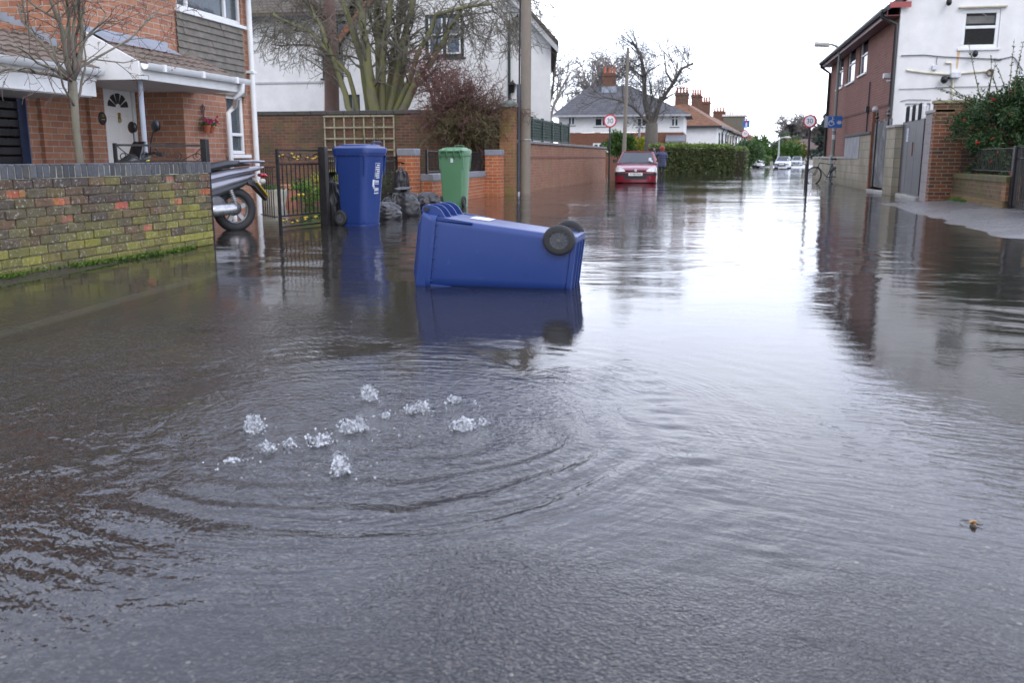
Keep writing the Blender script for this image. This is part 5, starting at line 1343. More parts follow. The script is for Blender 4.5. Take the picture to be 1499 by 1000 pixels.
# firethorn bush with red berries
bc = W(1472, 166, Y=YBW-1.0); rg = random.Random(15)
o = thing('berry_bush', 'large dark evergreen bush with red berries over the wall on the right', 'bush', (bc.x, bc.y, 0)); m = MB(); ms = MB(); mbz = MB()
def pyr(cn, rad, n, nbr):
    cl = []
    for i in range(46):
        d = rdir(rg); d.z = d.z if d.z > -.75 else -d.z; k = rg.random()**.35; cl.append((V(cn.x+d.x*rad[0]*k, cn.y+d.y*rad[1]*k, cn.z+d.z*rad[2]*k), rg.uniform(.13,.27), d))
    for i in range(n):
        c_, s, d = rg.choice(cl); e_ = rdir(rg)*s*rg.random()**.4; leaf(m, c_+e_, rdir(rg)+d*.7, rg.uniform(.05,.105), rg, .42)
    for i in range(nbr):
        c_, s, d = rg.choice(cl); p = c_+V(d.x*.5, d.y-.55, d.z*.3).normalized()*s*rg.uniform(.75,1.1)
        for q in range(rg.randint(2, 5)): mbz.octa(p+V(rg.gauss(0,.02), rg.gauss(0,.02), rg.gauss(0,.016)), .0105)
pyr(bc+V(.1,.1,-.25), (.95,.8,.85), 11000, 90); pyr(bc+V(1.1,.1,-.1), (1.0,.9,.95), 9000, 70); pyr(bc+V(.5,-.2,-.95), (1.05,.7,.55), 5000, 40); pyr(bc+V(2.3,0,.1), (1.0,.9,1.1), 5000, 20)
for i in range(16):   # upright whips
    b = bc+V(rg.uniform(-.55,1.6), rg.uniform(-.3,.3), .3); t_ = b+V(rg.gauss(0,.18), rg.gauss(0,.1), rg.uniform(.45,1.05)); ms.tube([b, b.lerp(t_,.5)+V(rg.gauss(0,.03),0,0), t_], [.009,.007,.003], 4)
    for q in range(38): leaf(m, b.lerp(t_, rg.random()), rdir(rg)+V(0,0,.8), .05, rg, .42)
for i in range(9):   # whips to the left over the brick wall
    b = bc+V(-.6, -.1, rg.uniform(-.5,.3)); t_ = b+V(-rg.uniform(.3,.7), rg.gauss(0,.1), rg.uniform(-.1,.35)); ms.tube([b, t_], [.009,.003], 4)
    for q in range(34): leaf(m, b.lerp(t_, rg.random()), rdir(rg), .05, rg, .42)
for i in range(7): ms.tube([V(bc.x+rg.gauss(.4,.1), bc.y, -.05), bc+V(rg.gauss(.4,.3), rg.gauss(0,.2), -.9), bc+V(rg.gauss(.5,.7), rg.gauss(0,.3), 0)], [.05,.035,.012], 6)
m.build('leaves', mkleaf('firethorn_leaf', (.014,.042,.014), (.055,.105,.032), .38), o, smooth=0); ms.build('stems', bpy.data.materials['climber_bark'], o); kind(mbz.build('berries', mk('bright_red_berries', (.38,.02,.012), .35, var=.3, vs=30), o, smooth=0), 'stuff')

# ================================================================== red brick building with white gable end
XB = 4.62; YG = W(1312, 100, X=XB).y
BR_RED = mkbrick('dark_red_brick', (.255,.108,.078), (.205,.085,.062), (.27,.18,.145), ms=.008, stain=(.12,.05,.04), stain_amt=.35)
YBE = yx(1217, XB, 100); ze = zx(1316, 8, XB); XBR = 12.5
rb = thing('red_brick_building', 'two storey dark red brick building with white rendered end wall, right side', 'building', (XB, YG, 0))
ops = []
for (pa_, pb_, pt, pbm) in ((1259, 1270, 54, 107), (1242, 1253, 67, 119), (1228.5, 1236, 80, 127)):
    y1, y0 = yx(pa_, XB, 80), yx(pb_, XB, 80); ops.append((y0, y1, zx((pa_+pb_)/2, pbm, XB), zx((pa_+pb_)/2, pt, XB)))
m = MB(); wall(m, 'x', XB, -1, YG+.02, YBE, -.2, ze+.05, ops, .1, ends=0); wall(m, 'y', YBE, 1, XB, XBR, -.2, ze, ends=0); wall(m, 'x', XBR, 1, YG+.02, YBE, -.2, ze, ends=0)
m.build('wall', BR_RED, rb, smooth=0)
m = MB(); m.box(XB-.012, YG+.12, zx(1280, 160, XB)-.02, XB-.001, YBE-.02, zx(1280, 160, XB)+.045); m.build('brick_band', mkbrick('darker_band', (.14,.045,.04), (.11,.04,.035), (.15,.1,.08)), rb, smooth=0)
for op in ops: window(rb, 'x', XB, -1, *op, trans=(op[2]+(op[3]-op[2])*.52,), fw=.06, inset=.04)
# white gable end with openings
wn_ = (W(1406,60,Y=YG).x, W(1461,60,Y=YG).x, W(1430,70,Y=YG).z, W(1430,13,Y=YG).z)
dn_ = (W(1324,165,Y=YG).x, W(1361,165,Y=YG).x, .3, W(1340,151,Y=YG).z)
m = MB(); wall(m, 'y', YG, -1, XB-.0, XBR, -.2, ze, [wn_, dn_], .12, ends=0)
xc = (XB+XBR)/2; rz_ = ze+2.6; m.add([(XB, YG, ze), (XBR, YG, ze), (xc, YG, rz_)], [(0,1,2)]); 
m.add([(XB-.001, YG, -.2), (XB-.001, YG+.16, -.2), (XB-.001, YG+.16, ze), (XB-.001, YG, ze)], [(3,2,1,0)])
m.build('gable_wall', RENDER_WHITE, rb, smooth=0)
m = MB(); m.add([(XB, YBE, ze), (XBR, YBE, ze), (xc, YBE, rz_)], [(2,1,0)]); m.build('rear_gable', BR_RED, rb, smooth=0)
m = MB()
for s, xe in ((-1, XB-.35), (1, XBR+.35)):
    k_ = (rz_-ze)/(xc-XB); zz_ = ze-.35*k_
    m.prism([(xe, YG-.12, zz_+.06), (xc, YG-.12, rz_+.06), (xc, YG-.12, rz_+.2), (xe, YG-.12, zz_+.2)], (0, YBE-YG+.3, 0))
m.build('roof', mkroof('dark_slate', (.06,.06,.065), (.085,.08,.085), .3, .2), rb, smooth=0)
m = MB(); m.box(XB-.33, YG-.1, ze-.30, XB-.02, YBE+.1, ze-.275); m.box(XB-.35, YG-.1, ze-.31, XB-.325, YBE+.1, ze-.10); m.build('fascia', mk('maroon_fascia', (.10,.02,.025), .5), rb)
m = MB(); m.box(XB-.3, YG-.125, ze-.10, XB+.22, YG-.101, ze+.04); m.build('bargeboard', mk('red_bargeboard', (.30,.065,.06), .5), rb)
m = MB(); gy = [(-.36, 0), (-.37, -.05), (-.42, -.09), (-.48, -.05), (-.49, 0)]
m.loft([[V(XB+a, y, ze-.12+b) for a, b in gy] for y in (YG-.12, YBE+.12)], closed=True); m.build('gutter', BLACK_IRON, rb)
m = MB(); xd = XB-.07; yd = YG+.10
m.tube([(XB-.42, YG+.1, ze-.2), (XB-.42, YG+.1, ze-.3), (xd, yd-.12, ze-.5), (xd, yd-.12, .0)], .055, 10); m.build('downpipe', BLACK_IRON, rb, smooth=60)
m = MB(); yd = YBE-.25; m.tube([(XB-.42, yd, ze-.2), (XB-.42, yd, ze-.3), (xd, yd, ze-.55), (xd, yd, 0)], .055, 10); m.build('downpipe', BLACK_IRON, rb, smooth=60)
m = MB(); yd = yx(1269, XB, 200); m.tube([(XB-.03, yd, zx(1264,125,XB)), (XB-.03, yd, zx(1264,190,XB)-.4)], .02, 6); m.box(XB-.1, yd-.09, zx(1264,166,XB), XB-.001, yd+.09, zx(1264,158,XB)); m.build('conduit', CABLE, rb)
w = window(rb, 'y', YG, -1, *wn_, trans=(W(1430,39,Y=YG).z,), fw=.09, inset=.02, gmat=mkglass('clear_window_glass', (.02,.02,.02), .5, .72))
m = MB(); m.box(wn_[0]+.1, YG+.10, W(1430,33,Y=YG).z, wn_[1]-.1, YG+.12, wn_[3]-.15)
n = 6
m.build('blind', mk('cream_blind', (.5,.5,.46), .8), w)
m = MB(); m.box(wn_[0]-.12, YG-.10, wn_[3]+.03, wn_[1]+.12, YG-.001, wn_[3]+.06); m.build('drip_ledge', mk('tan_ledge', (.45,.40,.30), .7), rb)
m = MB(); x0d, x1d, z0d, z1d = dn_
m.box(x0d+.003, YG+.05, z0d, x0d+.07, YG+.1, z1d-.003); m.box(x1d-.07, YG+.05, z0d, x1d-.003, YG+.1, z1d-.003); m.box(x0d+.07, YG+.05, z1d-.07, x1d-.07, YG+.1, z1d-.003); m.box(x0d+.072, YG+.07, z0d, x1d-.072, YG+.1, z1d-.073)
wx = (x1d-x0d)
for i, s in ((0, .17), (1, .53)): m.box(x0d+wx*s, YG+.055, z1d-.75, x0d+wx*(s+.30), YG+.0695, z1d-.2)
m.build('door', WHITE_PVC, rb, bevel=.012, segs=2)
# cables, conduits and boxes on the gable
zc = lambda px, py: W(px, py, Y=YG-.03)
m = MB(); m.tube([zc(1319,81), zc(1352,80), zc(1380,82.5), zc(1430,85), zc(1455,86)], .014, 5); m.tube([zc(1455,86), zc(1462,87), zc(1466,86)], .028, 6); m.tube([zc(1466,86), zc(1482,82), zc(1486,85), zc(1497,103)], .014, 5); m.tube([zc(1316,130), zc(1350,129.5), zc(1390,127), zc(1475,126)], .009, 5); m.tube([zc(1372,83), zc(1371,90), zc(1371.5,96)], .008, 5); m.tube([zc(1318,148), zc(1330,145.5), zc(1363,146)], .009, 5)
m.build('cables', mk('grey_cable', (.12,.12,.13), .6), rb, smooth=60)
m = MB(); m.tube([zc(1327,102), zc(1352,105.5), zc(1391,108.5)], .030, 8); m.tube([zc(1404,107), zc(1448,103)], .030, 8); m.tube([zc(1395,113), zc(1394,143)], .032, 8); m.tube([zc(1393,92), zc(1393,108)], .014, 6); m.tube([zc(1384,91.5), zc(1392,91.5)], .03, 6)
m.build('waste_pipe', mk('cream_pipe', (.62,.58,.47), .5), rb, smooth=60)
m = MB(); a, b = zc(1390,114), zc(1405,106); m.box(a.x, YG-.2, a.z, b.x, YG-.002, b.z); a, b = zc(1364,102), zc(1371,95); m.box(a.x, YG-.1, a.z, b.x, YG-.002, b.z); m.build('junction_box', mk('pale_grey_box', (.55,.56,.60), .5), rb, bevel=.01)
for (px, py) in ((1387, 4), (1425, 79)):
    p = zc(px, py); m = MB(); m.cyl(p+V(0,.02,0), p+V(0,-.12,.02), .03, n=8); m.sphere(p+V(0,-.16,.0), (.07,.09,.09), 10, 7); m.build('wall_lamp', BLACK_IRON, rb, smooth=60)
p = zc(1382, 115); m = MB(); m.cyl(p+V(.12,0,.02), p+V(0,-.12,.0), .035, n=8); m.sphere(p+V(-.02,-.12,-.03), (.09,.1,.1), 10, 7); m.build('security_camera', BLACK_IRON, rb, smooth=60)
p = zc(1449, 104); m = MB(); m.torus(p+V(0,-.03,-.04), (0,1,0), .07, .025, 16, 6); m.build('pipe_bend', mk('brown_bend', (.14,.09,.06), .6), rb)
p = zc(1405, 70); q = zc(1401, 100); m = MB(); m.prism([(p.x-.05, YG-.004, p.z), (p.x+.03, YG-.004, p.z), (q.x+.015, YG-.004, q.z), (q.x-.02, YG-.004, q.z)], (0,.003,0)); m.build('rust_stain', mk('rust_stain', (.60,.42,.25), .9, var=.2), rb)
# floodlight on the brick corner
p = W(1299, 111, X=XB-.1); m = MB(); m.box(p.x-.1, p.y-.12, p.z-.06, p.x+.07, p.y+.12, p.z+.07); m.tube([(p.x, p.y, p.z-.05), (p.x+.0, p.y-.1, p.z-.14), (XB, p.y-.2, p.z-.12)], .03, 6); m.build('floodlight', mk('pale_grey_lamp', (.5,.5,.5), .4), rb, bevel=.012)

# ================================================================== lamp post, signs and bicycle on the right
GREEN_GREY = mk('grey_green_post', (.19,.21,.18), .5, .2, .15, 8)
LP = W(1216, 268); LP.z = 0
o = thing('street_lamp', 'grey street lamp post carrying the blue sign in front of the red brick building', 'street lamp', (LP.x, LP.y, 0))
zt1 = W(1229, 78, Y=LP.y).z; m = MB(); dl = V(LP.x*.0+ -.97, -.10, 0)
m.tube([LP+V(0,0,-.15), LP+V(0,0,.95), LP+V(0,0,1.0)], [.11,.11,.075], 12)
tp = W(1229, 80, Y=LP.y); m.tube([LP+V(0,0,1.0), LP.lerp(tp,.5)+V(0,0,0), tp, tp+V(-.03,0,.18), tp+V(-.12,0,.30), tp+V(-.28,0,.36), tp+V(-.42,0,.36)], [.068,.055,.048,.045,.04,.035,.033], 10); m.build('post', GREEN_GREY, o, smooth=60)
m = MB(); h = tp+V(-.42,0,.36); m.loft([[h+V(x, y*s, z+dz) for y, dz in ((-1,-.02),(-.7,.05),(0,.075),(.7,.05),(1,-.02),(.6,-.09),(-.6,-.09))] for x, s, z in ((.05,.05,0),(-.05,.11,.005),(-.35,.13,.03),(-.45,.05,.03))]); m.build('lamp_head', mk('pale_lamp_head', (.45,.44,.40), .4), o, smooth=40)
for z in (1.55, 1.85):
    m = MB(); m.tube([LP+V(0,-.0,z), LP+V(0,0,z+.16)], .064, 10); m.build('pole_label', WHITE_PRINT, o)
# blue sign
def disc(mb, c, r, right, up, n=28, e=0.0, thick=.004):
    r_, u_ = Vector(right).normalized(), Vector(up).normalized(); nn = r_.cross(u_)
    pts = [c+r_*math.cos(2*PI*i/n)*r+u_*math.sin(2*PI*i/n)*r+nn*e for i in range(n)]; mb.prism(pts, nn*thick)
sg0, sg1 = W(1211.5, 187, Y=LP.y-.12), W(1233.5, 169.5, Y=LP.y-.12); sc = (sg0+sg1)/2; hw, hh = (sg1.x-sg0.x)/2, (sg1.z-sg0.z)/2
bs = thing('blue_sign', 'blue rectangular sign with white cycle route symbols fixed on the lamp post', 'sign', sc)
m = MB(); m.box(sc.x-hw, sc.y-.008, sc.z-hh, sc.x+hw, sc.y+.008, sc.z+hh); m.build('plate', mk('sign_blue', (.02,.13,.42), .35, var=.06, vs=3), bs, bevel=.004)
m = MB(); yf = sc.y-.016
def bx(x, z, w, h): m.box(sc.x+x-w/2, yf, sc.z+z-h/2, sc.x+x+w/2, yf+.005, sc.z+z+h/2)
m.torus((sc.x-.13, yf, sc.z-.04), (0,1,0), .085, .016, 20, 6, sx=.4); m.tube([(sc.x-.13,yf,sc.z-.02),(sc.x-.10,yf,sc.z+.08),(sc.x-.09,yf,sc.z+.155)], .015, 5); m.tube([(sc.x-.09,yf,sc.z+.08),(sc.x-.03,yf,sc.z+.09)], .012, 5); m.tube([(sc.x-.12,yf,sc.z-.01),(sc.x-.05,yf,sc.z+.0),(sc.x-.02,yf,sc.z-.09)], .015, 5)
m.sphere((sc.x-.09,yf,sc.z+.16), (.02,.006,.02), 8, 6); m.build('cycle_symbol', WHITE_PRINT, bs, smooth=60)
m = MB(); pts = []
for i in range(16): a = 2*PI*i/16; r_ = .085*(1 if i % 2 else .55); pts.append(V(sc.x+.14+math.cos(a)*r_*1.25, yf+.003, sc.z-.02+math.sin(a)*r_))
m.prism(pts, (0,.004,0)); m.build('route_symbol', WHITE_PRINT, bs, smooth=0)
m = MB(); m.box(sc.x-hw-.12, sc.y+.0, sc.z-hh+.02, sc.x-hw-.004, sc.y+.01, sc.z+hh-.0); m.build('backing_plate', mk('pale_blue_plate', (.42,.48,.55), .4), bs)
# speed limit signs
RED_RING = mk('sign_red', (.50,.02,.03), .35, var=.08); SIGN_WHITE = mk('sign_white', (.72,.72,.75), .35, var=.05); SIGN_BLACK = mk('sign_black', (.02,.02,.022), .5)
def speed_sign(label, base, ztop, r, text, yaw=0.0, back=True, post_r=.035, extra=None, lean=0.0, group='round speed limit signs'):
    o = thing('speed_sign', label, 'road sign', (base.x, base.y, 0), group); rt = V(math.cos(yaw), math.sin(yaw), 0); up = V(0,0,1); nn = rt.cross(up)
    top = V(base.x+lean, base.y, ztop-r); c = top+nn*(post_r+.012)
    m = MB(); m.tube([V(base.x, base.y, -.2), V(top.x, top.y, ztop-r*.2)], post_r, 10); m.build('pole', SIGN_BLACK, o, smooth=60)
    m = MB(); disc(m, c, r, rt, up, 36, 0, .008); m.build('red_disc', RED_RING, o, smooth=0)
    m = MB(); disc(m, c, r*.80, rt, up, 36, .0095, .002); m.build('white_face', SIGN_WHITE, o, smooth=0)
    text_mesh(text, r*1.02, SIGN_BLACK, o, 'numerals', c+nn*.0145-up*r*.02, rt, up, .001)
    if back: m = MB(); m.lathe([(r*.98,-.012),(r*1.0,-.02),(r*.98,-.10),(r*.6,-.13)], c, nn, 24); m.build('lamp_box', SIGN_BLACK, o)
    return o, rt, up, nn
b = W(1180.5, 274); b.z = 0; speed_sign('round 30 speed limit sign on a slim black pole left of the lamp post', b, W(1187, 167.5, Y=b.y).z, (W(1197,178,Y=b.y).x-W(1177.5,178,Y=b.y).x)/2, '30', yaw=-.35, lean=W(1186,180,Y=b.y).x-b.x)
b = W(1178.5, 270); b.z = 0; m = MB(); t_ = W(1180, 241, Y=b.y); m.tube([b-V(0,0,.2), t_], .03, 8); m.sphere(t_, .034, 8, 6); tag(m.build('short_post', SIGN_BLACK, smooth=60), 'short thin black post just left of the right hand 30 sign pole', 'post')
b = W(891.5, 264); b.z = 0; speed_sign('round 30 speed limit sign on a black pole by the red car', b, W(893, 167, Y=b.y).z, (W(902.5,177,Y=b.y).x-W(883.5,177,Y=b.y).x)/2, '30', yaw=.1, back=False, lean=W(893,180,Y=b.y).x-b.x)

# bicycle leaning on the lamp post
def bicycle(loc, yaw, tilt):
    o = thing('bicycle', 'black bicycle leaning against the street lamp post in the flood', 'bicycle', (0,0,0)); R_ = .33
    for y in (-.5, .5):
        m = MB(); m.torus((0, y, R_), (1,0,0), R_-.02, .027, 40, 8); w_ = m.build('wheel', RUBBER, o)
        m = MB(); m.torus((0, y, R_), (1,0,0), R_-.045, .011, 40, 6); m.cyl((-.04, y, R_), (.04, y, R_), .018, n=8)
        for k in range(18): a = 2*PI*k/18; m.tube([(.02*(-1)**k, y, R_), (0, y+math.cos(a)*(R_-.05), R_+math.sin(a)*(R_-.05))], .0018, 3)
        m.build('rim', STEEL, w_)
    m = MB(); BB = V(0,-.06,.29); ST = V(0,-.2,.78); HT = V(0,.34,.80); HB = V(0,.37,.66); RA = V(0,-.5,R_); FA = V(0,.5,R_)
    for a, b in ((BB,ST),(ST+V(0,.01,-.04),HT),(BB,HB),(HT,HB)): m.tube([a,b], .017, 8)
    for s in (-1, 1):
        m.tube([BB+V(s*.03,0,0), RA+V(s*.045,0,0)], .010, 6); m.tube([ST+V(s*.015,0,-.06), RA+V(s*.045,0,0)], .009, 6); m.tube([HB+V(s*.03,0,0), V(s*.04,.42,.5), FA+V(s*.045,0,0)], .013, 6)
    m.build('frame', mk('bike_black', (.03,.03,.035), .3), o, smooth=60)
    m = MB(); m.tube([HT, HT+V(0,-.02,.14)], .014, 8); m.tube([V(-.29,.22,.97), V(-.12,.30,.96), V(0,.32,.95), V(.12,.30,.96), V(.29,.22,.97)], .013, 8); m.build('handlebar', STEEL, o, smooth=60)
    m = MB(); m.tube([ST, ST+V(0,-.03,.14)], .013, 8); m.build('seat_post', STEEL, o)
    m = MB(); m.loft([[V(x*w_, -.23+y, .93+z) for x, z in ((-1,0),(-.7,.035),(0,.045),(.7,.035),(1,0),(0,-.03))] for y, w_ in ((-.14,.08),(-.08,.10),(0,.06),(.08,.025),(.13,.015))]); m.build('saddle', RUBBER, o, smooth=60)
    m = MB(); m.lathe([(.02,-.004),(.085,-.003),(.09,0),(.085,.003),(.02,.004)], (.06, BB.y, BB.z), (1,0,0), 20)
    for s in (-1, 1): m.beam(BB+V(s*.07,0,0), BB+V(s*.07, .02, .17*s), .018, .012, (1,0,0)); m.box(s*.07-.04*(s<0)*2, BB.y+.0, BB.z+.17*s-.01, s*.07+.08*(s>0), BB.y+.05, BB.z+.17*s+.01)
    m.build('crank', STEEL, o)
    m = MB(); m.sphere((0,-.27,.80), (.03,.02,.035), 8, 6); m.build('rear_light', mk('red_reflector', (.5,.01,.02), .3), o)
    m = MB(); pts = [V(0, -.5+math.cos(a)*.365, R_+math.sin(a)*.365) for a in np.linspace(R(20), R(200), 14)]
    for i in range(13): m.obox((pts[i]+pts[i+1])/2, (pts[i+1]-pts[i])/2, V(.028,0,0), (pts[i+1]-pts[i]).cross(V(1,0,0)).normalized()*.003)
    m.build('mudguard', mk('bike_guard', (.05,.05,.055), .4), o)
    o.location = loc; o.rotation_euler = (0, tilt, yaw)
c = W(1206, 268); bicycle(V(c.x-.08, c.y-.75, -.06), R(48), R(10))
# ================================================================== long street wall, fence, telegraph pole
w0 = V(XO1+.0, YO+.32, 0); w1 = W(886, 262); w1.z = 0; sd = (w1-w0).normalized(); SL = (w1-w0).length; sn = V(sd.y, -sd.x, 0)
swz = W(751, 204, X=w0.x).z
BR_STREET = mkbrick('street_wall_brick', (.34,.135,.08), (.25,.10,.065), (.33,.25,.17), third=(.24,.17,.08), stain=(.15,.09,.05), stain_amt=.4)
o = thing('street_wall', 'long pinkish red brick wall running down the left side of the street', 'wall', (w0.x, w0.y, 0))
m = MB(); wallrun(m, w0, sd, -sn, SL, .0, .22, -.2, swz-.08); m.build('brickwork', BR_STREET, o, smooth=0)
m = MB(); wallrun(m, w0, sd, -sn, SL, -.012, .0, swz-.46, swz-.40); m.build('brick_band', mkbrick('band_brick', (.25,.09,.06), (.2,.08,.06), (.2,.14,.1)), o, smooth=0)
m = MB(); u = 0
while u < SL: wallrun(m, w0+sd*(u+.004), sd, -sn, min(.6, SL-u)-.008, -.04, .26, swz-.078, swz+rng.uniform(-.004,.004)); u += .6
m.build('coping', mk('grey_street_coping', (.17,.165,.17), .8, var=.25, vs=4, dirt=(.24,.19,.11)), o, bevel=.012)
# green trellis fence on the wall
f0 = w0+sd*.9; f1 = w0+sd*8.2; fz = W(790, 174, X=w0.lerp(w1,.25).x).z
o = thing('green_fence', 'dark green lattice fence on top of the street wall behind the telegraph pole', 'fence', (f0.x, f0.y, 0))
FG = mk('dark_green_paint', (.018,.05,.035), .6, var=.25, vs=6)
fd_ = sd; FL = (f1-f0).length; npn = 5
m = MB(); m2 = MB()
for i in range(npn+1): p = f0+fd_*FL*i/npn-sn*.12; m2.box(p.x-.04, p.y-.04, swz, p.x+.04, p.y+.04, fz+.06)
for zz_ in (swz+.05, fz): m2.beam(f0-sn*.12+V(0,0,zz_), f1-sn*.12+V(0,0,zz_), .05, .04)
n = 60
for i in range(n): p = f0+fd_*FL*(i+.5)/n-sn*.125; m.beam(p+V(0,0,swz+.03), p+V(0,0,fz), .075, .012, sn)
for k in range(7): zz_ = swz+.1+(fz-swz-.15)*k/6; m.beam(f0-sn*.108+V(0,0,zz_), f1-sn*.108+V(0,0,zz_), .05, .010, (0,0,1))
m2.build('posts_and_rails', FG, o); m.build('lattice', FG, o)
# telegraph pole with cable guard
def tele_pole(label, base, top, r0, r1, guard=True):
    o = thing('telegraph_pole', label, 'pole', (base.x, base.y, 0)); m = MB()
    m.tube([base-V(0,0,.3), base.lerp(top,.5), top], [r0,(r0+r1)/2,r1], 14); m.build('shaft', mkbark('pole_wood', (.15,.125,.10), (.26,.23,.19)) if 'pole_wood' not in bpy.data.materials else bpy.data.materials['pole_wood'], o, smooth=60)
    return o
tb_ = W(768.5, 284); tb_.z = 0; tt_ = W(771, -60, Y=tb_.y)
o = tele_pole('tall weathered wooden telegraph pole standing at the kerb in front of the street wall', tb_, tt_, .135, .125)
zg = W(760, 123, Y=tb_.y).z; m = MB(); dx = -.165
lean = (tt_-tb_)/(tt_.z)
m.tube([tb_+V(dx,0,-.2), tb_+lean*zg+V(dx,0,0)], .062, 10); m.build('cable_guard', mk('blue_grey_guard', (.07,.08,.105), .5, .1, .2, 6), o, smooth=60)
m = MB(); m.tube([tb_+lean*zg+V(dx,0,-.05), tb_+lean*6+V(dx+.02,0,0)], .022, 6); m.build('cable', CABLE, o)
m = MB(); m.torus(tb_+lean*1.35, (0,0,1), .135, .012, 18, 6); m.build('strap', STEEL, o)
m = MB(); m.cyl(tb_+V(dx,0,-.05), tb_+V(dx,0,.06), .075, n=10); m.build('guard_foot', STEEL, o)
tb2 = W(913, 222, Y=52); tb2.z = 0; tt2 = W(919.5, 69, Y=52)
tele_pole('thin grey telegraph pole further away behind the red car', tb2, tt2, .125, .075)
for k, lab in enumerate(('upper of the two sagging wires between the telegraph poles', 'lower of the two sagging wires between the telegraph poles')):
    a_, b_ = tt2-V(.0,0,.12+.28*k), tt_-V(0,0,.15+.3*k); pts = [a_.lerp(b_, i/20)-V(0,0,.45*4*(i/20)*(1-i/20)) for i in range(21)]
    m = MB(); m.tube(pts, .009, 5); tag(m.build('overhead_wire', CABLE, smooth=60), lab, 'wire', 'overhead wires')

# ================================================================== white gabled house behind the old wall
YH = 30.0
wh = thing('white_house', 'white rendered house with a steep gable behind the bare garden trees', 'house', (W(660,160,Y=YH).x, YH, 0))
gl_, gr_ = W(505, 160, Y=YH).x, W(806, 160, Y=YH).x; gc = (gl_+gr_)/2; gez = W(806, 54, Y=YH).z; gap = gez + (gr_-gl_)/2*1.08
ow_ = (W(622,60,Y=YH).x, W(679,60,Y=YH).x, W(650,84,Y=YH).z, W(650,20,Y=YH).z)
od_ = (W(497,60,Y=YH).x+.25, W(524,60,Y=YH).x, W(510,165,Y=YH).z, W(510,138,Y=YH).z)
m = MB(); wall(m, 'y', YH, -1, gl_, ow_[0], -.2, gez, [od_], .12, ends=0); wall(m, 'y', YH, -1, ow_[1], gr_, -.2, gez, ends=0); wall(m, 'y', YH, -1, ow_[0], ow_[1], -.2, ow_[2], ends=0)
m.add([(gl_, YH, gez), (ow_[0], YH, gez), (ow_[0], YH, ow_[3]), (ow_[1], YH, ow_[3]), (ow_[1], YH, gez), (gr_, YH, gez), (gc, YH, gap)], [tuple(range(7))])
for (ua, za, ub, zb) in ((ow_[0],ow_[2],ow_[1],ow_[2]), (ow_[1],ow_[2],ow_[1],ow_[3]), (ow_[1],ow_[3],ow_[0],ow_[3]), (ow_[0],ow_[3],ow_[0],ow_[2])): m.quad((ua,YH,za), (ub,YH,zb), (ub,YH+.12,zb), (ua,YH+.12,za))
m.quad((gr_, YH, -.2), (gr_-1.6, YH+9, -.2), (gr_-1.6, YH+9, gez), (gr_, YH, gez)); wall(m, 'x', gl_, -1, YH, YH+9, -.2, gez, ends=0)
wlx0 = -24; wz = W(430, 24, Y=YH+.8).z
ob_ = (W(470,60,Y=YH+.8).x, gl_-.02, W(490,114,Y=YH+.8).z, W(490,30,Y=YH+.8).z)
wall(m, 'y', YH+.8, -1, wlx0, gl_, -.2, wz, [ob_], .12, ends=0); wall(m, 'x', wlx0, -1, YH+.8, YH+9, -.2, wz, ends=0)
m.build('wall', RENDER_WHITE, wh, smooth=0)
m = MB(); a, b = W(385,116,Y=YH+.8), W(505,119,Y=YH+.8); m.box(a.x-4, YH+.765, b.z-.03, b.x-.1, YH+.797, b.z+.03); m.build('string_course', mk('grey_string', (.45,.45,.46), .8), wh)
ROOF_DARK = mkroof('mossy_dark_tile', (.085,.07,.06), (.12,.095,.08), .18, .12, (.10,.105,.05), .6)
m = MB(); k_ = (gap-gez)/(gr_-gc)
for s, xe in ((-1, gl_-.28), (1, gr_+.30)):
    ze_ = gez-k_*(.30 if s > 0 else .28); m.prism([(xe, YH-.35, ze_), (gc, YH-.35, gap), (gc, YH-.35, gap+.16), (xe-s*-.0, YH-.35, ze_+.16)], (-1.75, 9.6, 0))
m.build('roof', ROOF_DARK, wh, smooth=0)
m = MB()
for s, xe in ((1, gr_+.26),):
    ze_ = gez-k_*.26; m.prism([(xe, YH-.33, ze_-.02), (gc, YH-.33, gap-.02), (gc, YH-.33, gap-.26), (xe, YH-.33, ze_-.22)], (0,.3,0))
m.build('soffit', mk('grey_soffit', (.42,.42,.42), .7), wh)
m = MB(); xe = gl_-.28; ze_ = gez-k_*.28; m.prism([(xe-.02, YH-.39, ze_-.10), (gc, YH-.39, gap-.10), (gc, YH-.39, gap+.18), (xe-.02, YH-.39, ze_+.18)], (0,.038,0)); m.build('verge_tiles', mkroof('terracotta_verge', (.30,.13,.07), (.24,.10,.06), .3, .15), wh, smooth=0)
m = MB(); m.prism([(wlx0-.3, YH+.35, wz-.05), (gl_, YH+.35, wz-.05), (gl_, YH+5, wz+3.6), (wlx0-.3, YH+5, wz+3.6)], (0,0,.15)); m.prism([(wlx0-.3, YH+9.5, wz-.05), (gl_, YH+9.5, wz-.05), (gl_, YH+5, wz+3.6), (wlx0-.3, YH+5, wz+3.6)], (0,0,.15)); m.build('roof', ROOF_DARK, wh, smooth=0)
m = MB(); m.box(wlx0-.3, YH+.30, wz-.16, gl_-.3, YH+.42, wz-.03); m.build('gutter', CABLE, wh)
DARK_FRAME = mk('dark_green_frame', (.012,.025,.022), .5)
PALE_GLASS = mkglass('blue_reflecting_glass', (.10,.14,.20), .9)
umid = (ow_[0]+ow_[1])/2
w_ = window(wh, 'y', YH, -1, *ow_, muls=(umid,), trans=((ow_[2]+ow_[3])/2,), fw=.11, inset=.04, fmat=DARK_FRAME, gmat=PALE_GLASS, smat=DARK_FRAME)
m = MB()
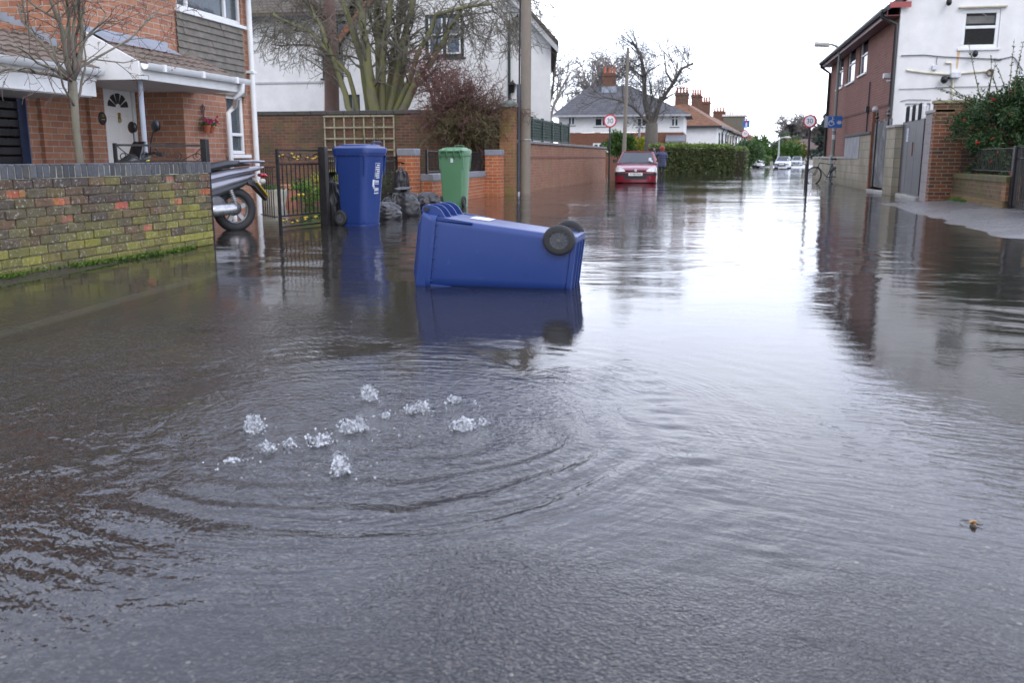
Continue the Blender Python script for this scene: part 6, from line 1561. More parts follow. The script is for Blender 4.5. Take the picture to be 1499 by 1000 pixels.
for a, b in ((ow_[0]+.12, umid-.06), (umid+.06, ow_[1]-.12)):
    for z0_, z1_ in ((ow_[2]+.12, (ow_[2]+ow_[3])/2-.03), ((ow_[2]+ow_[3])/2+.03, ow_[3]-.12)):
        m.box(a, YH+.025, z0_, a+.05, YH+.037, z1_); m.box(b-.05, YH+.025, z0_, b, YH+.037, z1_); m.box(a+.05, YH+.025, z0_, b-.05, YH+.037, z0_+.05)
m.build('sash', WHITE_PAINT, w_)
window(wh, 'y', YH+.8, -1, *ob_, muls=((ob_[0]+ob_[1])/2,), trans=((ob_[2]+ob_[3])/2,), fw=.09, inset=.04, fmat=DARK_FRAME, smat=DARK_FRAME)
window(wh, 'y', YH, -1, *od_, muls=((od_[0]+od_[1])/2,), fw=.08, inset=.04, fmat=DARK_FRAME, smat=DARK_FRAME)
m = MB(); xd = W(746, 80, Y=YH).x; m.tube([(xd, YH-.06, gez+.55), (xd, YH-.06, .0)], .045, 8); m.build('downpipe', DARK_FRAME, wh, smooth=60)
for px, py in ((590, 128), (757, 32), (750, 128)):
    p = W(px, py, Y=YH-.15); m = MB(); m.loft([[p+V(sx*r, sy*r, z) for sx, sy in ((-1,-1),(1,-1),(1,1),(-1,1))] for r, z in ((.05,-.16),(.10,.08),(.14,.09),(.02,.2))]); m.tube([p+V(0,0,.18), p+V(0,.06,.24), p+V(0,.16,.2)], .018, 5); m.build('lantern', BLACK_IRON, wh)

# ================================================================== trees in front of the white house
MOSS_BARK = mkbark('mossy_bark', (.105,.10,.065), (.21,.20,.14), (.20,.21,.05), .6); RED_BARK = mkbark('reddish_bark', (.12,.075,.065), (.23,.155,.13)); TWIG_GREY = mkbark('grey_twig', (.10,.095,.075), (.19,.175,.14)); BARK_DARK = mkbark('dark_bark', (.065,.058,.05), (.15,.135,.115))
YT = 25.5
o = thing('multi_stem_tree', 'bare mossy tree of many spreading stems in front of the white house', 'tree', (W(548,170,Y=YT).x, YT, 0)); mt, mc = MB(), MB(); tips = []; rg = random.Random(21)
cfg = dict(max=3, tl=0, seg=[6,5,4,3], n=[6,5,5], t0=[.18,.2,.15], ang=[.62,.75,.8], lr=[.5,.55,.55], up=[0,-.02,-.05,-.06], rmin=.0055, wander=.15, rr=.5)
stems = [((552,190),(543,120),(527,20),(519,-35),.17), ((555,190),(556,100),(553,10),(558,-40),.17), ((565,190),(572,110),(586,20),(595,-40),.155), ((572,190),(590,90),(600,20),(608,-35),.14), ((575,190),(610,118),(650,60),(680,5),.13), ((523,190),(500,118),(470,40),(448,0),.10), ((560,190),(560,80),(575,-20),(582,-45),.12), ((545,190),(530,90),(505,10),(490,-35),.12), ((568,190),(585,70),(610,-20),(640,-40),.10), ((570, 190),(600,110),(640,20),(720,5),.10), ((530,190),(510,110),(455,45),(400,20),.08)]
for i, (a, b, c_, d_2, r) in enumerate(stems):
    yy = YT+rg.uniform(-.7,.7); pts = [W(p[0], p[1], Y=yy+.15*k*((i%3)-1)) for k, p in enumerate((a, b, c_, d_2))]
    fine = []
    for k in range(3):
        for q in range(4): fine.append(pts[k].lerp(pts[k+1], q/4)+V(rg.gauss(0,.02), 0, rg.gauss(0,.02)))
    fine.append(pts[3]); rad = [r*(1-.62*k/(len(fine)-1)) for k in range(len(fine))]; mt.tube(fine, rad, 9)
    for k in range(3, len(fine)-1):
        for rep in range(2):
            d = rdir(rg); d.z = d.z*.5+.1; d = d+(fine[k+1]-fine[k]).normalized()*.8; grow(mt, mc, fine[k].lerp(fine[k+1], rg.random()), d, rg.uniform(.7,1.5), max(rad[k]*.33, .012), 1, cfg, rg, tips)
# drooping outer twigs
for (x0_, x1_, y0_, y1_, n_, dr_) in ((380,490,40,70,26,-.5), (660,770,10,60,46,-.55)):
    for i in range(n_):
        p = W(rg.uniform(x0_,x1_), rg.uniform(y0_,y1_)-25, Y=YT+rg.uniform(-1.2,1)); grow(mt, mc, p, V(rg.gauss(0,.7)+(-.4 if x0_ < 500 else .4), rg.gauss(0,.4), dr_), rg.uniform(.7,1.5), .014, 1, cfg, rg, tips)
mt.build('trunk', MOSS_BARK, o, smooth=180); mc.build('crown', TWIG_GREY, o, smooth=0)
o = thing('pine_trunk_tree', 'single thick reddish tree trunk in front of the white house', 'tree', (W(486,170,Y=26.5).x, 26.5, 0)); mt, mc = MB(), MB(); tips = []
b = W(487, 240, Y=26.5); mid = W(485, 90, Y=26.5); t_ = W(480, -30, Y=26.5); mt.tube([V(b.x,26.5,-.1), b, mid, t_], [.27,.245,.21,.17], 14)
for i in range(9): p = mid.lerp(t_, rg.random()); d = rdir(rg); d.z = abs(d.z)*.6; grow(mt, mc, p, d, rg.uniform(1.2,2.4), .035, 0, cfg, rg, tips)
mt.build('trunk', RED_BARK, o, smooth=180); mc.build('crown', TWIG_GREY, o, smooth=0)

def bare_tree(name, label, base, H, spread, seed, bark, twig, tr, n0=6, lvl=4, trunk_h=.3, group=None, rmin=.012, nn=(6,5,5,4)):
    rg = random.Random(seed); o = thing(name, label, 'tree', (base.x, base.y, base.z), group); mt, mc = MB(), MB(); tips = []
    cfg = dict(max=lvl, tl=1, seg=[6,5,4,3,2], n=list(nn), t0=[.3,.25,.2,.15], ang=[.55,.7,.75,.8], lr=[.58,.6,.6,.55], up=[.06,.04,.02,0,0], rmin=rmin, wander=.15, rr=.55)
    top = base+V(rg.gauss(0,.02)*H, 0, H*trunk_h); mt.tube([base-V(0,0,.3), base.lerp(top,.5)+V(rg.gauss(0,.01)*H,0,0), top], [tr*1.15, tr*.92, tr*.85], 10)
    for i in range(n0):
        a = 2*PI*(i+rg.random()*.5)/n0; sp = spread*rg.uniform(.5,1.1); grow(mt, mc, top-V(0,0,rg.random()*.06*H), V(math.cos(a)*sp, math.sin(a)*sp, 1), H*(1-trunk_h)*rg.uniform(.7,.95)*.72, tr*.5, 0, cfg, rg, tips)
    mt.build('trunk', bark, o, smooth=180); mc.build('crown', twig, o, smooth=0); return o

# ================================================================== pair of white houses with hipped slate roof
YS = 74.0
sL, sR = W(842, 170, Y=YS).x, W(1001, 170, Y=YS).x; sl2 = W(809, 170, Y=YS).x; sez = W(900, 167.5, Y=YS).z; sbz = W(900, 194, Y=YS).z; srz = W(930, 124, Y=YS+4).z
sm = thing('semi_detached_house', 'pair of white houses with a grey hipped roof above red brick, behind the red car', 'house', ((sL+sR)/2, YS, 0))
def sw_(a, b, t_, b_): return (W(a,170,Y=YS).x, W(b,170,Y=YS).x, W(900,b_,Y=YS).z, W(900,t_,Y=YS).z)
sops = [sw_(831,842,165,183) , sw_(870,893,167,185), sw_(932,947,167,186), sw_(982,994,168,186)]
sl3 = W(818,170,Y=YS).x
gops = [(W(868,205,Y=YS).x, W(893,205,Y=YS).x, W(900,222,Y=YS).z, W(900,209,Y=YS).z)]
m = MB(); wall(m, 'y', YS, -1, sl3, sR, sbz+.02, sez+.05, sops, .12, ends=0); wall(m, 'x', sR, 1, YS, YS+9, sbz+.02, sez+.05, ends=0); wall(m, 'x', sl3, -1, YS, YS+9, sbz+.02, sez+.05, ends=0); m.build('upper_wall', RENDER_WHITE, sm, smooth=0)
m = MB(); wall(m, 'y', YS-.02, -1, sl3-.02, sR+.02, -.2, sbz, gops, .12, ends=0); wall(m, 'x', sR+.02, 1, YS-.02, YS+9, -.2, sbz, ends=0); m.build('lower_wall', mkbrick('semi_brick', (.23,.085,.05), (.17,.065,.04), (.22,.16,.12), stain_amt=.2), sm, smooth=0)
m = MB(); e = .55; ex0, ex1, ey0, ey1 = sl3-e, sR+e, YS-e, YS+9+e; zz0 = sez-.06; hx = 4.3
rr0, rr1 = V(W(862,125,Y=YS+4).x, YS+4.5, srz), V(W(921,125,Y=YS+4).x, YS+4.5, srz)
vs = [V(ex0,ey0,zz0), V(ex1,ey0,zz0), V(ex1,ey1,zz0), V(ex0,ey1,zz0), rr0, rr1]; m.add(vs, [(0,1,5,4), (1,2,5), (2,3,4,5), (3,0,4), (3,2,1,0)]); m.build('roof', mkroof('grey_slate', (.065,.065,.072), (.09,.088,.095), .25, .18, (.13,.13,.13), .5), sm, smooth=0)
m = MB(); m.box(ex0, ey0-.10, zz0-.12, ex1, ey0-.002, zz0+.02); m.build('gutter', mk('pale_gutter', (.35,.36,.38), .6), sm)
def chimney(parent, c, w, d, z0, z1, npots, brick, pot_h=.5):
    m = MB(); m.box(c.x-w/2, c.y-d/2, z0, c.x+w/2, c.y+d/2, z1-.25); m.box(c.x-w/2-.07, c.y-d/2-.07, z1-.248, c.x+w/2+.07, c.y+d/2+.07, z1-.12); m.box(c.x-w/2+.02, c.y-d/2+.02, z1-.118, c.x+w/2-.02, c.y+d/2-.02, z1)
    ch_ = m.build('chimney', brick, parent, smooth=0)
    for i in range(npots):
        x = c.x-w*.36+w*.72*i/max(npots-1, 1); m = MB(); m.lathe([(.11,0),(.12,pot_h*.1),(.09,pot_h*.8),(.12,pot_h*.82),(.12,pot_h),(.08,pot_h)], (x, c.y, z1), (0,0,1), 10); m.build('chimney_pot', TERRACOTTA, ch_)
CHB = mkbrick('chimney_brick', (.20,.085,.055), (.13,.065,.045), (.16,.12,.09), stain_amt=.4)
c = W(892, 126, Y=YS+4.2); chimney(sm, c, 1.05, .9, srz-1.0, W(892, 107, Y=YS+4.2).z, 3, CHB, .55)
m = MB(); a = W(892, 131, Y=YS+3.6); m.box(a.x-.6, YS+3.3, a.z-.25, a.x+.6, YS+3.75, a.z+.25); m.build('flashing', LEAD, sm)
for q in sops:
    window(sm, 'y', YS, -1, *q, muls=((q[0]+q[1])/2,), trans=(q[2]+(q[3]-q[2])*.68,), fw=.11, inset=.03, gmat=GLASS, smat=mk('dark_sill', (.10,.11,.10), .7) if 'dark_sill' not in bpy.data.materials else bpy.data.materials['dark_sill'])
for q in gops: window(sm, 'y', YS-.02, -1, *q, muls=(q[0]+(q[1]-q[0])*.33, q[0]+(q[1]-q[0])*.66), fw=.12, inset=.03)
m = MB()
for q in sops: m.box(q[0]-.1, YS-.03, q[3]+.003, q[1]+.1, YS-.002, sez-.2)
m.build('brick_lintel', mkbrick('red_lintel', (.22,.06,.035), (.17,.05,.03), (.2,.12,.1)), sm, smooth=0)
m = MB(); a, b = W(974,204,Y=YS-1.2), W(1003,208,Y=YS-1.2); m.prism([(a.x, YS-.03, a.z+.25), (b.x, YS-.03, a.z+.25), (b.x, YS-1.4, b.z), (a.x, YS-1.4, b.z)], (0,0,.12)); m.build('porch_roof', mk('grey_porch_slate', (.16,.17,.19), .6), sm)

# ================================================================== terrace receding along the bend
# the road bends right beyond the first hedge: local frame
BD = math.atan((1180-1040)/1360.0); tdv = V(math.sin(BD), math.cos(BD), 0); tnv = V(tdv.y, -tdv.x, 0)
T0 = W(1049, 200, Y=92); T0.z = 0
TILE_RED = mkroof('brown_red_tile', (.23,.115,.07), (.17,.085,.055), .3, .2, (.12,.10,.06), .35)
PEBBLE = mk('cream_pebbledash', (.50,.46,.38), .9, var=.1, bump=.3)
ez = W(1049, 182, Y=92).z
def terrace(label, u0, L, D, ez, rz, walls, roof, wins, chims, gmat=None, dormer=False, hip=True):
    """local frame: u along the street, o away from it (behind)"""
    o0 = T0+tdv*u0; o = thing('terraced_house', label, 'house', (o0.x, o0.y, 0), 'terraced houses along the left of the far street')
    def P(u, b, z): q = T0+tdv*(u0+u)-tnv*b; return V(q.x, q.y, z)
    m = MB(); m.add([P(0,0,-.3), P(L,0,-.3), P(L,D,-.3), P(0,D,-.3), P(0,0,ez), P(L,0,ez), P(L,D,ez), P(0,D,ez)], [(0,1,5,4),(1,2,6,5),(2,3,7,6),(3,0,4,7)]); m.build('wall', walls, o, smooth=0)
    m = MB(); e = .4; hp = D*.5 if hip else -.2
    vs = [P(-e,-e,ez-.1), P(L+e,-e,ez-.1), P(L+e,D+e,ez-.1), P(-e,D+e,ez-.1), P(hp*.55,D/2,rz), P(L+.0,D/2,rz)]
    m.add(vs, [(0,1,5,4),(1,2,5),(2,3,4,5),(3,0,4),(3,2,1,0)]); m.build('roof', roof, o, smooth=0)
    m = MB(); a, b = P(-e,-e-.02,ez-.2), P(L+e,-e-.02,ez-.2); m.beam(a, b, .12, .2); a, b = P(-e-.02,-e,ez-.2), P(-e-.02,D+e,ez-.2); m.beam(a, b, .12, .2); m.build('gutter', CABLE, o)
    for (u, z, w, h) in wins:
        m = MB(); m.obox(P(u, -.02, z), tdv*w/2, V(0,0,h/2), tnv*.05); wv = m.build('window', WHITE_PVC, o, smooth=0)
        m = MB()
        for s in (-1, 1): m.obox(P(u+s*w*.24, -.075, z), tdv*w*.2, V(0,0,h*.42), tnv*.006)
        m.build('pane', GLASS, wv, smooth=0)
    for f in (.35, .7):
        m = MB(); m.tube([P(L*f,-.35,ez-.2), P(L*f,-.1,ez-.7), P(L*f,-.1,.1)], .06, 6); m.build('downpipe', CABLE, o)
    for (u, b, w, z1, np_) in chims: chimney(o, P(u, b, 0), w, .9, rz-.9, z1, np_, CHB, .55)
    if dormer:
        m = MB(); m.obox(P(L*.55, 1.3, ez+1.35), tdv*1.5, tnv*1.3, V(0,0,.95)); dd = m.build('dormer', mk('dormer_slate', (.14,.13,.10), .8), o, smooth=0); m = MB(); m.obox(P(L*.55, 1.2, ez+2.42), tdv*1.65, tnv*1.55, V(0,0,.11)); m.build('dormer_roof', WHITE_PAINT, dd)
    return o
rz0 = W(1012, 148, Y=95).z
wn = lambda us, z=ez-1.3: [(u, z, 1.3, 1.4) for u in us]
terrace('nearest white terraced house with a hipped brown roof, tall chimney of four red pots', 0, 13, 7.5, ez, rz0, RENDER_WHITE, TILE_RED, wn((2,5.5,9,11.5))+wn((2.5,6,10),2.0), [(2.2,3.75,1.3,W(1012,136,Y=95).z,4)])
terrace('second terraced house in the row, cream walls and a red brick chimney with five pots', 13.2, 14, 7.5, ez-.1, rz0-.2, PEBBLE, TILE_RED, wn((2,5,9,12))+wn((2,6,10),2.0), [(1.0,3.75,1.1,rz0+1.35,4), (10,3.75,1.2,rz0+1.1,4)], hip=False)
terrace('third terraced house in the row, with a big flat topped roof dormer', 27.4, 16, 7.5, ez-.1, rz0-.3, PEBBLE, TILE_RED, wn((2,6,10,14)), [(13,3.75,1.6,rz0+.8,4)], dormer=True, hip=False)
terrace('far sandy coloured house with a hipped brown roof, beyond the gap in the row', 62, 26, 9, ez-.3, rz0-.1, mk('sand_render', (.42,.33,.19), .9), TILE_RED, wn((3,8,13,19)), [(3,4.5,1.6,rz0+1.3,4), (12,4.5,2.6,rz0+1.0,6)])

# ================================================================== hedges
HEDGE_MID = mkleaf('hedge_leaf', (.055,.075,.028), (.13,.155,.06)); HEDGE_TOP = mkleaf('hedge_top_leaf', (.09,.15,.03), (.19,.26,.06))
def hedge(name, label, pts, th, z0, z1, n, seed, size=.10, topmat=True, mats=None):
    rg = random.Random(seed); o = thing(name, label, 'hedge', (pts[0].x, pts[0].y, 0)); core = MB(); lf = MB(); lt = MB(); tw = MB()
    segs = [(pts[i], pts[i+1]) for i in range(len(pts)-1)]; tot = sum((b-a).length for a, b in segs)
    for a, b in segs:
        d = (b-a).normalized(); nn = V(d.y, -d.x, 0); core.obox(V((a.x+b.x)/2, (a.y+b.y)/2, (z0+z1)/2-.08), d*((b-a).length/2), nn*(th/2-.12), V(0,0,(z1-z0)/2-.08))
        k = int(n*(b-a).length/tot)
        for i in range(k):
            u = rg.random()*(b-a).length; r = rg.random()
            bul = .07*mnoise.noise(V(u*.9+a.x, seed, 0))+.05*mnoise.noise(V(u*2.7, seed, 3))
            if r < .62: p = a+d*u+nn*(th/2+rg.gauss(-.06,.05)+bul); p = V(p.x, p.y, rg.uniform(z0, z1)); nd = nn
            elif r < .70: p = a+d*(rg.choice((0,1))*(b-a).length+rg.gauss(0,.05))+nn*rg.uniform(-.5,.5)*th; p = V(p.x, p.y, rg.uniform(z0, z1)); nd = d
            elif r < .74: p = a+d*u-nn*(th/2+rg.gauss(-.06,.05)); p = V(p.x, p.y, rg.uniform(z0, z1)); nd = -nn
            else: p = a+d*u+nn*rg.uniform(-.5,.5)*th; p = V(p.x, p.y, z1+rg.gauss(-.02,.05)+bul); nd = V(0,0,1)
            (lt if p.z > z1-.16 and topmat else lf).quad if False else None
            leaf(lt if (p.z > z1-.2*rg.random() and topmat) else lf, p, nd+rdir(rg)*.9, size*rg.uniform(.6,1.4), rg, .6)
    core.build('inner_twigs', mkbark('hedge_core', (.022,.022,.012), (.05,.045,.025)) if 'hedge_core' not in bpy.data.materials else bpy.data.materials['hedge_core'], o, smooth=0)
    lf.build('foliage', (mats or (HEDGE_MID, HEDGE_TOP))[0], o, smooth=0)
    if lt.v: lt.build('top_growth', (mats or (HEDGE_MID, HEDGE_TOP))[1], o, smooth=0)
    return o
h0 = W(972, 254); h1 = W(1073, 252.5); h2 = W(1112, 246.5)
for h in (h0, h1, h2): h.z = 0
hz1 = W(1000, 213, Y=h0.y+1).z
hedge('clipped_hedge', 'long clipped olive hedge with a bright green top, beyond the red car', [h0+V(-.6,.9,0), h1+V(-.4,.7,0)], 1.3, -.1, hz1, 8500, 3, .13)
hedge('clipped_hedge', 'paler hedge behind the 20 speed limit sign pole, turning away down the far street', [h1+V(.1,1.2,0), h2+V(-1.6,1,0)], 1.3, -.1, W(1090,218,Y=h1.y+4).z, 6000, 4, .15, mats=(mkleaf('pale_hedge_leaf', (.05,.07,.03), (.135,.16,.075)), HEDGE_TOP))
a = W(1119, 243.5); b = W(1139, 241.5); a.z = b.z = 0
hedge('clipped_hedge', 'small distant hedge left of the parked silver car', [a, b+V(-1,10,0)], 1.2, -.1, W(1125,230,Y=a.y).z, 2200, 5, .2)
leafy('garden_bush', 'dark green bush rising above the hedge below the blue road sign', 'bush', W(1095, 222, Y=68)+V(0,0,-.3), (1.5,1.3,1.1), 2000, .24, mkleaf('hazed_green_leaf', (.04,.08,.03), (.10,.17,.06)), 51, group=None)  # leaf colour lightened to stand for haze over the distance
leafy('garden_bush', 'mid green bush at the far end of the pale hedge', 'bush', W(1112, 222, Y=92), (1.2,1.2,1.7), 1800, .28, LEAF_G, 52)
leafy('garden_bush', 'bright green bush in the garden behind the red car roof', 'bush', W(910, 212, Y=58), (1.2,1.0,1.0), 2000, .2, LEAF_G, 53)
leafy('garden_bush', 'yellowish bush in the garden beside the bare street tree', 'bush', W(938, 216, Y=60), (1.1,1.0,.8), 1300, .18, LEAF_YG, 54)
leafy('garden_bush', 'far green bush behind the parked silver car', 'bush', W(1144, 226, Y=112), (2.3,2,2.0), 2200, .4, LEAF_G, 55)
leafy('garden_bush', 'far olive bush between the silver car and the pale van', 'bush', W(1161, 224, Y=120), (2.0,2,2.0), 2000, .4, mkleaf('olive_leaf', (.09,.10,.02), (.22,.21,.05)), 56)
leafy('evergreen_bush', 'far evergreen bush behind the far street lamp', 'bush', W(1150, 217, Y=140), (3.2,2.5,2.2), 1800, .45, mkleaf('hazed_far_leaf', (.06,.09,.05), (.12,.16,.09)), 57)  # greens paled in the leaf colour, there is no real haze

# bare trees
b = W(951, 242, Y=57.5); b.z = -.05
rgt = random.Random(30)
o = thing('street_tree', 'bare pollarded street tree with a thick dark trunk beside the woman', 'tree', (b.x, b.y, 0)); mt, mc = MB(), MB(); tips = []
tp_ = W(954, 180, Y=b.y); mt.tube([b-V(0,0,.3), W(953,215,Y=b.y), tp_], [.46,.40,.37], 12)
cfg = dict(max=3, tl=0, seg=[5,4,3,2], n=[5,5,5], t0=[.2,.2,.1], ang=[.6,.75,.8], lr=[.55,.6,.6], up=[.05,.03,.0,0], rmin=.0085, wander=.17, rr=.55)
for path, r in ((((950,172),(944,150),(943,110),(938,80),(925,60)), .26), (((958,178),(966,150),(985,122),(998,100),(1015,92)), .23), (((948,178),(925,155),(905,146),(885,142)), .15), (((944,150),(941,112),(930,105),(925,98)), .11), (((943,110),(955,100),(965,95)), .09), (((966,150),(980,140),(990,135)), .09), (((985,122),(975,105),(972,75)), .10), (((950,165),(955,140),(951,118)), .12)):
    yy = b.y+rgt.uniform(-.3,.3); pts = [W(x, y, Y=yy) for x, y in path]; pts = [tp_.lerp(pts[0], .3)-V(0,0,.2)]+pts if path[0][1] > 160 else pts
    r *= .75; mt.tube(pts, [r*(1-.65*k/(len(pts)-1)) for k in range(len(pts))], 8)
    for k in range(1, len(pts)):
        for rep in range(4 if k > 1 else 1): grow(mt, mc, pts[k-1].lerp(pts[k], rgt.uniform(.3,1)), rdir(rgt)+V(0,0,.35)+(pts[k]-pts[k-1]).normalized()*.6, rgt.uniform(1.0,2.3), r*.2, 1 if rep else 0, cfg, rgt, tips)
mt.build('trunk', BARK_DARK, o, smooth=180); mc.build('crown', mkbark('dark_twig', (.085,.08,.075), (.16,.15,.14)), o, smooth=0)
TWIG_FAR = mkbark('hazed_far_twig', (.15,.135,.125), (.25,.23,.21))  # distant twigs coloured pale in place of haze
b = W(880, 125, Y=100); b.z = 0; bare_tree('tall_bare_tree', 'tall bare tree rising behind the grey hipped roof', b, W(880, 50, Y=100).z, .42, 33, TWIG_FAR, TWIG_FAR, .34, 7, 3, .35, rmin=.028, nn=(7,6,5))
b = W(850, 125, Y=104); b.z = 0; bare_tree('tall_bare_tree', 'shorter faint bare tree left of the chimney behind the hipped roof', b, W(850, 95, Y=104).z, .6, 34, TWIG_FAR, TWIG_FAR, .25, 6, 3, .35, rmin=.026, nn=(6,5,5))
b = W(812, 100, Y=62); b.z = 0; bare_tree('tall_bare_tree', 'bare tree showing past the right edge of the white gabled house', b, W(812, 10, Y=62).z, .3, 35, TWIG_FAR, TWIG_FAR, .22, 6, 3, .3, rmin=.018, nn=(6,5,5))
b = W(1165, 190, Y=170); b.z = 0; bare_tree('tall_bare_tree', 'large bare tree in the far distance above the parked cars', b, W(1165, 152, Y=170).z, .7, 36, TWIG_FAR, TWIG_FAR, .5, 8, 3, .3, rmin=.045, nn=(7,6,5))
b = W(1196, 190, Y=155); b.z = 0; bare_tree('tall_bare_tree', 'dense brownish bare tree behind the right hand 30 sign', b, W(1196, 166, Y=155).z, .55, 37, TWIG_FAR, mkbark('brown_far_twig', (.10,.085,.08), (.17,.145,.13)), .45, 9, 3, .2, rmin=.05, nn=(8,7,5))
def conifer(label, base, H, r, seed, mat, size):
    rg = random.Random(seed); o = thing('conifer', label, 'tree', (base.x, base.y, 0)); m = MB(); mt = MB(); mt.tube([base-V(0,0,.3), base+V(0,0,H*.95)], [r*.12, .03], 7); mt.build('trunk', BARK_DARK, o)
    for i in range(2600):
        t_ = rg.random()**.8; z = H*(.06+.94*t_); rr_ = r*(1-t_)**.75*(.55+.45*rg.random())*(.8+.35*math.sin(t_*23+seed)); a = rg.random()*6.28
        p = base+V(math.cos(a)*rr_, math.sin(a)*rr_, z); leaf(m, p, V(math.cos(a), math.sin(a), -.2)+rdir(rg)*.7, size*rg.uniform(.6,1.4), rg, .5)
    m.build('crown', mat, o, smooth=0)
CON = mkleaf('conifer_leaf', (.04,.06,.045), (.08,.10,.08)); CONB = mkleaf('brown_conifer_leaf', (.09,.085,.08), (.16,.15,.14))  # far conifers: haze put into the lighter, greyed leaf colours
b = W(1157, 205, Y=150); b.z = 0; conifer('dark pointed conifer in the far distance behind the street lamp', b, W(1157, 183, Y=150).z, 3.4, 3, CONB, .7)
b = W(1212, 205, Y=120); b.z = 0; conifer('dark green conifer against the end of the red brick building', b, W(1212, 163, Y=120).z, 2.2, 4, CON, .5)
# far low building closing the street
YF = 128; fx0, fx1 = W(1166, 215, Y=YF).x, W(1232, 215, Y=YF).x; fe = W(1190, 218, Y=YF).z; fr_ = W(1190, 203, Y=YF+4).z
o = thing('far_bungalow', 'low pale building with a long brown roof at the far end of the street', 'building', (fx0, YF, 0))
m = MB(); wall(m, 'y', YF, -1, fx0, fx1, -.2, fe, ends=0); wall(m, 'x', fx0, -1, YF, YF+8, -.2, fe, ends=0); m.build('wall', mk('far_pale_wall', (.55,.52,.50), .9), o, smooth=0)
m = MB(); m.add([(fx0-.4,YF-.4,fe),(fx1,YF-.4,fe),(fx1,YF+4,fr_),(fx0+1.0,YF+4,fr_),(fx0-.4,YF+8.4,fe),(fx1,YF+8.4,fe)], [(0,1,2,3),(3,2,5,4),(0,3,4)]); m.build('roof', mkroof('far_brown_tile', (.14,.085,.075), (.11,.07,.065), .3, .2), o, smooth=0)
c = W(1207, 201, Y=YF+4); chimney(o, c, .9, .8, fr_-.3, fr_+.9, 1, CHB, .5)
for px in (1172, 1181, 1199):
    a = W(px, 222, Y=YF); m = MB(); m.box(a.x-.5, YF-.05, .9, a.x+.5, YF-.004, 1.9); w_ = m.build('window', WHITE_PVC, o); m = MB(); m.box(a.x-.4, YF-.06, 1.0, a.x+.4, YF-.052, 1.8); m.build('pane', GLASS, w_)

# far lamps
def far_lamp(label, px, py_top, Y):
    p = W(px, py_top, Y=Y); o = thing('street_lamp', label, 'street lamp', (p.x, Y, 0)); m = MB(); m.tube([(p.x,Y,-.2),(p.x,Y,1.2),(p.x,Y,p.z-.3),(p.x+.15,Y,p.z-.05),(p.x+.6,Y,p.z)], [.12,.11,.07,.06,.05], 8); m.build('post', mk('pale_post', (.40,.42,.40), .5) if 'pale_post' not in bpy.data.materials else bpy.data.materials['pale_post'], o, smooth=60)
    m = MB(); m.sphere((p.x+.85, Y, p.z+.0), (.38,.17,.13), 10, 7); m.build('lamp_head', bpy.data.materials['pale_lamp_head'], o)
far_lamp('far street lamp directly behind the parked silver car', 1141, 201, 108); far_lamp('farthest street lamp, above the pale distant van', 1164.5, 210.5, 125)
far_lamp('far street lamp whose head shows left of the right hand 30 sign', 1161, 203, 150)
# no through road sign with 20 limit
b = W(1087, 252); b.z = 0; o, rt, up, nn = speed_sign('round 20 speed limit sign below a blue sign, in front of the pale hedge', b, W(1091, 190, Y=b.y).z, (W(1096.5,196,Y=b.y).x-W(1085.5,196,Y=b.y).x)/2, '20', yaw=.12, back=False, lean=W(1090.5,196,Y=b.y).x-b.x, post_r=.04)
ct = W(1092.5, 181, Y=b.y); ct.y -= .06; s_ = .20; tb3 = thing('blue_sign', 'blue square no through road sign with a white and red T, above the 20 sign', 'sign', ct)
m = MB(); m.obox(ct, rt*s_, up*(s_*1.08), nn*.008); m.build('plate', bpy.data.materials['sign_blue'], tb3)
m = MB(); m.obox(ct-up*.05+nn*.011, rt*.045, up*.145, nn*.003); m.build('white_stem', WHITE_PRINT, tb3)
m = MB(); m.obox(ct+up*.12+nn*.011, rt*.10, up*.05, nn*.003); m.build('red_bar', RED_RING, tb3)
m = MB(); m.tube([V(b.x+(ct.x-b.x)*.98, b.y, W(1091,193,Y=b.y).z), V(ct.x, b.y, ct.z+.28)], .035, 8); m.box(ct.x-.1, b.y-.06, ct.z+.26, ct.x+.16, b.y+.06, ct.z+.34); m.build('pole_lamp', bpy.data.materials['pale_post'], tb3)
# kerbside bits: yellow hydrant post, pale concrete stumps, grey sign seen edge-on
b = W(987, 251); b.z = -.05; m = MB(); zt_ = W(987, 237.5, Y=b.y).z; hw = (W(989.2,245,Y=b.y).x-W(984.8,245,Y=b.y).x)/2
m.loft([[V(b.x+x*hw*s, b.y+y*.06, z) for x, y in ((-1,-1),(1,-1),(1,1),(-1,1))] for s, z in ((1.1,-.1),(1.0,zt_*.7),(1.05,zt_*.75),(.98,zt_))]); tag(m.build('marker_post', mk('yellow_post', (.52,.36,.04), .6, var=.15), bevel=.01), 'small yellow hydrant marker post at the foot of the hedge', 'post')
b = W(1129, 246); m = MB(); zt_ = W(1129, 236, Y=b.y).z; m.box(b.x-.12, b.y-.1, -.1, b.x+.12, b.y+.1, zt_); tag(m.build('stone_post', CONCRETE, bevel=.02), 'pale stone post at the kerb left of the parked silver car', 'post')
b = W(1080, 249.5); m = MB(); zt_ = W(1080, 233, Y=b.y).z; m.box(b.x-.09, b.y-.06, -.1, b.x+.09, b.y+.06, zt_); tag(m.build('stone_post', mk('pale_stone_post', (.42,.42,.36), .8), bevel=.02), 'slim pale post against the pale hedge, left of the 20 sign pole', 'post')
b = W(936, 222, Y=60); m = MB(); o = thing('narrow_sign', 'grey sign seen edge-on over the red car, with a small white plate', 'sign', (b.x, 60, 0)); m.tube([(b.x,60,-.2),(b.x,60,W(936,192,Y=60).z)], .035, 6); m.build('pole', bpy.data.materials['pale_post'], o)
